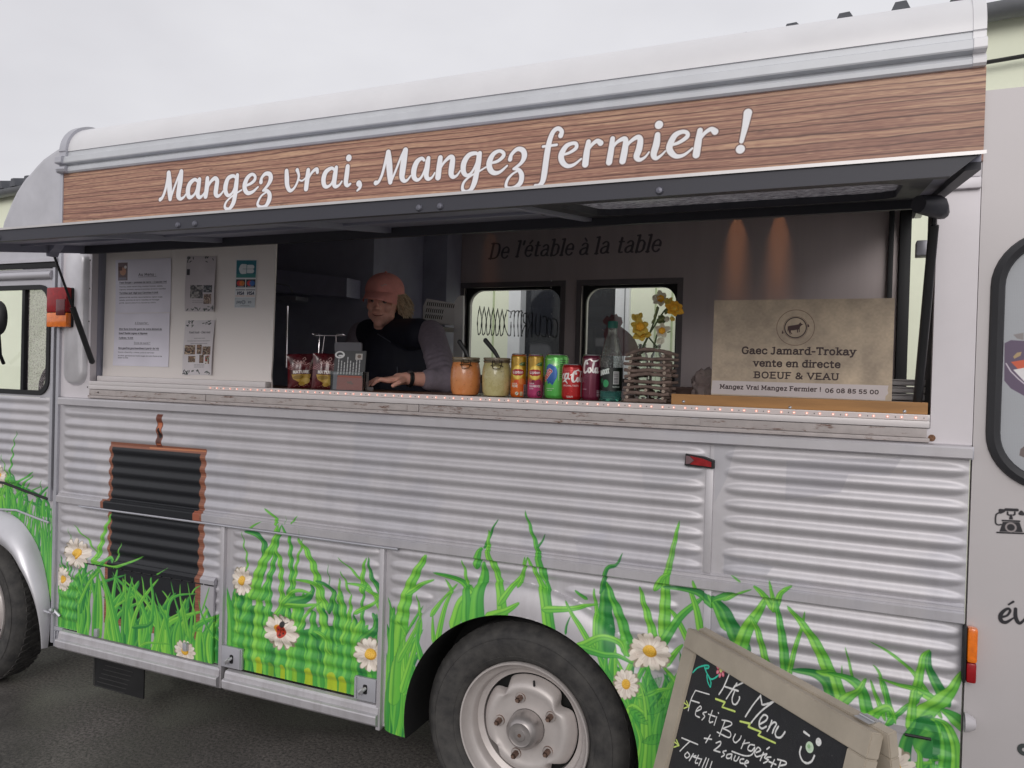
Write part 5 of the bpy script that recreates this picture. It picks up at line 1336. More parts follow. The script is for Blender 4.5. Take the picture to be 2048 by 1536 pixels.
tr = n.nodes.new('ShaderNodeBsdfTransparent'); gl = n.nodes.new('ShaderNodeBsdfGlossy'); gl.inputs['Roughness'].default_value = .02; fr = n.nodes.new('ShaderNodeFresnel'); fr.inputs[0].default_value = 1.5
mxs = n.nodes.new('ShaderNodeMixShader'); n.links.new(fr.outputs[0], mxs.inputs[0]); n.links.new(tr.outputs[0], mxs.inputs[1]); n.links.new(gl.outputs[0], mxs.inputs[2]); n.links.new(mxs.outputs[0], n.nodes['Material Output'].inputs[0])
tr.inputs[0].default_value = (.93, .95, .94, 1)
glasspane('window_pane', W1, 1.892, fwp); glasspane('window_pane', W2, 1.892, fwp)
MB().add([(WX0, 1.886, WZ0), (WX0+WW, 1.886, WZ0), (WX0+WW, 1.886, WZ0+WH_), (WX0, 1.886, WZ0+WH_)], [(0, 1, 2, 3)]).build('window_lettering', print_mat('window_lettering_print', IMG_CRY, use_alpha=True), fwp, uv=lambda co: ((co.x-WX0)/WW, (co.z-WZ0)/WH_))
MB().add([(HX0, 1.888, HZ0), (HX0+.56, 1.888, HZ0), (HX0+.56, 1.888, HZ0+.48), (HX0, 1.888, HZ0+.48)], [(0, 1, 2, 3)]).build('hen_sticker', print_mat('hen_sticker_print', IMG_HEN, use_alpha=True), fwp, uv=lambda co: ((co.x-HX0)/.56, (co.z-HZ0)/.48))
MB().add([(-2.05, 1.8465, 2.14), (-.90, 1.8465, 2.14), (-.90, 1.8465, 2.33), (-2.05, 1.8465, 2.33)], [(0, 1, 2, 3)]).build('wall_slogan', print_mat('wall_slogan_print', IMG_SLO, use_alpha=True, rough=.4), fwp, uv=lambda co: ((co.x+2.05)/1.15, (co.z-2.14)/.19))
q = MB(); plate(q, rect(-3.15, .45, .24, 2.42), [W1, W2], 1.905, 1.93); q.build('far_side', m_body, van)
pbox('rear_door_post', .198, .246, 1.80, 1.90, .45, 2.36, m_black, uv=False)
pbox('door_seal', .150, .172, 1.79, 1.845, 1.3, 2.36, m_black, uv=False)
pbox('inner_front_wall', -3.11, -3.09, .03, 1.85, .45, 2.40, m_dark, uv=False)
pbox('ceiling', -3.11, .24, .03, 1.85, 2.405, 2.42, mat('inner_ceiling', srgb(190, 188, 194), .5, metal=.2), uv=False)
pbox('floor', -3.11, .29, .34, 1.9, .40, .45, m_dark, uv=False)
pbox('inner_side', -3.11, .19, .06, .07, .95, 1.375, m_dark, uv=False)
m_ctr = mat('worktop_wood', srgb(126, 92, 72), .4, var=.2, scale=6, stretch=(1, 8, 8))
pbox('worktop', -3.08, .190, .032, .46, 1.418, 1.4465, m_ctr, .002, uv=False)
pbox('dark_lining', .1975, .236, .031, .30, 1.40, 2.35, m_black, uv=False)
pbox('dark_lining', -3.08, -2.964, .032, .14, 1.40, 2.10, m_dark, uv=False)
pbox('unlit_corner_block', -3.08, -2.32, 1.15, 1.84, .45, 2.40, m_dark, uv=False)  # added block, stands in for the unlit left end of the far wall
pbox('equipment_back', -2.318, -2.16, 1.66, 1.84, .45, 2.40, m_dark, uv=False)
# white notice board behind the hatch
x0, x1 = at(215, 500, .06)[0], at(550, 600, .06)[0]
nb_ = [(-2.955, 1.428), (-2.030, 1.436), (-2.029, 1.46), (-2.034, 1.49), (-2.030, 1.56), (-2.024, 2.03), (-2.946, 2.03)]
MB().prism(nb_, .055, .062).build('notice_board', mat('notice_board_white', srgb(226, 219, 216), .38, var=.03, scale=1.5), van)
pbox('board_ledge', -2.945, -2.03, .02, .054, 1.4475, 1.470, mat('white_aluminium', (1, 1, 1)), .004, uv=False)
# extractor hood, shelf and tall lamp tube at the back left
m_hood = mat('hood_steel', srgb(170, 170, 190), .4, metal=.3)
p = at(560, 545, 1.05); r__ = at(700, 595, 1.05)
MB().prism([(p[0]-.3, p[2]+.05), (r__[0], p[2]-.045), (r__[0], r__[2]), (p[0]-.3, r__[2]+.06)], 1.02, 1.14).build('extractor_hood', m_hood, van)
a, b = at(545, 588, .9), at(592, 596, .9)
MB().box(a[0]-.1, b[0], .9, 1.0, b[2]-.012, b[2]+.010, .003).build('wall_shelf', mat('shelf_steel', srgb(150, 150, 158), .35, metal=.5), van)
a, b = at(575, 612, .9), at(573, 735, .9)
MB().tube([(a[0], .9, a[2]), (a[0], .9, b[2])], .006, 8).build('steel_rod', mat('chromed_steel', srgb(226, 220, 222), .15, metal=1.), van, smooth=True)
a, b = at(552, 567, .9), at(582, 573, .9)
MB().tube([(a[0], .9, a[2]), (b[0]-.01, .9, b[2]+.004), (b[0]+.01, .9, b[2]-.03)], .004, 6).build('rail_bracket', mat('shelf_steel', (1, 1, 1)), van)
a, b = at(605, 637, 1.3), at(730, 634, 1.3)
MB().box(a[0], b[0], 1.3, 1.6, a[2]-.006, a[2]+.004).build('steel_shelf', m_hood, van)
# warm lamps under the ceiling, reflected as streaks down the brushed wall
m_brass = mat('lamp_brass', srgb(150, 110, 70), .3, metal=.9)
for px in (1470, 1556, 968):
    p = at(px, 420, 1.75); lx = p[0]
    sp = bpy.data.lights.new('warm_spot', 'SPOT'); sp.energy = 20.0 if px > 1000 else 3; sp.color = (1, .42, .16); sp.spot_size = R(26); sp.spot_blend = 1.0; sp.shadow_soft_size = .05
    so = bpy.data.objects.new('warm_spot', sp); COL.objects.link(so); so.location = (lx, 1.836, 2.385)
    so.rotation_euler = Vector((0, -.008, .62)).to_track_quat('Z', 'Y').to_euler()
    MB().lathe([(.0001, .03), (.018, .028), (.022, .0)], (lx, 1.825, 2.392), 'z', 12).build('lamp_shade', m_brass, van, smooth=True)
# vented steel box on a bracket and its upright, hanging chain
m_vent = mat('grey_enamel', srgb(232, 232, 232), .4, var=.03)
vx0, vx1 = at(846, 620, .9)[0], at(912, 620, .9)[0]; zt0, zt1 = at(846, 598, .9)[2], at(912, 607, .9)[2]; zb = at(912, 650, .9)[2]
q = MB().prism([(vx0, zb+.012), (vx1, zb), (vx1, zt1-.01), (vx1-.004, zt1), (vx0+.018, zt0+.002), (vx0, zt0-.035)], .90, .99); vb = q.build('vented_unit', m_vent, van)
for row, cnt, zz in ((0, 14, .088), (1, 9, .058), (2, 9, .03)):
    for k in range(cnt):
        x = vx0+.02+row*-.004+k*.0108; zc = zb+zz-.001*k+.004
        MB().prism([(x, zc), (x+.004, zc), (x+.009, zc+.018), (x+.005, zc+.018)], .8985, .901).build('vent_slot', m_black, vb)
MB().prism([(vx0, zb-.002), (vx1, zb-.014), (vx1, zb-.036), (vx0+.03, zb-.022)], .89, .99).build('bracket', mat('pale_enamel', srgb(238, 238, 226), .4), van)
a, b, c_ = at(913, 604, .9), at(930, 592, .9), at(929, 725, .9)
MB().prism([(a[0], c_[2]), (c_[0], c_[2]), (b[0], b[2]), (b[0]-.02, b[2]), (a[0], a[2])], .88, .895).build('upright_panel', m_vent, van)
a, b = at(884, 655, .95), at(886, 725, .95); m_chain = mat('chain_steel', srgb(150, 150, 152), .3, metal=.8); L_ = int((a[2]-b[2])/.014)
for k in range(L_):
    z = a[2]-k*.014; th = (k % 2)*math.pi/2
    MB().tube([(a[0]+.004*math.cos(t)*math.cos(th), .95+.004*math.cos(t)*math.sin(th), z+.0085*math.sin(t)) for t in np.linspace(0, 2*math.pi, 9)[:-1]], .0015, 4, closed=True).build('chain_link', m_chain, van)
MB().box(at(905, 700, 1.0)[0]-.1, at(905, 700, 1.0)[0], 1.0, 1.05, 1.45, 1.62).build('fryer_side', mat('dark_steel', srgb(150, 140, 148), .4, metal=.4), van)
MB().tube([(at(890, 705, .8)[0], .8, at(890, 705, .8)[2]), (at(903, 705, .8)[0], .8, at(903, 705, .8)[2]), (at(903, 745, .8)[0], .8, at(903, 745, .8)[2]), (at(888, 745, .8)[0], .8, at(888, 745, .8)[2])], .0025, 6).build('wire_basket', m_chain, van)

# --- serving hatch flap (awning)
m_awn = mat('awning_underside', srgb(150, 150, 166), .5, metal=.1, var=.08, scale=2)
m_alu = mat('alu_edge', srgb(200, 197, 197), .4, metal=.5)
AX0, AX1 = -2.968, .200; AY, AZ0_, AZ1_ = -.752, 2.020, 1.917
def aw(s_): return (-.012+(AY+.012)*s_, AZ0_+(AZ1_-AZ0_)*s_)
def aplate(x0, x1, s0, s1, th0, th1):
    (ya, za), (yb, zb_) = aw(s0), aw(s1)
    return [(x, y, z+t) for x in (x0, x1) for (y, z) in ((ya, za), (yb, zb_)) for t in (th0, th1)]
def abox(mb, x0, x1, s0, s1, t0_, t1_): return mb.add(aplate(x0, x1, s0, s1, t0_, t1_), [(0, 1, 3, 2), (4, 6, 7, 5), (0, 4, 5, 1), (2, 3, 7, 6), (0, 2, 6, 4), (1, 5, 7, 3)])
GX0, GX1, GS0, GS1 = -.70, .12, .10, .74
q = MB()
for (a, b, c_, d) in ((AX0, GX0, 0, 1), (GX1, AX1, 0, 1), (GX0, GX1, 0, GS0), (GX0, GX1, GS1, 1)): abox(q, a, b, c_, min(d, .9445), -.004, .010)
awn = q.build('serving_hatch', m_awn, van)
q = MB(); abox(q, AX0, AX1, .945, .9968, -.030, .0098); q.v = [(x-.05 if (x > AX1-.01 and z < (aw(.97)[1]-.01)) else x, y, z) for x, y, z in q.v]; q.build('front_lip', mat('awning_lip', srgb(58, 58, 66), .5, var=.08, scale=3), awn)
q = MB(); abox(q, AX0-.002, AX1+.002, .997, 1.003, .004, .0105); q.build('edge_trim', m_alu, awn)
q = MB(); abox(q, AX1-.024, AX1, .056, .944, -.018, -.0041); q.build('side_frame', mat('awning_lip', (1, 1, 1)), awn); q = MB(); abox(q, AX0, AX0+.028, .056, .944, -.034, -.0041); q.build('side_frame', m_awn, awn)
q = MB(); abox(q, AX0, AX1, -.01, .055, -.036, -.0041); q.build('hinge_beam', mat('awning_black', (.045, .045, .056), .5), awn)
for x in (-2.2, -1.45, -.74): q = MB(); abox(q, x-.012, x+.012, .056, .944, -.022, -.0041); q.build('cross_rib', m_awn, awn)
q = MB(); abox(q, AX0+.03, -.72, .40, .42, -.012, -.0042); q.build('long_rib', m_awn, awn)
# glazed panel in the flap: black surround, wet frosted sheet
ol = rrect(GX0, GS0, GX1, GS1, .10, 6)
def on_aw(P, dz): return [(x, aw(s_)[0], aw(s_)[1]+dz) for x, s_ in P]
inn = rrect(GX0+.03, GS0+.045, GX1-.03, GS1-.045, .085, 6); q = MB(); n0 = len(ol)
out_r = []
for (x, s_) in inn:
    xx = GX0 if x < GX0+.03+.085 else (GX1 if x > GX1-.03-.085 else x); out_r.append((x, s_))
top_o = rrect(GX0-.02, GS0-.03, GX1+.02, GS1+.03, .02, 6)
v = on_aw(top_o, -.014)+on_aw(inn, -.014)+on_aw(top_o, -.004)+on_aw(inn, .012); f = []
for i in range(n0):
    j = (i+1) % n0; f += [(i, j, n0+j, n0+i), (n0+i, n0+j, 3*n0+j, 3*n0+i), (j, i, 2*n0+i, 2*n0+j)]
q.add(v, f).build('glazing_seal', mat('awning_black', (1, 1, 1)), awn)
m_frost = bpy.data.materials.new('wet_acrylic'); m_frost.use_nodes = True; n = m_frost.node_tree; b = n.nodes['Principled BSDF']
b.inputs['Base Color'].default_value = srgb(118, 116, 122); b.inputs['Roughness'].default_value = .25; b.inputs['Alpha'].default_value = 1
tcx = n.nodes.new('ShaderNodeTexCoord'); mpx = n.nodes.new('ShaderNodeMapping'); mpx.inputs['Scale'].default_value = (60, 190, 60); vz = n.nodes.new('ShaderNodeTexNoise'); vz.inputs['Scale'].default_value = 1.; vz.inputs['Detail'].default_value = 4
n.links.new(tcx.outputs['Object'], mpx.inputs[0]); n.links.new(mpx.outputs[0], vz.inputs[0]); cr_ = n.nodes.new('ShaderNodeValToRGB'); cr_.color_ramp.elements[0].position = .38; cr_.color_ramp.elements[1].position = .66; cr_.color_ramp.elements[0].color = srgb(70, 68, 76); cr_.color_ramp.elements[1].color = srgb(176, 174, 178)
n.links.new(vz.outputs[0], cr_.inputs[0]); trn = n.nodes.new('ShaderNodeBsdfTranslucent'); n.links.new(cr_.outputs[0], trn.inputs[0]); n.links.new(cr_.outputs[0], b.inputs['Base Color']); mxs = n.nodes.new('ShaderNodeMixShader'); mxs.inputs[0].default_value = .33
n.links.new(b.outputs[0], mxs.inputs[1]); n.links.new(trn.outputs[0], mxs.inputs[2]); n.links.new(mxs.outputs[0], n.nodes['Material Output'].inputs[0])
v = on_aw(rrect(GX0+.02, GS0+.03, GX1-.02, GS1-.03, .085, 6), .004); MB().add(v, [tuple(range(len(v)))]).build('acrylic_sheet', m_frost, awn)
bo = MB().lathe([(.0001, -.005), (.006, -.004), (.0085, 0)], (-2.46, -.7505, 1.898), 'y', 10).build('bolt', mat('bolt_zinc', srgb(104, 104, 114), .4, metal=.4), awn, smooth=True)
for dx in (.058, .80, .86, 1.545, 1.60, 2.1): dup(bo, awn, (dx, 0, 0))
hd = MB().tube([(AX1-.07, aw(.42)[0], aw(.42)[1]-.045), (AX1-.03, aw(.36)[0], aw(.36)[1]-.05), (AX1-.012, aw(.26)[0], aw(.26)[1]-.06)], [.02, .026, .016], 10).build('strut_mount', mat('awning_black', (1, 1, 1)), awn, smooth=True)
q = MB(); a = at(1100, 412, -.30); q.box(a[0]-.03, a[0]+.04, -.36, -.28, a[2]-.022, a[2]+.012, .006); q.build('hinge_block', mat('awning_black', (1, 1, 1)), awn)
def strut(p0, p1, f_=.45):
    p0, p1 = Vector(p0), Vector(p1); m = p0.lerp(p1, f_)
    s_ = MB().tube([m, p1], .0115, 12).sphere(p1, .012, 8, 6).build('gas_strut', mat('strut_black', (.02, .02, .022), .3, spec=.6), van, smooth=True)
    MB().tube([p0, m], .005, 8).build('strut_rod', mat('strut_rod_dark', (.05, .05, .055), .25, metal=.8), s_, smooth=True)
strut((-2.948, -.19, 1.972), (-2.935, -.012, 1.53), .5)
strut((.178, -.17, 1.975), (.166, .018, 1.475), .12)
q = MB(); q.prism([(-2.975, 1.995), (-2.90, 1.995), (-2.915, 1.975), (-2.93, 1.965), (-2.94, 1.945), (-2.953, 1.945), (-2.957, 1.97)], -.21, -.17); q.build('strut_bracket', m_awn, awn)
pbox('strut_bracket', .150, .190, .0, .05, 1.865, 1.905, mat('shelf_steel', (1, 1, 1)), .003, uv=False)

# --- lamps and markers on the side
m_red = mat('red_lens', srgb(150, 22, 28), .32, spec=.4, var=.25, scale=60, coat=.15); m_amb = mat('amber_lens', srgb(240, 120, 24), .15, spec=.7, var=.2, scale=60, coat=.6)
q = MB().box(-3.160, -3.036, -.035, .0, 1.672, 1.842, .01); lamp = q.build('side_lamp', m_black, van, smooth=True)
MB().box(-3.166, -3.040, -.058, -.030, 1.735, 1.842, .008).build('red_lens', m_red, lamp, smooth=True)
MB().box(-3.166, -3.040, -.057, -.030, 1.672, 1.735, .008).build('amber_lens', m_amb, lamp, smooth=True)
MB().box(-3.10, -3.045, -.061, -.055, 1.722, 1.790, .004).build('red_lens', mat('deep_red_lens', srgb(96, 14, 22), .2, coat=.5), lamp, smooth=True)
cp = MB(); cpo = rrect(-3.112, 1.425, -2.976, 2.006, .058, 8); cpm = rrect(-3.106, 1.431, -2.982, 2.0, .054, 8); cpi = rrect(-3.094, 1.443, -2.994, 1.988, .045, 8); n0 = len(cpo)
v = [(p[0], 0, p[1]) for p in cpo]+[(p[0], -.014, p[1]) for p in cpm]+[(p[0], -.024, p[1]) for p in cpi]; f = [(k*n0+i, k*n0+(i+1) % n0, (k+1)*n0+(i+1) % n0, (k+1)*n0+i) for k in range(2) for i in range(n0)]+[tuple(range(2*n0, 3*n0))]
cp.add(v, f).build('capsule_cover', mat('pale_silver', srgb(206, 204, 208), .35, metal=.3), van, smooth=True)
MB().prism([(-.434, 1.272), (-.432, 1.306), (-.378, 1.300), (-.350, 1.291), (-.350, 1.268)], -.020, 0).build('side_marker', m_black, van)
MB().prism([(-.418, 1.277), (-.405, 1.289), (-.418, 1.301), (-.380, 1.295), (-.357, 1.287), (-.357, 1.273)], -.026, -.0205).build('marker_lens', m_red, van)
MB().prism([(-.430, 1.277), (-.419, 1.278), (-.406, 1.289), (-.419, 1.300), (-.430, 1.301)], -.025, -.0202).build('marker_lens', mat('smoked_lens', srgb(120, 96, 100), .2), van)
tl = pbox('tail_lamp', .284, .292, -.030, -.0015, .772, .916, m_black, uv=False)
q = MB(); q.box(.2925, .316, -.034, -.0012, .826, .914, .007).build('amber_lens', m_amb, tl, smooth=True)
q = MB(); q.box(.2925, .315, -.032, -.0012, .774, .8255, .006).build('red_lens', m_red, tl, smooth=True)
MB().lathe([(.0001, .028), (.014, .024), (.022, .010), (.024, 0)], (.2925, -.026, .672), 'x', 16).build('number_lamp', mat('frosted_lens', srgb(190, 186, 190), .2, spec=.7), van, smooth=True)

# --- cab: side, door, window, wing
CSW = Z(0, 0, 1)
sil = [S(121, 284), S(103, 296), S(84, 309), S(70, 323), S(58, 337), S(46, 349), S(37, 362), S(26, 380), S(17, 399), S(6, 427), S(0, 442)]
x_, z_ = sil[-1]; sil += [(x_-.03, z_-.10), (x_-.045, z_-.20)]
xR = -3.161; bot = 1.965
def inset(P, d, c=(-3.25, 2.1)):
    o = []
    for x, z in P:
        v = Vector((c[0]-x, c[1]-z)); v.normalize(); o.append((x+v.x*d, z+v.y*d) if x < xR-.02 else (x, z-d))
    return o
loopA = [(xR, sil[0][1]+.015)]+sil
def cabring(d, y): return [(p[0], y, p[1]) for p in inset(loopA, d)]
q = MB(); rings = [cabring(.0, 1.86), cabring(0, .07), cabring(.003, .04), cabring(.010, .02), cabring(.022, .006), cabring(.04, 0)]; m_ = len(rings[0])
for r_ in rings: q.v += [tuple(map(float, p)) for p in r_]
for k in range(len(rings)-1): q.f += [(k*m_+i, k*m_+i+1, (k+1)*m_+i+1, (k+1)*m_+i) for i in range(m_-1)]
lastp = [(p[0], p[2]) for p in rings[-1]]; o_ = len(q.v)
q.v += [(lastp[-1][0], 0, bot-.02), (xR, 0, bot-.02)]; q.f.append(tuple(range((len(rings)-1)*m_, len(rings)*m_))+(o_, o_+1))
q.build('cab_roof', mat('cab_paint', srgb(186, 185, 190), .40, metal=.35, var=.09, scale=9, bump=.001, bscale=9), van, smooth=True, angle=35)
mcab = m_trim
MB().xprism([(.0, 1.935), (-.014, 1.937), (-.016, 1.955), (0, 1.962)], -3.85, -3.166).build('cab_gutter', m_black, van)
MB().xprism([(0, 1.958), (-.020, 1.960), (-.020, 1.974), (0, 1.978)], -3.85, -3.163).build('cab_gutter_rail', m_silver, van)
MB().tube([(-3.85, -.004, 1.905), (-3.20, -.004, 1.905)], .019, 10).build('door_top_roll', m_silver, van, smooth=True)
wz0, wz1 = 1.385, 1.852
hole = rrect(-3.79, wz0, -3.222, wz1, .062, 8)
q = MB(); plate(q, rect(-3.86, 1.365, -3.196, 1.934), [hole], 0, .03); cd_ = q.build('cab_door', m_silver, van)
q = MB(); q.frame(rrect(-3.80, wz0-.010, -3.212, wz1+.010, .07, 8), rrect(-3.78, wz0+.010, -3.232, wz1-.010, .055, 8), -.008, .012); q.build('window_seal', m_black, cd_, smooth=False)
m_wet = m_pane.copy(); m_wet.name = 'rain_specked_glass'; n = m_wet.node_tree; tcx = n.nodes.new('ShaderNodeTexCoord'); vo = n.nodes.new('ShaderNodeTexVoronoi'); vo.inputs['Scale'].default_value = 170; vo.inputs['Randomness'].default_value = 1; n.links.new(tcx.outputs['Object'], vo.inputs['Vector'])
rw = n.nodes.new('ShaderNodeValToRGB'); rw.color_ramp.elements[0].position = .25; rw.color_ramp.elements[1].position = .42; rw.color_ramp.elements[0].color = (.85, .85, .85, 1); rw.color_ramp.elements[1].color = (.45, .45, .45, 1); n.links.new(vo.outputs['Distance'], rw.inputs[0])
df = n.nodes.new('ShaderNodeBsdfDiffuse'); vn = n.nodes.new('ShaderNodeTexNoise'); vn.inputs['Scale'].default_value = 240; n.links.new(tcx.outputs['Object'], vn.inputs[0]); rc = n.nodes.new('ShaderNodeValToRGB'); rc.color_ramp.elements[0].position = .4; rc.color_ramp.elements[1].position = .6; rc.color_ramp.elements[0].color = srgb(60, 56, 58); rc.color_ramp.elements[1].color = srgb(168, 160, 162); n.links.new(vn.outputs[0], rc.inputs[0]); n.links.new(rc.outputs[0], df.inputs[0])
om = n.nodes['Material Output']; src = om.inputs[0].links[0].from_socket; mq = n.nodes.new('ShaderNodeMixShader'); n.links.new(rw.outputs[0], mq.inputs[0]); n.links.new(src, mq.inputs[1]); n.links.new(df.outputs[0], mq.inputs[2]); n.links.new(mq.outputs[0], om.inputs[0])
glasspane('window_pane', rect(-3.79, wz0, -3.395, wz1), .014, cd_); glasspane('window_pane', [p for p in hole if p[0] > -3.5]+[(-3.395, wz1), (-3.395, wz0)] if False else rect(-3.395, wz0+.002, -3.222, wz1-.002), .0145, cd_, m_wet)
pbox('window_bar', -3.405, -3.385, -.004, .02, wz0, wz1, m_black, uv=False)
zr = S(101, 801)[1]
panel('door_skin', -3.86, -3.197, .925, 1.3645, [(-3.9, -3.212, zr-.0462*k) for k in range(9)])
pbox('door_edge', -3.197, -3.1805, -.010, .01, .915, 1.94, m_trim, uv=False); pbox('door_gap', -3.180, -3.161, .004, .02, .30, 1.97, m_black, uv=False)
MB().tube([(-3.86, -.006, .88), (-3.62, -.006, .968), (-3.5, -.006, .969), (-3.35, -.006, .944), (-3.20, -.006, .922)], .006, 8).build('door_bottom_seal', m_black, van, smooth=True)
q = MB(); arc = [( -3.62+.455*math.cos(t), .36+.475*math.sin(t)) for t in np.linspace(math.pi, 0, 40)]
plate(q, [(-4.1, .36), *arc, (-3.166, .36), (-3.166, .30), (-3.161, .30), (-3.161, .960), (-4.1, .960)], [], .002, .02)
q.build('cab_lower_side', m_side, van, uv=UVS)
MB().tube([S(p[0], p[1])[0:1]+(-.004,)+S(p[0], p[1])[1:2] for p in ((0, 1018), (35, 1020), (68, 1033), (100, 1045))], .005, 6).build('wing_seam', m_trim, van)
# bulging wing around the front wheel
q = MB(); A_ = np.linspace(R(200), R(-12), 60); cs = np.linspace(0, 1, 14); vs = []
w_out = interp((-12, .44), (0, .441), (26, .462), (45, .492), (65, .508), (80, .494), (110, .49), (200, .47)); w_in = interp((-12, .428), (0, .420), (30, .413), (50, .405), (62, .392), (90, .378), (200, .378))
w_cx = interp((-12, -3.62), (60, -3.62), (120, -3.75), (200, -3.75))
for a in A_:
    dg_ = math.degrees(a); e, i_, cxx = w_out(dg_), w_in(dg_), w_cx(dg_)
    for c_ in cs:
        rr_ = e+(i_-e)*c_; yy_ = -.070*math.sin(math.pi*.72*c_)**.8 if c_ > 0 else 0
        vs.append((cxx+rr_*math.cos(a), yy_*(.35+.65*min(1, (dg_+12)/50)), .36+rr_*math.sin(a)))
w_ = len(cs); q.add(vs, [(i*w_+j, i*w_+j+1, (i+1)*w_+j+1, (i+1)*w_+j) for i in range(len(A_)-1) for j in range(w_-1)])
q.build('front_wing', mat('wing_silver', srgb(206, 205, 210), .36, metal=.45, var=.04), van, smooth=True)
q = MB(); vs = []
for a in A_:
    for y_, r_ in ((-.045, .0), (.02, .01), (.25, .02)): vs.append((w_cx(math.degrees(a))+(w_in(math.degrees(a))+r_)*math.cos(a), y_*(.4+.6*min(1, (math.degrees(a)+12)/50)) if y_ < 0 else y_, .36+(w_in(math.degrees(a))+r_)*math.sin(a)))
q.add(vs, [(i*3+j, i*3+j+1, (i+1)*3+j+1, (i+1)*3+j) for i in range(len(A_)-1) for j in range(2)]).build('wheel_arch_lining', m_under, van, smooth=True)
# cab interior seen through the glass
q = MB(); plate(q, rect(-4.2, .96, -3.16, 1.96), [rrect(-3.95, 1.385, -3.222, 1.852, .06, 6)], 1.84, 1.86); q.build('far_cab_side', m_silver, van)
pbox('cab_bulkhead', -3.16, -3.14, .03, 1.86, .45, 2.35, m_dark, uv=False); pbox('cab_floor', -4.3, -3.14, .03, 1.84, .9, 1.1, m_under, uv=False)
pbox('cab_seat', -3.45, -3.2, .2, .75, 1.1, 1.45, mat('seat_dark', (.03, .03, .035), .7), .04, uv=False)
sw = [(-3.62+.08*math.sin(t), .45+.2*math.cos(t), 1.44+.17*math.sin(t)) for t in np.linspace(0, 2*math.pi, 28)[:-1]]
MB().tube(sw, .011, 8, closed=True).tube([(-3.7, .45, 1.27), (-3.62, .45, 1.44)], .02, 8).tube([(-3.62, .25, 1.44), (-3.62, .65, 1.44)], .008, 6).build('steering_wheel', m_black, van, smooth=True)
mirr = thing  # (mirror below)
mc = at(2, 636, -.08)
q = MB().lathe([(.0001, -.03), (.05, -.026), (.07, -.014), (.076, .0), (.070, .008), (.0001, .008)], (0, 0, 0), 'y', 28)
q.v = [(x*.62+mc[0]-.01, y+mc[1], z+mc[2]) for x, y, z in q.v]; mo = q.build('door_mirror', m_black, van, smooth=True)
MB().tube([(mc[0]-.02, mc[1], mc[2]-.03), (mc[0]-.08, -.03, mc[2]-.16), (mc[0]-.1, .0, mc[2]-.2)], .008, 8).build('mirror_arm', m_black, mo, smooth=True)

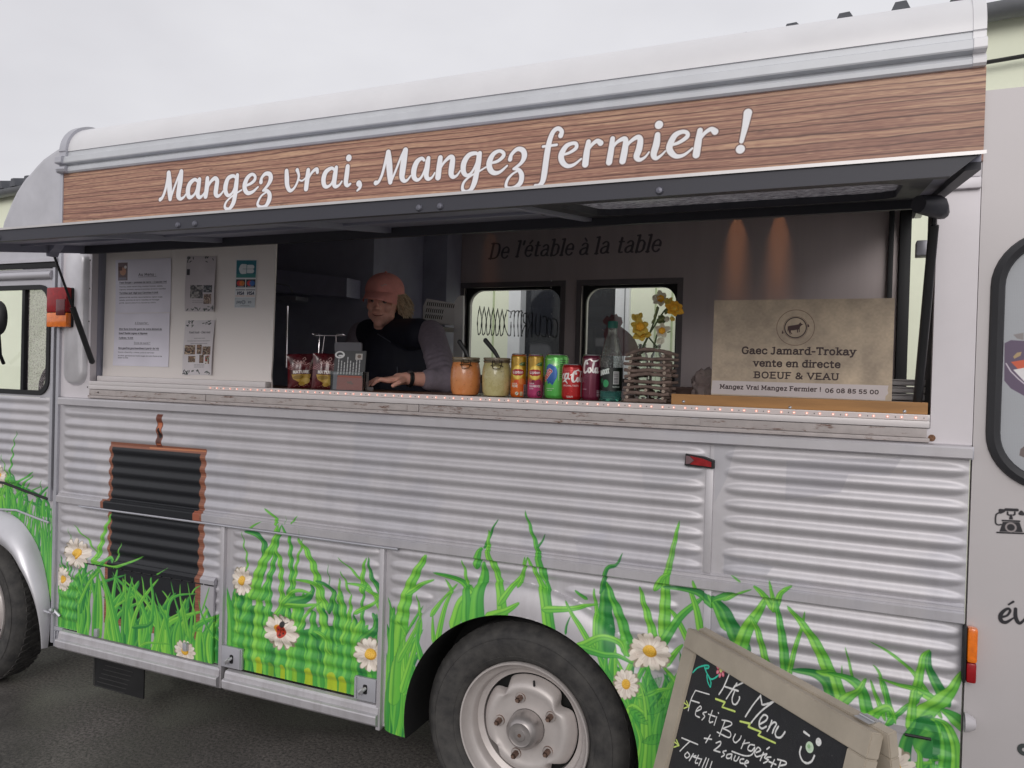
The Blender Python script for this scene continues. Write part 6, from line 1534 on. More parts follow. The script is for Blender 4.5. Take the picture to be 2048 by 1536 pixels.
# --- wheels
m_tyre = mat('tyre_rubber', (.030, .029, .030), .78, var=.45, scale=22, col2=(.078, .074, .070), bump=.0008, bscale=120); m_rim = mat('rim_paint', srgb(194, 187, 184), .42, metal=.25, var=.08, scale=12, bump=.0004, bscale=40)
m_nut = mat('wheel_nut_rust', srgb(128, 104, 92), .5, metal=.5, var=.35, scale=200)
def wheel(cx, cz, y0, rr_=.355, front=True, detail=True):
    Y = lambda a: a
    prof = [(.226, .040), (.232, .030), (.240, .020), (.262, .010), (.285, .003), (.305, .000), (.322, .004), (.333, .010), (.341, .022), (rr_, .036), (rr_+.002, .060), (rr_+.002, .13), (rr_, .150), (.333, .172), (.28, .185), (.232, .165)]
    wt = MB().lathe(prof, (cx, y0, cz), 'y', 72).build('wheel', m_tyre, van, smooth=True, angle=60)
    if detail:
        tb = MB()
        for k in range(60):     # shoulder lugs and tread bars
            a = 2*math.pi*k/60
            for (ya, yb, w0, off) in ((.040, .064, .0125, 0), (.070, .108, .012, .05), (.116, .152, .0125, 0)):
                c0, c1 = a+off-w0/.355*.8, a+off+w0/.355*.8
                v = []
                for ang in (c0, c1):
                    for r_ in (rr_-.006, rr_+(.0015 if cx > -2 else .0045)):
                        for yy_ in (ya, yb): v.append((cx+r_*math.cos(ang+(.03 if yy_ == yb else 0)), y0+yy_, cz+r_*math.sin(ang+(.03 if yy_ == yb else 0))))
                tb.add(v, [(0, 1, 3, 2), (4, 6, 7, 5), (0, 4, 5, 1), (2, 3, 7, 6), (0, 2, 6, 4), (1, 5, 7, 3)])
        tb.build('tread', m_tyre, wt, kind='stuff')
        for r_, d in ((.250, .0152), (.312, .0002)): MB().tube([(cx+r_*math.cos(t), y0+d, cz+r_*math.sin(t)) for t in np.linspace(0, 2*math.pi, 73)[:-1]], .0012, 5, closed=True).build('sidewall_ring', m_tyre, wt, smooth=True)
    rim = MB().lathe([(.2275, .036), (.2285, .026), (.2265, .020), (.221, .021), (.219, .030), (.212, .040), (.208, .050), (.200, .054), (.194, .062), (.190, .085), (.172, .094), (.171, .12)], (cx, y0, cz), 'y', 72).build('rim', m_rim, wt, smooth=True, angle=50)
    N = 120; prof2 = [(.166, .098), (.160, .085), (.150, .070), (.140, .060), (.128, .058), (.118, .062), (.108, .066), (.085, .068), (.062, .068), (.058, .078)]; vs = []
    for r_, h_ in prof2:
        for j in range(N):
            t = 2*math.pi*j/N; g_ = max(0, math.cos(4*(t-R(38))))**6; k_ = max(0, (r_-.125)/.041)
            rr2 = r_-g_*.030*k_**.8; vs.append((cx+rr2*math.cos(t), y0+h_-.004*g_*(1 if .12 < r_ < .16 else 0), cz+rr2*math.sin(t)))
    fs = [(i*N+j, i*N+(j+1) % N, (i+1)*N+(j+1) % N, (i+1)*N+j) for i in range(len(prof2)-1) for j in range(N)]
    disc = MB().add(vs, fs).build('wheel_disc', m_rim, wt, smooth=True, angle=60)
    MB().lathe([(.0001, .125), (.175, .125)], (cx, y0, cz), 'y', 40).build('drum', m_under, wt)
    hub = MB().lathe([(.0001, .006), (.012, .006), (.018, .0065), (.020, .009), (.034, .0105), (.038, .009), (.046, .014), (.056, .028), (.060, .050), (.061, .070)], (cx, y0-.004, cz), 'y', 40).build('hub_cap', mat('hub_cap_metal', srgb(168, 162, 160), .35, metal=.6, var=.1, scale=30), disc, smooth=True, angle=35)
    MB().lathe([(.0001, -.001), (.006, -.001), (.007, .003)], (cx, y0+.0015, cz), 'y', 10).build('hub_dimple', m_nut, hub)
    for k in range(5):
        t = R(107-72*k-2); nx, nz_ = cx+.099*math.cos(t), cz+.099*math.sin(t)
        q = MB().lathe([(.0095, .040), (.0105, .044), (.0105, .066)], (nx, y0, nz_), 'y', 6).lathe([(.0001, .034), (.006, .034), (.006, .046)], (nx, y0, nz_), 'y', 10).lathe([(.017, .062), (.018, .067)], (nx, y0, nz_), 'y', 16); q.build('wheel_nut', m_nut, disc)
    t = R(80); MB().tube([(cx+.150*math.cos(t), y0+.056, cz+.150*math.sin(t)), (cx+.170*math.cos(t), y0+.044, cz+.170*math.sin(t))], .004, 8).build('valve', m_black, disc)
    return wt
wheel(-.945, .355, .012); wheel(-3.755, .355, .004)
for cx in (-.945, -3.755): MB().lathe([(.23, 0), (.33, 0), (.355, .03), (.355, .14), (.33, .17), (.2, .17)], (cx, 1.68, .355), 'y', 40).build('wheel', m_tyre, van, smooth=True)
q = MB(); vs = []; AA = np.linspace(R(190), R(-10), 60)
for a in AA:
    for y_, r_ in ((-.036, .404), (-.028, .4015), (.02, .4005), (.26, .41)): vs.append((ARX+r_*math.cos(a), y_, ARZ+r_*math.sin(a)))
q.add(vs, [(i*4+j, i*4+j+1, (i+1)*4+j+1, (i+1)*4+j) for i in range(len(AA)-1) for j in range(3)]).build('wheel_arch_lining', m_under, van, smooth=True)
pbox('wheel_well_back', -1.42, -.45, .26, .28, .2, .8, m_under, uv=False)
pbox('chassis', -3.1, .2, .35, 1.6, .26, .40, m_under, uv=False); pbox('axle', -3.5, -3.4, .1, 1.7, .30, .36, m_under, uv=False)
a = at(165, 1312, .06)[0]
m_mesh = mat('mud_flap_mesh', (.012, .012, .013), .6, var=.3)
fl_ = MB().box(-3.02, -2.72, .10, .106, .095, .300).build('mud_flap', m_mesh, van)
for k in range(9): MB().tube([(-3.01+.012*k, .098, .10+.02*k), (-2.83+.01*k, .098, .10+.02*k+.0)], .0016, 4).build('flap_ridge', mat('flap_ridge_grey', (.05, .05, .05), .6), fl_)
MB().tube([(-3.02, .098, .30), (-3.024, .098, .10)], .0022, 5).build('flap_edge', mat('flap_ridge_grey', (1, 1, 1)), fl_)

# --- open rear door, folded out in line with the side
dw = rrect(.336, 1.285, 1.02, 1.905, .125, 10)
q = MB(); plate(q, rect(.2935, .30, 1.16, 2.279), [dw], .0, .032); rd = q.build('rear_door', mat('rear_door_paint', srgb(190, 185, 186), .5, metal=.2, var=.03, scale=3, bump=.0005, bscale=6), van)
sl = MB(); n0 = len(dw); cx_, cz_ = .68, 1.6; prof = [(-.016, .0), (-.013, -.012), (0, -.017), (.013, -.012), (.017, .0), (.014, .006)]
vs = []
for (x, z) in dw:
    nx = x-min(max(x, .336+.125), 1.02-.125); nz_ = z-min(max(z, 1.285+.125), 1.905-.125); L = math.hypot(nx, nz_) or 1
    for o_, y_ in prof: vs.append((x-(o_)*nx/L, y_, z-(o_)*nz_/L))
k_ = len(prof); sl.add(vs, [(i*k_+j, i*k_+(j+1) % k_, ((i+1) % n0)*k_+(j+1) % k_, ((i+1) % n0)*k_+j) for i in range(n0) for j in range(k_)])
sl.build('window_seal', mat('door_seal_rubber', (.028, .028, .032), .5), rd, smooth=True)
v = [(p[0], .006, p[1]) for p in dw]; MB().add(v, [tuple(range(len(v)))]).build('mesh_window', print_mat('mesh_window_print', IMG_MESH, rough=.5), rd, uv=lambda co: ((co.x-.34)/.5, (co.z-1.30)/.60))
MB().add([(.301, -.0012, .31), (1.15, -.0012, .31), (1.15, -.0012, 1.24), (.301, -.0012, 1.24)], [(0, 1, 2, 3)]).build('door_lettering', print_mat('door_lettering_print', IMG_DOOR, use_alpha=True), rd, uv=lambda co: ((co.x-.28)/1.0, (co.z-.30)/2.0))
# ================================================================ things on the counter
CT = 1.4475
def px_x(px, y, py=760): return float(at(px, py, y)[0])
def uvc(cx, cy, z0, h):
    # angle measured so that the front (towards the camera) is the middle of the print
    ang0 = math.atan2(CAM[1]-cy, CAM[0]-cx)
    def f(v, j=None): pass
    return ang0
def lathe_uv(name, prof, cx, cy, z0, m, parent, h0, h1, n=48, smooth=True, angle=40, front=None, squash=1.):
    """turned body with the print wrapped once round it; h0..h1 is the printed height"""
    ang0 = math.atan2(CAM[1]-cy, CAM[0]-cx) if front is None else front
    vs = []; uv = []; fs = []; k = len(prof)
    for (r_, h_) in prof:
        for j in range(n+1):
            t = 2*math.pi*j/n; a = ang0-math.pi+t
            vs.append((cx+r_*math.cos(a), cy+r_*math.sin(a), z0+h_)); uv.append((j/n, (h_-h0)/(h1-h0)))
    for i in range(k-1):
        for j in range(n): a = i*(n+1)+j; fs.append((a, a+1, a+n+2, a+n+1))
    me = bpy.data.meshes.new(name); me.from_pydata(vs, [], fs); l = me.uv_layers.new(name='UVMap')
    for lp in me.loops: l.data[lp.index].uv = uv[lp.vertex_index]
    me.materials.append(m); me.polygons.foreach_set('use_smooth', [True]*len(me.polygons)); me.set_sharp_from_angle(angle=R(angle))
    o = bpy.data.objects.new(name, me); COL.objects.link(o)
    if parent: o.parent = parent; o.matrix_parent_inverse = Matrix.Translation(-gloc(parent))
    return o
m_canalu = mat('can_aluminium', srgb(200, 200, 202), .22, metal=.9, var=.05)
def can(px, y, r, h, img, label, slim=True, name='drink_can'):
    x = px_x(px, y); t = thing(name, label, 'drink can', (x, y, CT), 'drink cans lined up on the counter edge')
    nr = r*.86
    body = [(r*.84, .002), (r*.9, .0045), (r*.985, .010), (r, .014), (r, h-.014), (r*.985, h-.010), (nr+.001, h-.004)]
    lathe_uv('can_body', body, x, y, CT, print_mat(img.name+'_m', img, rough=.26, metal=.35, spec=.6, coat=.3), t, 0, h)
    q = MB().lathe([(nr+.001, h-.004), (nr+.002, h-.001), (nr, h), (nr-.0015, h-.001), (nr-.003, h-.005), (.0001, h-.005)], (x, y, CT), 'z', 32); q.lathe([(.0001, .004), (r*.7, .004), (r*.8, .0005), (r*.84, .002)], (x, y, CT), 'z', 32); q.build('can_end', m_canalu, t, smooth=True)
    MB().lathe([(.006, h-.0035), (.009, h-.003), (.009, h-.002), (.006, h-.0018)], (x, y-.004, CT), 'z', 14).build('ring_pull', m_canalu, t, smooth=True)
    return t
can(1037, .068, .0263, .145, IMG_C1, 'slim iced tea can, yellow above and orange below, beside the speckled sauce jar')
can(1071, .068, .0263, .145, IMG_C2, 'slim iced tea can, yellow above and pink below, second in the row of cans')
can(1112.5, .085, .0385, .146, IMG_C3, 'wide light green fruit drink can with blue disc and red slanted lettering')
can(1144, .060, .0330, .115, IMG_C4, 'short bright red cola can with white script, the lowest of the cans')
can(1182.5, .066, .0300, .146, IMG_C5, 'tall dark cherry purple cola can beside the clear water bottle')

# water bottle
m_pet = m_pane.copy(); m_pet.name = 'clear_pet'; n_p = m_pet.node_tree
for q in n_p.nodes:
    if q.type == 'BSDF_TRANSPARENT': q.inputs[0].default_value = (.93, .97, .96, 1)
    if q.type == 'FRESNEL': q.inputs[0].default_value = 1.7
nzz = n_p.nodes.new('ShaderNodeTexNoise'); nzz.inputs['Scale'].default_value = 55; bpp = n_p.nodes.new('ShaderNodeBump'); bpp.inputs['Distance'].default_value = .004; n_p.links.new(nzz.outputs[0], bpp.inputs['Height'])
for q in n_p.nodes:
    if q.type in ('BSDF_GLOSSY', 'FRESNEL'): n_p.links.new(bpp.outputs[0], q.inputs['Normal'])
by = .070; bx = px_x(1222.5, by); t = thing('water_bottle', 'clear plastic water bottle with green cap and dark label beside the twig vase', 'bottle', (bx, by, CT))
m_tint = bpy.data.materials.new('green_pet_base'); m_tint.use_nodes = True; b = m_tint.node_tree.nodes['Principled BSDF']; b.inputs['Base Color'].default_value = srgb(96, 170, 160); b.inputs['Roughness'].default_value = .08; b.inputs['Transmission Weight'].default_value = .8; b.inputs['IOR'].default_value = 1.25
hb = .252
MB().lathe([(.0345, .032), (.0345, .100), (.033, .112), (.0335, .125), (.031, .145), (.026, .172), (.0185, .200), (.0145, .212), (.0135, .232)], (bx, by, CT), 'z', 32).build('bottle_body', m_pet, t, smooth=True)
q = MB().lathe([(.0001, .004), (.020, .002), (.030, .001), (.0345, .006), (.0335, .018), (.0345, .032)], (bx, by, CT), 'z', 32); q.build('bottle_base', m_tint, t, smooth=True)
q = MB().lathe([(.0135, .230), (.0152, .2305), (.0152, .250), (.0140, .252), (.0001, .252)], (bx, by, CT), 'z', 28)
for k in range(20): a = 2*math.pi*k/20; q.tube([(bx+.0153*math.cos(a), by+.0153*math.sin(a), CT+.232), (bx+.0153*math.cos(a), by+.0153*math.sin(a), CT+.249)], .0006, 4)
q.build('bottle_cap', mat('green_cap', srgb(30, 96, 84), .4, var=.08), t, smooth=True)
lathe_uv('bottle_label', [(.0352, .034), (.0352, .106)], bx, by, CT, print_mat('water_label_m', IMG_BL, rough=.4), t, .034, .106)

# sauce jars
m_jar = mat('jar_rim_glass', srgb(150, 136, 112), .12, spec=.8, var=.2, trans=.25); m_wire = mat('clasp_wire', srgb(70, 62, 54), .35, metal=.8)
def jar(px, r, h, col, col2, label, sp_top, group='clip jars of sauce'):
    y = .066; x = px_x(px, y); t = thing('sauce_jar', label, 'jar', (x, y, CT), group)
    ms = mat('sauce_orange' if px < 960 else 'sauce_cream', srgb(*col), .28, spec=.6, coat=.7, var=.05, scale=45, col2=srgb(*col2), bump=.0004, bscale=80)
    MB().lathe([(.0001, .003), (r*.62, .0), (r*.84, .004), (r*.95, .018), (r*.99, .04), (r, h*.52), (r*.975, h*.68), (r*.90, h*.82), (r*.86, h*.865)], (x, y, CT), 'z', 40).build('jar_body', ms, t, smooth=True)
    MB().lathe([(r*.86, h*.865), (r*.90, h*.88), (r*.93, h*.90), (r*.93, h*.925), (r*.88, h*.93), (r*.88, h*.945), (r*.93, h*.95), (r*.935, h*.985), (r*.91, h), (r*.82, h*1.0), (r*.80, h*.95), (.0001, h*.93)], (x, y, CT), 'z', 40).build('jar_rim', m_jar, t, smooth=True)
    MB().lathe([(r*.885, h*.895), (r*.945, h*.91), (r*.945, h*.918), (r*.885, h*.93)], (x, y, CT), 'z', 40).build('wire_band', m_wire, t, smooth=True)
    fx, fy = CAM[0]-x, CAM[1]-y; L = math.hypot(fx, fy); fx, fy = fx/L, fy/L; sx_, sy_ = -fy, fx      # front direction and sideways
    F = lambda a, d, z: (x+fx*(r*.955+d)-sx_*a, y+fy*(r*.955+d)-sy_*a, CT+h*z)
    o = r*.02
    MB().tube([F(-.016, .002, .90), F(-.014, .010, .80), F(-.010, .012, .72), F(.012, .012, .71), F(.016, .010, .80), F(.014, .002, .91)], .0016, 6).tube([F(-.020, .001, .78), F(-.005, .009, .82), F(.006, .009, .82), F(.020, .001, .80)], .0014, 6).tube([F(-.008, .003, .93), F(-.010, .012, .86), F(.008, .012, .85), F(.010, .003, .93)], .0015, 6).build('clasp', m_wire, t, smooth=True)
    a = at(sp_top[0], sp_top[1], y+.01); b_ = Vector((x+.01, y+.01, CT+h*.9)); a = Vector(a)
    s = MB().tube([b_+(b_-a)*.5, b_, b_.lerp(a, .5)+Vector((.004, 0, 0)), a], [.004, .005, .0075, .0085], 10).sphere(a, (.0088, .006, .0088), 10, 6); s.v = [(p[0], y+.01+(p[1]-y-.01)*.6, p[2]) for p in s.v]
    tag(s.build('spoon', mat('black_plastic', (.015, .015, .017), .35, var=.1), None, smooth=True), 'black spoon handle sticking out of the '+('orange' if px < 940 else 'speckled cream')+' sauce jar', 'spoon', 'spoons in the sauce jars')
    # herbs and flecks on the sauce
    rg = random.Random(px); fk = MB()
    for k in range(26 if px > 940 else 12):
        a_ = rg.uniform(-1.0, 1.0); zz = rg.uniform(.12, .8); ca, sa = math.cos(a_), math.sin(a_); rr_ = r*1.0008 if .2 < zz < .62 else r*.985
        if zz > .66 or zz < .2: continue
        cxx, cyy = x+(fx*ca-sx_*sa)*rr_, y+(fy*ca-sy_*sa)*rr_; fk.sphere((cxx, cyy, CT+h*zz), (.0011, .0011, .0008), 5, 4)
    fk.build('herb_flecks', mat('herb_fleck', srgb(92, 84, 44), .5), t, kind='stuff')
    return t
jar(931, .0515, .130, (212, 128, 70), (226, 150, 92), 'clip jar of orange sauce, leftmost on the counter edge, lid open', (919, 684))
jar(993, .0490, .130, (188, 176, 118), (202, 192, 140), 'clip jar of cream sauce with green flecks beside the orange tea can', (971, 681))

# crisp packets
def packet(px, py0, y, w_, h_, rot, label):
    x = px_x(px, y); t = thing('crisp_packet', label, 'crisp packet', (x, y, CT), 'dark red crisp packets')
    nx, nz_ = 22, 30; vs = []; fs = []; fv = Vector((CAM[0]-x, CAM[1]-y, 0)).normalized(); sv = Vector((-fv.y, fv.x, 0)); rg = random.Random(int(px))
    M = Matrix.Rotation(rot, 3, fv)
    for side_ in (1, -1):
        for i in range(nz_+1):
            for j in range(nx+1):
                u, v_ = j/nx*2-1, i/nz_; th = .021*(1-abs(u)**2.4)*math.sin(math.pi*min(1, max(0, v_)))**.6
                th += .0022*math.sin(u*9+v_*3+px)*(1-abs(u)**3)*min(1, 4*v_, 4*(1-v_))+.002*mnoise.noise(Vector((u*3, v_*4, px)))
                ww = w_/2*(1-.05*math.sin(math.pi*v_)); p = sv*(u*ww)*-1+fv*th*side_+Vector((0, 0, v_*h_)); vs.append(tuple(M @ p+Vector((x, y, CT+.001))))
    o = (nx+1)*(nz_+1); 
    for s_ in (0, 1):
        for i in range(nz_):
            for j in range(nx): a = s_*o+i*(nx+1)+j; fs.append((a, a+1, a+nx+2, a+nx+1))
    me = bpy.data.meshes.new('packet'); me.from_pydata(vs, [], fs); l = me.uv_layers.new(name='UVMap')
    for lp in me.loops:
        k = lp.vertex_index % o; l.data[lp.index].uv = (1-(k % (nx+1))/nx, (k//(nx+1))/nz_)
    me.materials.append(print_mat('crisp_m', IMG_K, rough=.28, spec=.7, coat=.4, bump=.002)); me.polygons.foreach_set('use_smooth', [True]*len(me.polygons))
    ob = bpy.data.objects.new('packet', me); COL.objects.link(ob); ob.parent = t; ob.matrix_parent_inverse = Matrix.Translation(-gloc(t))
    q = MB()
    for zz in (.0, h_): 
        for k in range(4): q.tube([tuple(M @ (sv*(-w_/2*.97)+Vector((0, 0, zz-(.002*k if zz else -.002*k))))+Vector((x, y, CT+.001))), tuple(M @ (sv*(w_/2*.97)+Vector((0, 0, zz-(.002*k if zz else -.002*k))))+Vector((x, y, CT+.001)))], .0012, 4)
    q.build('crimped_seam', mat('packet_foil', srgb(82, 20, 34), .3, metal=.3), t)
packet(603, 0, .150, .104, .132, .05, 'dark red crisp packet nearest the white notice board')
packet(650, 0, .112, .100, .134, -.03, 'dark red crisp packet just left of the acrylic leaflet stand')
# acrylic leaflet stand with leaflets
y = .055; xa, xb = px_x(665, y), px_x(727, y); zt = at(700, 703, y)[2]; t = thing('leaflet_stand', 'clear acrylic stand holding a grey and pink leaflet beside the crisp packets', 'leaflet stand', ((xa+xb)/2, y, CT))
m_acr = mat('grey_clip_plastic', srgb(92, 90, 96), .3, var=.05); w_ = xb-xa; h_ = zt-CT
MB().add([(xa, y, CT+.003), (xb, y, CT+.003), (xb, y+.012, CT+.003+h_), (xa, y+.012, CT+.003+h_), (xa, y+.003, CT+.003), (xb, y+.003, CT+.003), (xb, y+.015, CT+.003+h_), (xa, y+.015, CT+.003+h_)], [(0, 1, 2, 3), (7, 6, 5, 4), (0, 4, 5, 1), (1, 5, 6, 2), (2, 6, 7, 3), (3, 7, 4, 0)]).build('leaflet', print_mat('leaflet_m', IMG_LF, rough=.5), t, uv=lambda co: ((co.x-xa)/w_, (co.z-CT-.003)/h_))
MB().box(xa-.003, xb+.003, y-.010, y-.007, CT, CT+.070, .001).box(xa-.003, xa, y-.007, y+.03, CT, CT+.070).box(xb, xb+.003, y-.007, y+.03, CT, CT+.070).build('acrylic_pocket', m_pane, t)
xq, zq = px_x(670, y+.02), at(695, 685, y+.02)[2]; MB().prism(rrect(xq, zt-.002, px_x(724, y+.02), zq, .006, 3), y+.012, y+.017).build('back_plate', m_acr, t)
MB().box(xa-.002, xb+.002, y-.008, y+.03, CT, CT+.003).build('stand_foot', m_acr, t)
# folded wire stand behind
wy = .16; W_ = lambda X, Y: tuple(at(560+X/9.6, 640+Y/9.6, wy)); t = thing('wire_stand', 'bent chrome wire stand rising behind the crisp packets', 'wire stand', (px_x(655, wy), wy, CT))
m_chr = mat('chromed_steel', srgb(226, 220, 222), .15, metal=1.)
for P in ([(735, 740), (760, 290), (745, 262), (620, 262), (680, 295), (1255, 300), (1215, 275), (1105, 275), (1075, 300), (1085, 740)], [(800, 740), (855, 310)]):
    MB().tube([W_(*p) for p in P]+([] if len(P) == 2 else []), .0021, 6).build('bent_wire', m_chr, t, smooth=True)
MB().box(px_x(632, wy), px_x(676, wy), wy-.02, wy+.02, CT, CT+.006).build('stand_foot', m_chr, t)
# pen / card reader by the hand
x = px_x(731, .12, 772); tag(MB().box(x-.012, x+.016, .09, .15, CT, CT+.014, .003).build('card_reader', mat('reader_pale', srgb(170, 166, 172), .4), None), 'small pale card reader under the fingers of the person', 'card reader')

# twig rack with glass bottles and flowers
ry0, ry1 = .035, .115; TW = Z(1180, 580, 6.4, ry0); rk = thing('twig_vase_rack', 'rustic log stack rack of grey twigs holding two glass flower bottles', 'vase rack', (px_x(1295, .07), .07, CT))
m_twig = mat('twig_bark', srgb(126, 108, 100), .85, var=.3, scale=60, bump=.0012, bscale=180); m_cut = mat('twig_cut_end', srgb(176, 160, 146), .8, var=.2, scale=150)
def twig(P, r, seed):
    rg = random.Random(seed); P = catmull(P, 4); n_ = len(P)
    return MB().tube([(p[0], p[1]+rg.uniform(-.001, .001), p[2]+rg.uniform(-.0008, .0008)) for p in P], [r*(1+.14*mnoise.noise(Vector((i*.7, seed, 0)))) for i in range(n_)], 8).build('twig', m_twig, rk, smooth=True)
rows = [([(460, 835), (560, 790), (680, 762), (850, 770), (960, 800), (1045, 828)], .0052), ([(450, 880), (560, 875), (650, 872), (760, 885), (900, 880), (1050, 885)], .0048), ([(440, 940), (520, 948), (650, 952), (760, 950), (900, 962), (1040, 965)], .0050), ([(440, 1020), (560, 1035), (660, 1028), (760, 1022), (880, 1040), (1020, 1030)], .0056),
        ([(440, 1110), (540, 1090), (640, 1080), (740, 1072), (860, 1085), (1040, 1100)], .0055), ([(440, 1170), (560, 1165), (660, 1172), (780, 1178), (900, 1188), (1040, 1180)], .0050), ([(430, 1250), (540, 1245), (660, 1235), (760, 1240), (900, 1262), (1010, 1262)], .0048), ([(430, 1320), (540, 1310), (660, 1318), (780, 1325), (900, 1340), (1010, 1335)], .0056), ([(440, 1415), (600, 1412), (800, 1418), (980, 1425)], .0060)]
for i, (P, r_) in enumerate(rows):
    pts = [(TW(*p)[0], ry0, max(CT+.006, TW(*p)[1])) for p in P]; twig(pts, r_, i)
    twig([(p[0]+.004, ry1, p[2]) for p in pts], r_, i+20)
for i, (X, Y) in enumerate([(545, 838), (528, 918), (518, 998), (508, 1065), (515, 1132), (503, 1212), (488, 1282), (480, 1368), (945, 845), (955, 925), (958, 1000), (960, 1065), (950, 1140), (955, 1222), (945, 1298), (935, 1388), (722, 1282)]):
    x, z = TW(X, Y); z = max(z, CT+.005); rr_ = .0046+.0004*(i % 3)
    q = MB().tube([(x, ry0-.010, z), (x+.002, .07, z+.001), (x, ry1+.012, z)], rr_, 10, caps=False); tg = q.build('twig', m_twig, rk, smooth=True)
    MB().lathe([(.0001, 0), (rr_*.98, .0003)], (x, ry0-.0101, z), 'y', 10).build('cut_end', m_cut, tg); MB().lathe([(.0001, 0), (.0011, .0001)], (x, ry0-.0104, z), 'y', 6).build('pith', mat('twig_pith', srgb(90, 76, 70), .9), tg)
m_gl = bpy.data.materials.new('bottle_glass'); m_gl.use_nodes = True; b = m_gl.node_tree.nodes['Principled BSDF']; b.inputs['Base Color'].default_value = (.92, .95, .93, 1); b.inputs['Roughness'].default_value = .03; b.inputs['Transmission Weight'].default_value = 1; b.inputs['IOR'].default_value = 1.2
BT = []
for X, nm in ((655, 'left'), (845, 'right')):
    x, zt_ = TW(X, 690); x = px_x(1180+X/6.4, .075); BT.append(x); zt_ = float(at(1280, 580+692/6.4, .075)[2])
    g_ = thing('glass_bottle', 'small glass bottle in the twig rack, the '+nm+' one of the two', 'bottle', (x, .075, CT+.012), 'flower bottles in the twig rack')
    h_ = zt_-CT-.012
    MB().lathe([(.0001, .0), (.018, .0), (.021, .004), (.021, h_*.66), (.017, h_*.80), (.0105, h_*.86), (.0100, h_*.93), (.0125, h_*.94), (.0125, h_*.96), (.0105, h_*.965), (.0125, h_*.975), (.0125, h_), (.0095, h_), (.009, h_*.86), (.015, h_*.78), (.019, h_*.6), (.019, .006), (.0001, .005)], (x, .075, CT+.012), 'z', 24).build('bottle_glass', m_gl, g_, smooth=True)
# flowers
m_stem = mat('flower_stem', srgb(82, 96, 60), .6, var=.2, scale=30); m_py = mat('petal_yellow', srgb(214, 186, 84), .6, var=.12, scale=20); m_po = mat('petal_orange', srgb(228, 176, 60), .6, var=.12, scale=20); m_pw = mat('petal_cream', srgb(214, 210, 190), .6, var=.1, scale=20); m_bud = mat('bud_green', srgb(116, 124, 78), .6, var=.2, scale=30)
FL = lambda X, Y, y=.075: Vector(at(1180+X/6.4, 580+Y/6.4, y))
def petal(base, tip, wid, curl, m, parent, name='petal', seed=0):
    base, tip = Vector(base), Vector(tip); ax = tip-base; L = ax.length; ax.normalize(); vd = (Vector(CAM)-base).normalized(); sd_ = ax.cross(vd).normalized(); up = sd_.cross(ax).normalized(); vs = []; fs = []; nu, nv = 4, 7
    for i in range(nv+1):
        t_ = i/nv; w_ = wid*math.sin(math.pi*min(1, t_*.86+.10))**.75; 
        for j in range(nu+1):
            u = j/nu*2-1; vs.append(base+ax*L*t_+sd_*u*w_*(1+.12*math.sin(7*t_+seed))+up*(curl*L*(t_**2)-.25*w_*(1-u*u)+.05*L*math.sin(5*u+seed)))
    for i in range(nv):
        for j in range(nu): a = i*(nu+1)+j; fs.append((a, a+1, a+nu+2, a+nu+1))
    vs2 = [v+up*-.0008 for v in vs]; o = len(vs)
    q = MB().add(vs, fs).add(vs2, [f[::-1] for f in fs]); return q.build(name, m, parent, smooth=True)
def flower(label, stem, heads, cat='flower', foot=None):
    st = [FL(*p) for p in stem]; t = thing('cut_flower', label, cat, tuple(st[0]), 'cut flowers in the twig rack')
    MB().tube([tuple(p) for p in catmull([tuple(p) for p in st], 4)], .0026, 7).build('stem', m_stem, t, smooth=True)
    for (cx_, cy_, rad, n_, m, kind, ang, dy) in heads:
        c_ = FL(cx_, cy_, .075+dy); rg = random.Random(cx_); vd = (Vector(CAM)-c_).normalized(); a1 = vd.cross(Vector((0, 0, 1))).normalized(); a2 = a1.cross(vd)
        R_ = rad/6.4/540
        for k in range(n_):
            an = ang+2*math.pi*k/n_+rg.uniform(-.2, .2); d_ = a1*math.cos(an)+a2*math.sin(an)+vd*(.25 if kind == 'open' else .05)
            if kind == 'cup': d_ = (a1*math.cos(ang)*1.0+a2*math.sin(ang))*1.0+(a1*math.cos(an)+a2*math.sin(an))*.55
            petal(c_, c_+d_.normalized()*R_*rg.uniform(.75, 1.12), R_*.33, .18, m, t, seed=k+cx_)
        if kind == 'open':
            for k in range(6):
                an = k*1.05+.4; d_ = a1*math.cos(an)+a2*math.sin(an)+vd*.9; petal(c_+vd*.002, c_+d_.normalized()*R_*.55, R_*.22, .1, m_po, t, name='inner_petal', seed=k)
    return t
flower('yellow flower facing left with wide ruffled petals above the left glass bottle', [(860, 740), (790, 650), (730, 580), (680, 530)], [(640, 470, 120, 6, m_py, 'open', .5, -.02), (655, 560, 105, 5, m_py, 'open', 2.2, -.01), (610, 400, 90, 5, m_py, 'cup', 1.4, -.015)])
flower('orange yellow flower highest on the right, open towards the window edge', [(670, 740), (740, 600), (850, 420), (950, 270), (1000, 230)], [(1080, 235, 105, 7, m_po, 'open', .2, -.02), (1140, 250, 60, 4, m_py, 'cup', .1, -.02), (980, 190, 85, 5, m_py, 'cup', 2.2, -.01), (1055, 340, 50, 4, m_py, 'cup', -1.5, 0)])
flower('cream white flower with drooping petals at the very top of the bunch', [(680, 745), (760, 560), (830, 380), (880, 220)], [(905, 110, 100, 6, m_pw, 'open', .3, .01), (800, 110, 66, 4, m_pw, 'cup', 3.0, .0), (960, 100, 60, 4, m_pw, 'cup', .8, .01)])
flower('pale greenish white flower hanging low above the right glass bottle', [(820, 745), (850, 600), (900, 470), (960, 400)], [(920, 520, 95, 5, m_pw, 'open', 4.2, -.01), (900, 610, 72, 4, m_pw, 'cup', -1.7, -.005), (930, 420, 85, 5, m_bud, 'cup', 1.0, .01), (1000, 400, 60, 4, m_pw, 'cup', .9, .01)])
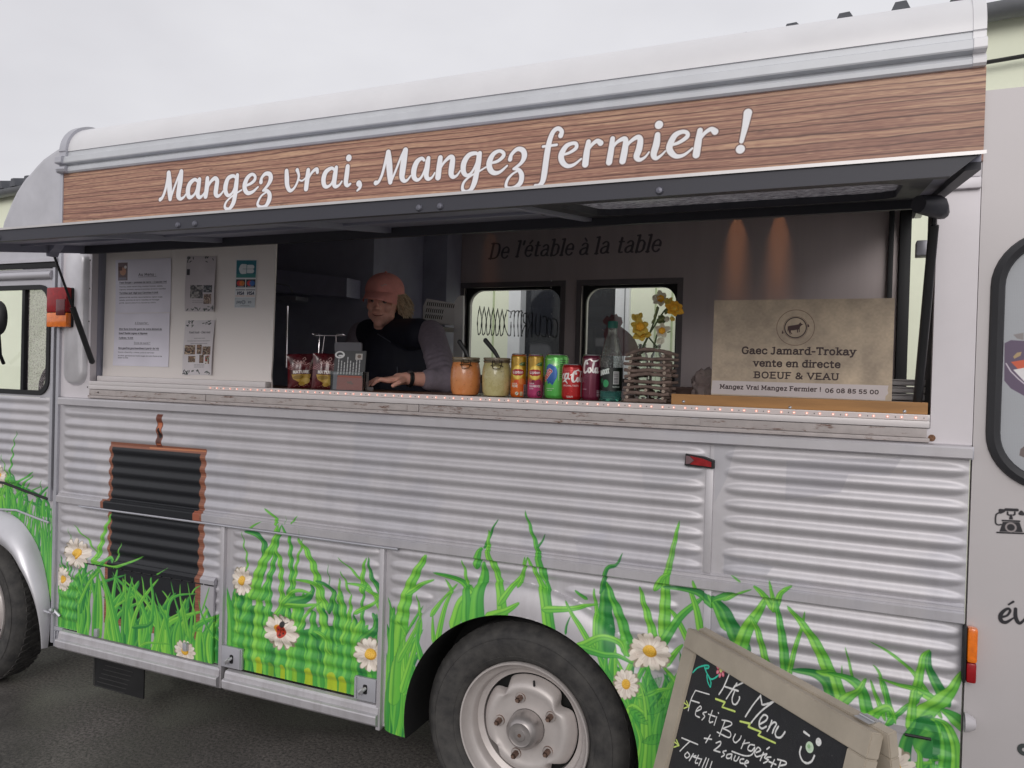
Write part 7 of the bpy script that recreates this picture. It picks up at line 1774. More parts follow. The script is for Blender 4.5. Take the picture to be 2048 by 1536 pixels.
for i, (a, b_, r_) in enumerate((((820, 370), (850, 280), 17), ((840, 300), (870, 200), 14), ((790, 430), (830, 360), 14), ((960, 310), (1010, 230), 22), ((700, 470), (735, 430), 12), ((870, 400), (960, 350), 20), ((985, 545), (1035, 530), 9))):
    p0, p1 = FL(*a), FL(*b_); rr_ = r_/6.4/600; t_ = tag(MB().tube([p0, p0.lerp(p1, .3), p0.lerp(p1, .75), p1], [rr_*.35, rr_, rr_*.85, rr_*.2], 8).build('flower_bud', m_bud, None, smooth=True), ['green bud halfway up the white flower stem', 'green bud just under the topmost white flower', 'green bud low on the tallest stem', 'fat green bud under the orange yellow flower', 'tiny green bud beside the yellow flower', 'long green bud pointing right beneath the orange flower', 'smallest green bud sticking out right of the low pale flower'][i], 'flower bud', 'closed green buds'); 

# wooden batten with screws, sale board
pl = MB().box(-.482, .189, -.004, .022, 1.4478, 1.4795, .0015).build('batten', mat('varnished_batten', srgb(168, 122, 72), .45, var=.18, scale=5, stretch=(1, 10, 10)), van)
for px, py in ((1367, 803), (1580, 815), (1809, 823)):
    p = at(px, py, -.004); MB().lathe([(.0001, -.0022), (.0022, -.002), (.0045, 0)], (p[0], -.004, p[2]), 'y', 12).build('screw_head', m_canalu, pl, smooth=True)
sb = thing('sale_board', 'beige sale board with cow emblem and black lettering standing on the wooden batten', 'sign board', (-.135, .05, 1.4795))
q = MB().add([(SGX, .050, SGZ), (SGX+SGW, .050, SGZ), (SGX+SGW, .060, SGZ+SGH), (SGX, .060, SGZ+SGH), (SGX, .056, SGZ), (SGX+SGW, .056, SGZ), (SGX+SGW, .066, SGZ+SGH), (SGX, .066, SGZ+SGH)], [(0, 1, 2, 3), (7, 6, 5, 4), (0, 4, 5, 1), (1, 5, 6, 2), (2, 6, 7, 3), (3, 7, 4, 0)])
q.build('board', print_mat('sale_board_m', IMG_SIGN, rough=.55), sb, uv=lambda co: ((co.x-SGX)/SGW, (co.z-SGZ)/SGH))

# things behind the board: basket bowl, crumpled napkins, white trays
yb = .26; x = px_x(1358, yb, 770); z0 = 1.4475
m_wick = mat('dark_basket', srgb(92, 76, 72), .7, var=.3, scale=80)
t = thing('bread_basket', 'dark round basket partly hidden behind the twig rack', 'basket', (x, yb, z0)); MB().lathe([(.0001, 0), (.05, 0), (.062, .03), (.07, .045), (.066, .048), (.058, .03)], (x, yb, z0), 'z', 24).build('bowl', m_wick, t, smooth=True); MB().tube([(x+.069*math.cos(a), yb+.069*math.sin(a), z0+.047+.001*math.sin(a*20)) for a in np.linspace(0, 2*math.pi, 40)[:-1]], .004, 6, closed=True).build('woven_rim', m_wick, t, smooth=True)
def crumple(name, x0, x1, zt_, yy0, yy1, seed, label):
    bm = bmesh.new(); bmesh.ops.create_icosphere(bm, subdivisions=4, radius=1)
    for v in bm.verts:
        n1 = mnoise.noise(v.co*1.7+Vector((seed, 0, 0)))*.35+abs(mnoise.noise(v.co*4+Vector((0, seed, 0))))*.3
        k = v.co*(1+n1); v.co = Vector(((x0+x1)/2+k.x*(x1-x0)/2, (yy0+yy1)/2+k.y*(yy1-yy0)/2, z0+.0+max(0, (k.z*.5+.5))*(zt_-z0)))
    return tag(MB().bm(bm).build(name, mat('napkin_paper', srgb(150, 136, 134), .8, var=.06, scale=40, bump=.002, bscale=50), None, smooth=True, angle=25), label, 'napkin', 'crumpled paper beside the sale board')
a, b_ = px_x(1380, .24), px_x(1440, .24); crumple('paper_napkin', a, b_, at(1400, 742, .24)[2], .20, .30, 3.1, 'crumpled grey paper napkin left of the beige sale board')
t = thing('tray_stack', 'stack of white plastic trays behind the right end of the sale board', 'trays', (px_x(1815, .30), .30, z0)); xa, xb = px_x(1740, .3), px_x(1856, .3)
for k in range(4): MB().box(xa+.004*k, xb-.002*k, .20, .42, z0+.012+.021*k, z0+.026+.021*k, .004).box(xa-.004+.004*k, xb+.002-.002*k, .195, .425, z0+.026+.021*k, z0+.030+.021*k, .001).build('tray', mat('tray_white', srgb(186, 182, 184), .4, var=.04), t)

# papers on the notice board
def sheet(name, quad, img, label, cat, y=.0535, lift=.003, grp=None, rough=.6):
    P = [at(px, py, y) for px, py in quad]; n1 = 10; vs = []; uv_ = []; fs = []
    for i in range(n1+1):
        for j in range(n1+1):
            u, v_ = j/n1, i/n1; p = P[0]*(1-u)*(1-v_)+P[1]*u*(1-v_)+P[2]*u*v_+P[3]*(1-u)*v_
            vs.append((p[0], p[1]-lift*(abs(u-.5)*2)**3*(.5+.5*math.sin(3*v_+px_seed(name)))-.0004, p[2])); uv_.append((u, v_))
    for i in range(n1):
        for j in range(n1): a = i*(n1+1)+j; fs.append((a, a+1, a+n1+2, a+n1+1))
    me = bpy.data.meshes.new(name); c0 = Vector(sum(P)/4); me.from_pydata([Vector(v)-c0 for v in vs], [], fs); l = me.uv_layers.new(name='UVMap')
    for lp in me.loops: l.data[lp.index].uv = uv_[lp.vertex_index]
    me.materials.append(print_mat(img.name+'_m', img, rough=rough)); me.polygons.foreach_set('use_smooth', [True]*len(me.polygons))
    o = bpy.data.objects.new(name, me); COL.objects.link(o); o.location = c0; return tag(o, label, cat, grp)
def px_seed(s): return len(s)
sheet('menu_sheet', [(231, 626), (341, 625), (343, 516), (232, 520)], IMG_M1, 'white printed menu sheet with small photo, upper of two on the notice board', 'menu sheet')
sheet('menu_sheet', [(226, 731), (337, 734), (341, 626), (231, 627)], IMG_M2, 'white printed takeaway sheet, lower of two on the notice board', 'menu sheet', lift=.006)
sheet('leaflet', [(373, 623), (431, 623), (434, 513), (375, 512)], IMG_P1, 'grey leaflet with leaf border and three photos, upper of the pair', 'leaflet', lift=.010)
sheet('leaflet', [(368, 750), (426, 750), (431, 640), (372, 641)], IMG_P2, 'leaflet with leaf border and six small food photos, lower of the pair', 'leaflet', lift=.010)
sheet('payment_sticker', [(469, 616), (510, 616), (515, 519), (472, 519)], IMG_CB, 'card payment sticker with teal square at the right of the notice board', 'sticker', lift=.0005, rough=.35)

# ================================================================ chalkboard A-frame in the foreground
zt = .89; A = on_plane(1375, 1255, np.array([0, 0, zt]), np.array([0, 0, 1.])); B = on_plane(1745, 1465, np.array([0, 0, zt]), np.array([0, 0, 1.]))
ax = (B-A)/np.linalg.norm(B-A); nh = np.array([ax[1], -ax[0], 0]); nh = nh if np.dot(nh[:2], CAM[:2]-A[:2]) > 0 else -nh
dn = nh*.26+np.array([0, 0, -1.]); dn /= np.linalg.norm(dn); nf = np.cross(ax, dn); nf = nf if np.dot(nf, nh) > 0 else -nf
Wc = float(np.linalg.norm(B-A)); Lc = zt/abs(dn[2])
cbd = thing('chalkboard_sign', 'wooden A-frame chalkboard menu with handwriting and smiley in front of the food truck', 'chalkboard', (float((A+B)[0]/2), float((A+B)[1]/2), 0))
m_wood = mat('weathered_grey_wood', srgb(170, 160, 145), .7, var=.12, scale=7, bump=.0006, bscale=90, stretch=(1, 1, 1)); m_slt = mat('blackboard_paint', srgb(36, 36, 40), .5, var=.2, scale=8)
def CP(O, u, v, d, dnv, nfv): p = O+ax*u+dnv*v+nfv*d; return (p[0], p[1], p[2])
def cbox(name, O, u0, u1, v0, v1, d0, d1, m, dnv=dn, nfv=nf, par=None, bev=.002):
    bm = bmesh.new(); bmesh.ops.create_cube(bm, size=1)
    for q in bm.verts: q.co = Vector(((u0+u1)/2+q.co.x*(u1-u0), (v0+v1)/2+q.co.y*(v1-v0), (d0+d1)/2+q.co.z*(d1-d0)))
    if bev: bmesh.ops.bevel(bm, geom=bm.edges[:], offset=bev, segments=2, affect='EDGES')
    for q in bm.verts: q.co = Vector(CP(O, q.co.x, q.co.y, q.co.z, dnv, nfv))
    return MB().bm(bm).build(name, m, par or cbd, smooth=True)
fwd = .048; th = .030
cbox('top_rail', A, 0, Wc, 0, fwd, -th, 0, m_wood); cbox('leg', A, 0, fwd, fwd+.0008, Lc-.03, -th, -.0005, m_wood); cbox('leg', A, Wc-fwd, Wc, fwd+.0008, Lc-.03, -th, -.0005, m_wood); cbox('bottom_rail', A, fwd+.0005, Wc-fwd-.0005, Lc-.16, Lc-.11, -th, 0, m_wood)
slate = cbox('slate_panel', A, fwd-.004, Wc-fwd+.004, fwd-.004, Lc-.115, -.018, -.010, m_slt, bev=0)
dn2 = -nh*.17+np.array([0, 0, -1.]); dn2 /= np.linalg.norm(dn2); nf2 = np.cross(ax, dn2); nf2 = nf2 if np.dot(nf2, nh) < 0 else -nf2
O2 = A-nh*.046+np.array([0, 0, .002])
th = .022; cbox('top_rail', O2, .012, Wc+.012, 0, fwd, -th, 0, m_wood, dn2, nf2); cbox('leg', O2, .012, .012+fwd, fwd+.0008, Lc-.03, -th, 0, m_wood, dn2, nf2); cbox('leg', O2, Wc+.012-fwd, Wc+.012, fwd+.0008, Lc-.03, -th, 0, m_wood, dn2, nf2); cbox('slate_panel', O2, .05, Wc-.04, fwd, Lc-.12, -.018, -.010, m_slt, dn2, nf2, bev=0)
hg = MB()
for u in (Wc-.045,):
    v = [CP(A+np.array([0, 0, .0015]), u+a, 0, 0, nh*1., np.array([0, 0, 1.])) for a in (-.03, .03)]
    p0 = A+ax*(u-.018); q = MB()
    pts = [p0+nh*-.018, p0+ax*.036+nh*-.018, p0+ax*.036+nh*-.050, p0+nh*-.050]
    q.add([(p[0], p[1], p[2]+.0022) for p in pts]+[(p[0], p[1], p[2]+.0005) for p in pts], [(0, 1, 2, 3), (7, 6, 5, 4), (0, 4, 5, 1), (1, 5, 6, 2), (2, 6, 7, 3), (3, 7, 4, 0)]).tube([p0+nh*-.034+np.array([0, 0, .003]), p0+ax*.036+nh*-.034+np.array([0, 0, .003])], .003, 8).build('hinge', mat('hinge_zinc', srgb(186, 188, 190), .3, metal=.7), cbd)
# metal stay between the panels at the near end
p0, p1 = CP(A, Wc-.01, .05, -th-.004, dn, nf), CP(A, Wc-.012, .30, -th-.010, dn, nf)
MB().tube([p0, p1], .004, 6).build('metal_stay', mat('stay_dark', (.06, .06, .065), .4, metal=.6), cbd, smooth=True)
# chalk drawing: canvas in board coordinates (u along the top, v downwards)
CVW, CVH = Wc, Lc-.1; ck = Canvas(0, 0, CVW, CVH, 1900); OC = A+nf*-.0095
def cbp(px, py):
    p = on_plane(px, py, OC, nf); d = p-OC; return float(np.dot(d, ax)), CVH-float(np.dot(d, dn))
def Z5(X, Y): return cbp(1400+X/3.7926, 1150+Y/3.7926)
def ZF(X, Y): return cbp(1300+X/2.738, 1180+Y/2.738)
CW = (232, 232, 230); CG = (214, 232, 130); rgc = random.Random(5)
def chalk(T, pts, r=.0021, col=CW, closed=False, sm=True):
    P = [T(*p) for p in pts]; P = catmull(P, 7) if (len(P) > 2 and sm) else P
    if closed: P = P+[P[0]]
    ck.line([(p[0], p[1], r*.78*rgc.uniform(.82, 1.12)) for p in P], col)
for P in ([(145, 905), (180, 850), (225, 745)], [(225, 745), (335, 812)], [(335, 812), (300, 830), (262, 846)], [(185, 845), (290, 880)], [(280, 822), (240, 880), (200, 940)], [(262, 885), (245, 935), (250, 975), (275, 980), (298, 945), (300, 925)],
          [(345, 1075), (400, 990), (460, 915)], [(460, 915), (468, 960), (480, 985), (560, 960)], [(560, 960), (480, 1020), (430, 1070), (390, 1120)], [(448, 1135), (500, 1105), (512, 1075), (485, 1062), (455, 1100), (450, 1145), (470, 1165), (503, 1150)],
          [(545, 1105), (530, 1150), (510, 1185)], [(525, 1150), (560, 1118), (580, 1130), (560, 1170), (550, 1200)], [(595, 1150), (572, 1195), (580, 1228), (612, 1232), (640, 1200), (645, 1190)]): chalk(Z5, P, .0026)
for P in ([(120, 940), (190, 965), (168, 1002), (265, 1035)], [(305, 1110), (380, 1128), (368, 1152), (462, 1190), (442, 1216), (572, 1275)]): chalk(Z5, P, .0028, CG, sm=False)
chalk(Z5, [(790, 1190), (830, 1220)], .0028); ck.line([(*Z5(900, 1267), .0075)], CW); ck.line([(*Z5(832, 1307), .0105)], (206, 226, 200)); ck.line([(*Z5(826, 1300), .004)], (160, 200, 150)); chalk(Z5, [(768, 1305), (757, 1350), (775, 1405), (812, 1428), (848, 1412), (868, 1372)], .0026)
for P in ([(250, 550), (225, 600), (210, 660)], [(250, 550), (325, 572)], [(228, 605), (270, 618)], [(252, 665), (280, 652), (276, 636), (256, 655), (250, 685), (272, 698)], [(310, 668), (290, 675), (300, 692), (285, 712)], [(342, 660), (328, 700), (326, 724), (345, 722)], [(320, 680), (358, 694)], [(366, 695), (352, 740)], [(374, 672), (376, 675)],
          [(412, 715), (395, 760), (380, 800)], [(395, 712), (440, 722), (445, 740), (400, 758)], [(400, 758), (440, 780), (432, 808), (368, 778)], [(468, 790), (456, 818), (468, 836), (492, 818), (500, 800)], [(520, 822), (500, 868)], [(508, 842), (545, 836)], [(572, 850), (548, 848), (536, 872), (556, 882), (574, 862), (560, 900), (520, 908), (450, 884)],
          [(582, 890), (606, 878), (592, 862), (574, 888), (582, 912), (606, 908)], [(622, 890), (604, 934)], [(612, 905), (640, 898), (628, 918), (650, 930)], [(654, 862), (640, 872)], [(662, 915), (640, 918), (644, 936), (622, 948)], [(652, 940), (690, 956)], [(682, 930), (664, 968)], [(718, 935), (704, 975)], [(700, 928), (742, 940), (744, 955), (712, 962)],
          [(298, 812), (338, 818)], [(330, 795), (306, 836)], [(362, 838), (386, 830), (384, 850), (350, 878)], [(350, 878), (384, 888)], [(418, 880), (400, 886), (408, 902), (392, 914)], [(446, 898), (424, 902), (420, 920), (440, 920), (450, 900)], [(450, 900), (446, 928)], [(468, 908), (460, 930), (474, 936), (488, 914)], [(514, 926), (496, 928), (494, 946), (512, 950)], [(520, 950), (540, 944), (530, 934), (518, 952), (528, 966)],
          [(175, 810), (262, 846)], [(218, 830), (190, 856), (165, 882)], [(205, 888), (190, 905), (202, 920), (218, 906), (206, 888)], [(238, 898), (216, 934)], [(226, 912), (252, 908)], [(266, 905), (248, 944), (262, 948)], [(240, 915), (280, 926)], [(284, 925), (268, 960)], [(308, 920), (286, 972)], [(322, 925), (302, 980)], [(340, 940), (326, 984)]): chalk(ZF, P, .0021)
for X, Y in ((180, 612), (125, 825)):
    chalk(ZF, [(X, Y), (X+18, Y+14), (X+34, Y+26)], .0022, CG); chalk(ZF, [(X+6, Y+36), (X+34, Y+26)], .0022, CG); chalk(ZF, [(X+20, Y-4), (X+34, Y+26)], .0022, CG)
TEAL = (70, 200, 172)
for P in ([(235, 452), (262, 426), (300, 414), (322, 416), (320, 428), (300, 430)], [(300, 424), (312, 455), (335, 488), (365, 476), (388, 452)], [(312, 465), (316, 500), (330, 530), (334, 505), (322, 475)]): chalk(ZF, P, .0026, TEAL)
fx, fz = ZF(389, 437)
for k in range(7): a = 2*math.pi*k/7+.3; ck.ell(fx+.0125*math.cos(a), fz+.0125*math.sin(a), .0062, .0048, (214, 110, 128), rot=a); ck.ell(fx+.0125*math.cos(a), fz+.0125*math.sin(a), .0036, .0026, (236, 160, 172), rot=a, n=10)
ck.ell(fx, fz, .0062, .0062, (216, 214, 140))
for k in range(70): ck.ell(rgc.uniform(.05, CVW-.05), rgc.uniform(.2, CVH-.05), .0009, .0009, (150, 150, 150, 120), n=6)
sm_ = vnoise(ck.H, ck.W, 9, 7, rng)*vnoise(ck.H, ck.W, 200, 200, rng); base_a = ck.a[..., 3].copy(); ck.a[..., 3] = np.clip(base_a*(.82+.3*vnoise(ck.H, ck.W, 260, 180, rng)), 0, 1)
addm = (base_a < .05)*.05*sm_; ck.a[..., :3] = np.where((base_a < .05)[..., None], .6, ck.a[..., :3]); ck.a[..., 3] = np.maximum(ck.a[..., 3], addm)
IMG_CK = ck.image('chalk_drawing')
def uck(co):
    d = np.array(co)-OC; return (float(np.dot(d, ax))/CVW, (CVH-float(np.dot(d, dn)))/CVH)
O3 = A+nf*-.0092
v = [CP(O3, u, w_, 0, dn, nf) for u, w_ in ((fwd, fwd), (Wc-fwd, fwd), (Wc-fwd, Lc-.12), (fwd, Lc-.12))]
MB().add(v, [(0, 1, 2, 3)]).build('chalk_writing', print_mat('chalk_m', IMG_CK, use_alpha=True, rough=.9, spec=.1), slate, uv=uck)

# ================================================================ the person behind the counter
def blob(name, prims, voxel, m, parent, smooth_it=3, fac=.5):
    mb = MB()
    for p in prims:
        if p[0] == 'e': mb.sphere(p[1], p[2], 20, 14, M=(Matrix.Rotation(p[4], 3, p[3]) if len(p) > 3 else None))
        else:
            a, b, r0, r1 = Vector(p[1]), Vector(p[2]), p[3], p[4]; mb.tube([a, a.lerp(b, .5), b], [r0, (r0+r1)/2, r1], 16); mb.sphere(a, r0, 16, 10); mb.sphere(b, r1, 16, 10)
    me = bpy.data.meshes.new('tmp'); me.from_pydata(mb.v, [], mb.f); o = bpy.data.objects.new('tmp', me); COL.objects.link(o)
    bm = bmesh.new(); bm.from_mesh(me); bmesh.ops.recalc_face_normals(bm, faces=bm.faces[:]); bm.to_mesh(me); bm.free()
    md = o.modifiers.new('r', 'REMESH'); md.mode = 'VOXEL'; md.voxel_size = voxel; s_ = o.modifiers.new('s', 'SMOOTH'); s_.iterations = smooth_it; s_.factor = fac
    dg = bpy.context.evaluated_depsgraph_get(); dg.update(); ev = o.evaluated_get(dg); me2 = bpy.data.meshes.new_from_object(ev); COL.objects.unlink(o); bpy.data.objects.remove(o)
    me2.name = name; me2.materials.clear(); me2.materials.append(m); me2.polygons.foreach_set('use_smooth', [True]*len(me2.polygons))
    r_ = bpy.data.objects.new(name, me2); COL.objects.link(r_)
    if parent: r_.parent = parent; r_.matrix_parent_inverse = Matrix.Translation(-gloc(parent))
    return r_
m_skin = mat('skin', srgb(240, 182, 164), .5, var=.07, scale=20, bump=.0004, bscale=150); m_skin.node_tree.nodes['Principled BSDF'].inputs['Subsurface Weight'].default_value = .12; m_skin.node_tree.nodes['Principled BSDF'].inputs['Subsurface Radius'].default_value = (.02, .008, .004)
PX, PY = -1.945, .70
per = thing('person', 'person in a pink cap, dark vest and grey long sleeves leaning on the counter', 'person', (PX, PY, .45))
hc = Vector(at(768, 606, PY)); 
vd = Vector((CAM[0]-hc.x, CAM[1]-hc.y, 0)).normalized()
HM = Matrix.Rotation(math.atan2(vd.y, vd.x)+math.pi/2-R(18), 3, 'Z') @ Matrix.Rotation(R(8), 3, 'X') @ Matrix.Rotation(R(4), 3, 'Y')      # local -y = face; turned a little to the left, chin down
def H(x, y, z): return hc+HM @ Vector((x, y, z))
def He(x, y, z, rx, ry, rz, extra=None):
    return ('em', H(x, y, z), (rx, ry, rz), extra)
def hblob(lst): return [('e', p[1], p[2]) if p[3] is None else p for p in lst]
def headprims():
    o = []
    def e(x, y, z, rx, ry, rz): o.append((x, y, z, rx, ry, rz))
    e(0, .010, .050, .074, .092, .078); e(0, -.010, .0, .064, .080, .085); e(0, -.030, -.055, .050, .052, .048); e(0, -.062, -.088, .022, .019, .018)
    for s_ in (-1, 1):
        e(s_*.036, -.060, -.016, .024, .020, .022); e(s_*.040, -.03, -.050, .022, .03, .028); e(s_*.026, -.081, .030, .018, .010, .007); e(s_*.073, .012, .0, .008, .018, .029); e(s_*.0095, -.092, -.022, .0085, .009, .0075)
    e(0, -.090, .006, .0085, .010, .024); e(0, -.100, -.016, .0105, .0115, .010); e(0, -.083, -.048, .023, .0085, .0055); e(0, -.081, -.0575, .021, .009, .0065); e(0, -.078, .034, .03, .010, .008)
    return o
def rotated(o, scale=1.):
    r_ = []
    for (x, y, z, rx, ry, rz) in o: r_.append(('eh', H(x, y, z), (rx*scale, ry*scale, rz*scale)))
    return r_
def blobh(name, prims, voxel, m, parent, **k):
    # 'eh' ellipsoids turn with the head
    q = []
    for p in prims:
        if p[0] == 'eh': ax_, an = HM.to_quaternion().to_axis_angle(); q.append(('e', p[1], p[2], ax_, an))
        else: q.append(p)
    return blob(name, q, voxel, m, parent, **k)
sh_r = Vector(at(862, 668, .66)); sh_l = Vector(at(722, 668, .86)); chest = (sh_r+sh_l)/2+Vector((0, .03, -.14)); neck = H(0, .025, -.10); nb = (sh_r+sh_l)/2+Vector((0, .02, .03))
el_r = Vector(at(893, 772, .42)); el_r.z = CT+.045; wr_r = Vector(at(812, 747, .28)); wr_r.z = CT+.050
kn = wr_r+(Vector(at(772, 748, .22))-wr_r).normalized()*.088; kn.z = CT+.040
el_l = sh_l+Vector((-.06, -.06, -.26)); wr_l = el_l+Vector((.10, -.20, -.02)); hl = wr_l+Vector((.03, -.07, 0))
pel = Vector((chest.x-.0, chest.y+.10, .98)); kr, kl = pel+Vector((.10, -.02, -.42)), pel+Vector((-.10, 0, -.42)); fr_, fl2 = Vector((kr.x, kr.y+.03, .50)), Vector((kl.x, kl.y+.04, .50))
body = rotated(headprims())+[('c', neck, nb, .052, .058), ('e', chest, (.165, .11, .20)), ('c', chest+Vector((0, .02, -.1)), pel, .14, .15), ('c', sh_l, sh_r, .048, .048), ('c', sh_r, el_r, .048, .040), ('c', el_r, wr_r, .036, .0245), ('c', sh_l, el_l, .046, .040), ('c', el_l, wr_l, .036, .0245),
    ('c', pel+Vector((.09, 0, 0)), kr, .09, .06), ('c', pel+Vector((-.09, 0, 0)), kl, .09, .06), ('c', kr, fr_, .055, .04), ('c', kl, fl2, .055, .04), ('c', fr_+Vector((0, 0, -.01)), fr_+Vector((0, -.14, -.02)), .035, .03), ('c', fl2+Vector((0, 0, -.01)), fl2+Vector((0, -.14, -.02)), .035, .03)]
def hand(wr, knv, up, spread=1., curl=.5, thumb=1, resting=True):
    o = []; d = (knv-wr).normalized(); s_ = d.cross(up).normalized()*thumb
    o.append(('c', wr, wr+d*.03, .023, .024))
    for k in range(4): o.append(('c', wr+d*.03+s_*(-.014+.0095*k), wr+d*.080+s_*(-.027+.018*k), .0155, .0115))
    for k, ln in enumerate((.066, .078, .072, .056)):
        b0 = wr+d*.082+s_*(.027-.018*k)*spread; dv = (d+s_*(.16-.10*k)).normalized(); m1 = b0+dv*ln*.42+up*.007; m2 = m1+(dv*.9-up*curl*.55).normalized()*ln*.33; m3 = m2+(dv*.72-up*curl*1.1).normalized()*ln*.28
        o += [('c', b0, m1, .0100, .0090), ('c', m1, m2, .0088, .0080), ('c', m2, m3, .0078, .0066)]
    b0 = wr+d*.018+s_*.022-up*.004; m1 = b0+(d*.6+s_*.75-up*.15).normalized()*.042; m2 = m1+(d*.95+s_*.35-up*.35).normalized()*.032; o += [('c', b0, m1, .0135, .0105), ('c', m1, m2, .0100, .0078)]
    return o
body += hand(wr_r, kn, Vector((0, 0, 1)), thumb=-1, curl=.55)+hand(wr_l, hl, Vector((0, 0, 1)), thumb=1)
bo_ = blobh('body', body, .0042, m_skin, per, smooth_it=3, fac=.45)
# clothing shells
m_vest = mat('navy_vest', srgb(32, 34, 48), .7, var=.15, scale=14, bump=.002, bscale=26); m_shirt = mat('heather_grey_jersey', srgb(140, 130, 142), .9, var=.12, scale=60, bump=.0015, bscale=30)
cuff = el_r.lerp(wr_r, .42); slv = [('c', sh_r+Vector((-.035, .005, .0)), sh_r, .060, .062), ('c', sh_r, el_r, .062, .053), ('c', el_r, cuff, .050, .041), ('c', cuff-(cuff-el_r).normalized()*.012, cuff, .044, .044), ('c', sh_l+Vector((.035, .0, .0)), sh_l, .058, .060), ('c', sh_l, el_l, .060, .053), ('c', el_l, el_l.lerp(wr_l, .8), .048, .036)]
for k in range(5): c_ = sh_r.lerp(el_r, .50+.10*k); dd_ = (el_r-sh_r).normalized(); slv.append(('c', c_+Vector((-.02, -.03, .0)), c_+Vector((.02, -.03, .012)), .032, .030))
blob('sleeve', slv[:4]+slv[7:], .006, m_shirt, per, smooth_it=2); blob('sleeve', slv[4:7], .006, m_shirt, per, smooth_it=2)
vs_ = [('e', chest+Vector((0, 0, .01)), (.195, .135, .215)), ('c', chest+Vector((0, .02, -.12)), pel+Vector((0, 0, .05)), .155, .165), ('c', sh_l+Vector((.05, 0, .0)), sh_r+Vector((-.06, .0, 0)), .073, .070), ('c', nb+Vector((0, -.0, .015)), neck+Vector((0, .02, -.035)), .078, .066)]
vest = blob('vest', vs_, .007, m_vest, per)
MB().tube([H(-.0, -.075, -.135), chest+vd*.125+Vector((0, 0, .08)), chest+vd*.150+Vector((0, 0, -.06))], .003, 6).build('zip', mat('zip_grey', srgb(90, 92, 104), .4, metal=.4), vest)
blob('trousers', [('c', pel+Vector((.09, 0, .02)), kr, .105, .075), ('c', pel+Vector((-.09, 0, .02)), kl, .105, .075), ('c', kr, fr_, .07, .055), ('c', kl, fl2, .07, .055), ('e', pel, (.17, .13, .12))], .012, m_vest, per)
# cap with curved peak and embroidered mark
m_cap = mat('pink_cap_cotton', srgb(238, 160, 152), .85, var=.07, scale=40, bump=.0008, bscale=200)
cp_ = MB(); vs = []; fs = []; N, K = 36, 12
for i in range(K+1):
    t_ = i/K*R(92)
    for j in range(N):
        a = 2*math.pi*j/N; r1_ = math.cos(R(92)-t_) if False else math.sin(t_); fr = .0025*math.cos(6*a)*math.sin(t_)*-1
        x = (.086+fr)*r1_*math.cos(a); y_ = (.104+fr)*r1_*math.sin(a); z = .050+.088*math.cos(t_)**.85 if t_ < R(90) else .050-.006
        vs.append(H(x, .006+y_, z+(.002 if i == K else 0)))
fs = [(i*N+j, (i+1)*N+j, (i+1)*N+(j+1) % N, i*N+(j+1) % N) for i in range(K) for j in range(N)]
cap = cp_.add(vs, fs).build('cap', m_cap, per, smooth=True, angle=80)
pk = MB(); vs = []; fs = []; NU, NV = 20, 8
for s_ in (0, 1):
    for i in range(NV+1):
        for j in range(NU+1):
            u = j/NU*2-1; v_ = i/NV; an = u*R(58); bx_, by_ = .0865*math.sin(an), .006-.1045*math.cos(an); ln = .078*(1-abs(u)**3.2)
            vs.append(H(bx_*(1+.05*v_), by_-ln*v_, .056-.020*abs(u)**2*(.3+v_)-.027*v_**1.3+(-.003 if s_ else 0)))
o_ = (NU+1)*(NV+1)
for s_ in (0, 1):
    for i in range(NV):
        for j in range(NU): a = s_*o_+i*(NU+1)+j; fs.append((a, a+1, a+NU+2, a+NU+1) if s_ == 0 else (a, a+NU+1, a+NU+2, a+1))
for j in range(NU): a = NV*(NU+1)+j; fs.append((a, a+1, a+o_+1, a+o_))
pk.add(vs, fs).build('cap_peak', m_cap, cap, smooth=True, angle=50)
MB().tube([H(.012, -.096, .086), H(.020, -.098, .080), H(.030, -.094, .090), H(.038, -.090, .086)], .0016, 5).build('embroidered_mark', mat('embroidery_white', srgb(214, 190, 190), .6), cap); MB().sphere(H(0, .006, .139), .006, 10, 6).build('cap_button', m_cap, cap, smooth=True)
# eyes, brows, lips
for s_ in (-1, 1):
    MB().sphere(H(s_*.027, -.0765, .014), .0115, 12, 8).build('eye', mat('eye_white', srgb(150, 138, 132), .25), per, smooth=True); MB().sphere(H(s_*.0275-.001, -.0855, .0125), (.0056, .003, .0056), 10, 6).build('iris', mat('iris_dark', (.03, .025, .02), .15), per)
    MB().tube([H(s_*.014, -.087, .0165), H(s_*.027, -.0895, .0185), H(s_*.040, -.080, .0155)], .0036, 6).build('eyelid', m_skin, per, smooth=True); MB().tube([H(s_*.012, -.091, .034), H(s_*.028, -.091, .039), H(s_*.044, -.078, .034)], .0026, 6).build('eyebrow', mat('brow_brown', srgb(120, 94, 76), .8), per, smooth=True)
MB().tube([H(-.026, -.0800, -.0470), H(-.012, -.0895, -.0515), H(0, -.0915, -.0528), H(.012, -.0895, -.0515), H(.026, -.0800, -.0470)], [.001, .0024, .0028, .0024, .001], 6).build('mouth', mat('lip_rose', srgb(128, 62, 60), .5), per, smooth=True)
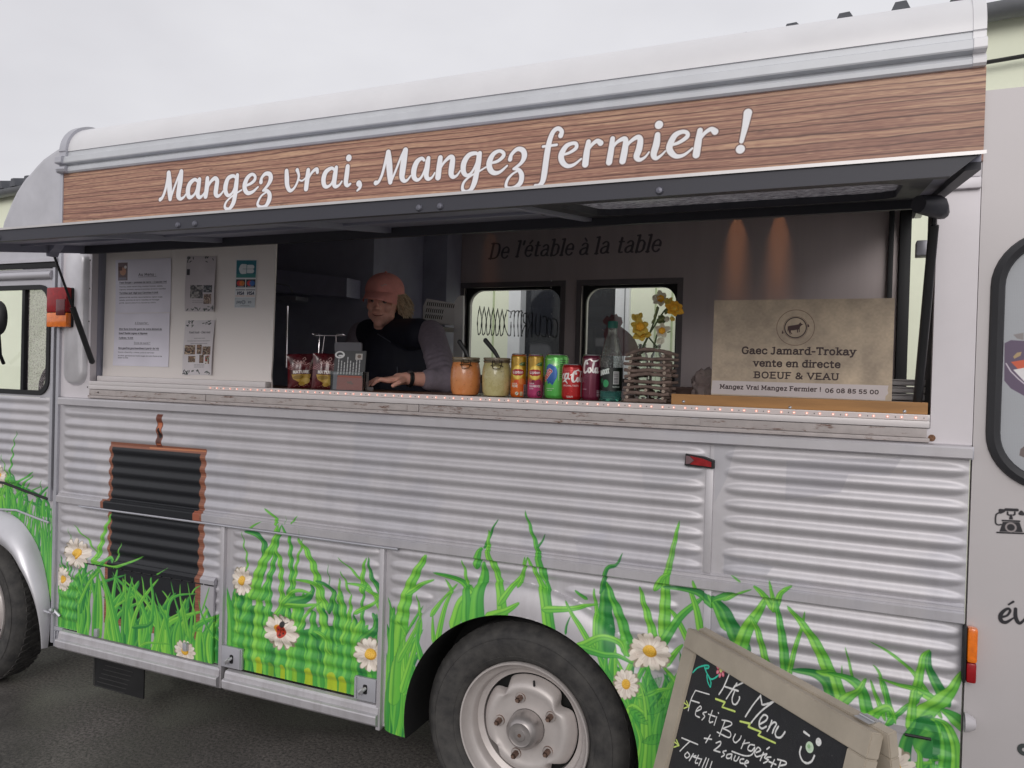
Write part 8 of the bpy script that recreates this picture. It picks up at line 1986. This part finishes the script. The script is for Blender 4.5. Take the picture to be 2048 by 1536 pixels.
# hair: short fair strands pushed out behind the ears
m_hair = mat('fair_hair', srgb(206, 184, 156), .55, var=.25, scale=60); rg = random.Random(9); hr = MB()
for k in range(620):
    s_ = 1; a = rg.uniform(.1, 2.6); zz = rg.uniform(-.028, .040)
    x0, y0_ = s_*.078*math.cos(a*.5)*1.0, .006+.092*math.sin(a*.55); x0 = s_*(.070-.018*max(0, a-1.2)); y0_ = -.02+.055*a
    o1 = Vector((s_*rg.uniform(.006, .040), rg.uniform(-.006, .030), rg.uniform(-.022, .008))); L = rg.uniform(.45, 1.05)*(1 if s_ > 0 else .45)
    P = [H(x0, y0_, zz), H(*(Vector((x0, y0_, zz))+o1*.6*L+Vector((0, 0, .006)))), H(*(Vector((x0, y0_, zz))+o1*1.15*L+Vector((0, 0, -.012)))), H(*(Vector((x0, y0_, zz))+o1*1.45*L+Vector((s_*.004, 0, -.034*L))))]
    hr.tube([tuple(p) for p in catmull([tuple(p) for p in P], 3)], [.0018]*9+[.0006], 4)
hr.build('hair', m_hair, per, smooth=True)
blobh('hair_mass', rotated([(0, .035, .015, .079, .075, .055), (.060, .03, .004, .026, .045, .036), (.078, .042, -.008, .014, .024, .020)]), .006, m_hair, per)
# watch
wd = (el_r-wr_r).normalized(); wc = wr_r+wd*.012; u1 = wd.cross(Vector((0, 0, 1))).normalized(); u2 = u1.cross(wd)
wb = MB().tube([wc+(u1*math.cos(a)+u2*math.sin(a))*.0285 for a in np.linspace(0, 2*math.pi, 25)[:-1]], .0045, 6, closed=True); wb.tube([wc+wd*.008+(u1*math.cos(a)+u2*math.sin(a))*.0285 for a in np.linspace(0, 2*math.pi, 25)[:-1]], .0045, 6, closed=True)
w0 = wb.build('watch', m_black, per, smooth=True); 
fa = (u2*.8+vd*.6).normalized(); MB().sphere(wc+wd*.004+fa*.031, (.013, .013, .006), 14, 8).build('watch_face', mat('watch_steel', srgb(120, 120, 124), .2, metal=.7), w0, smooth=True)

# unseen concrete sheet, added behind the viewpoint to bounce light up at the van
MB().add([(-30, -30, .004), (30, -30, .004), (30, -1.75, .004), (-30, -1.75, .004)], [(0, 1, 2, 3)]).build('bounce_sheet', mat('bounce_concrete', srgb(112, 110, 106), .8, var=.12, scale=3), kind='structure')
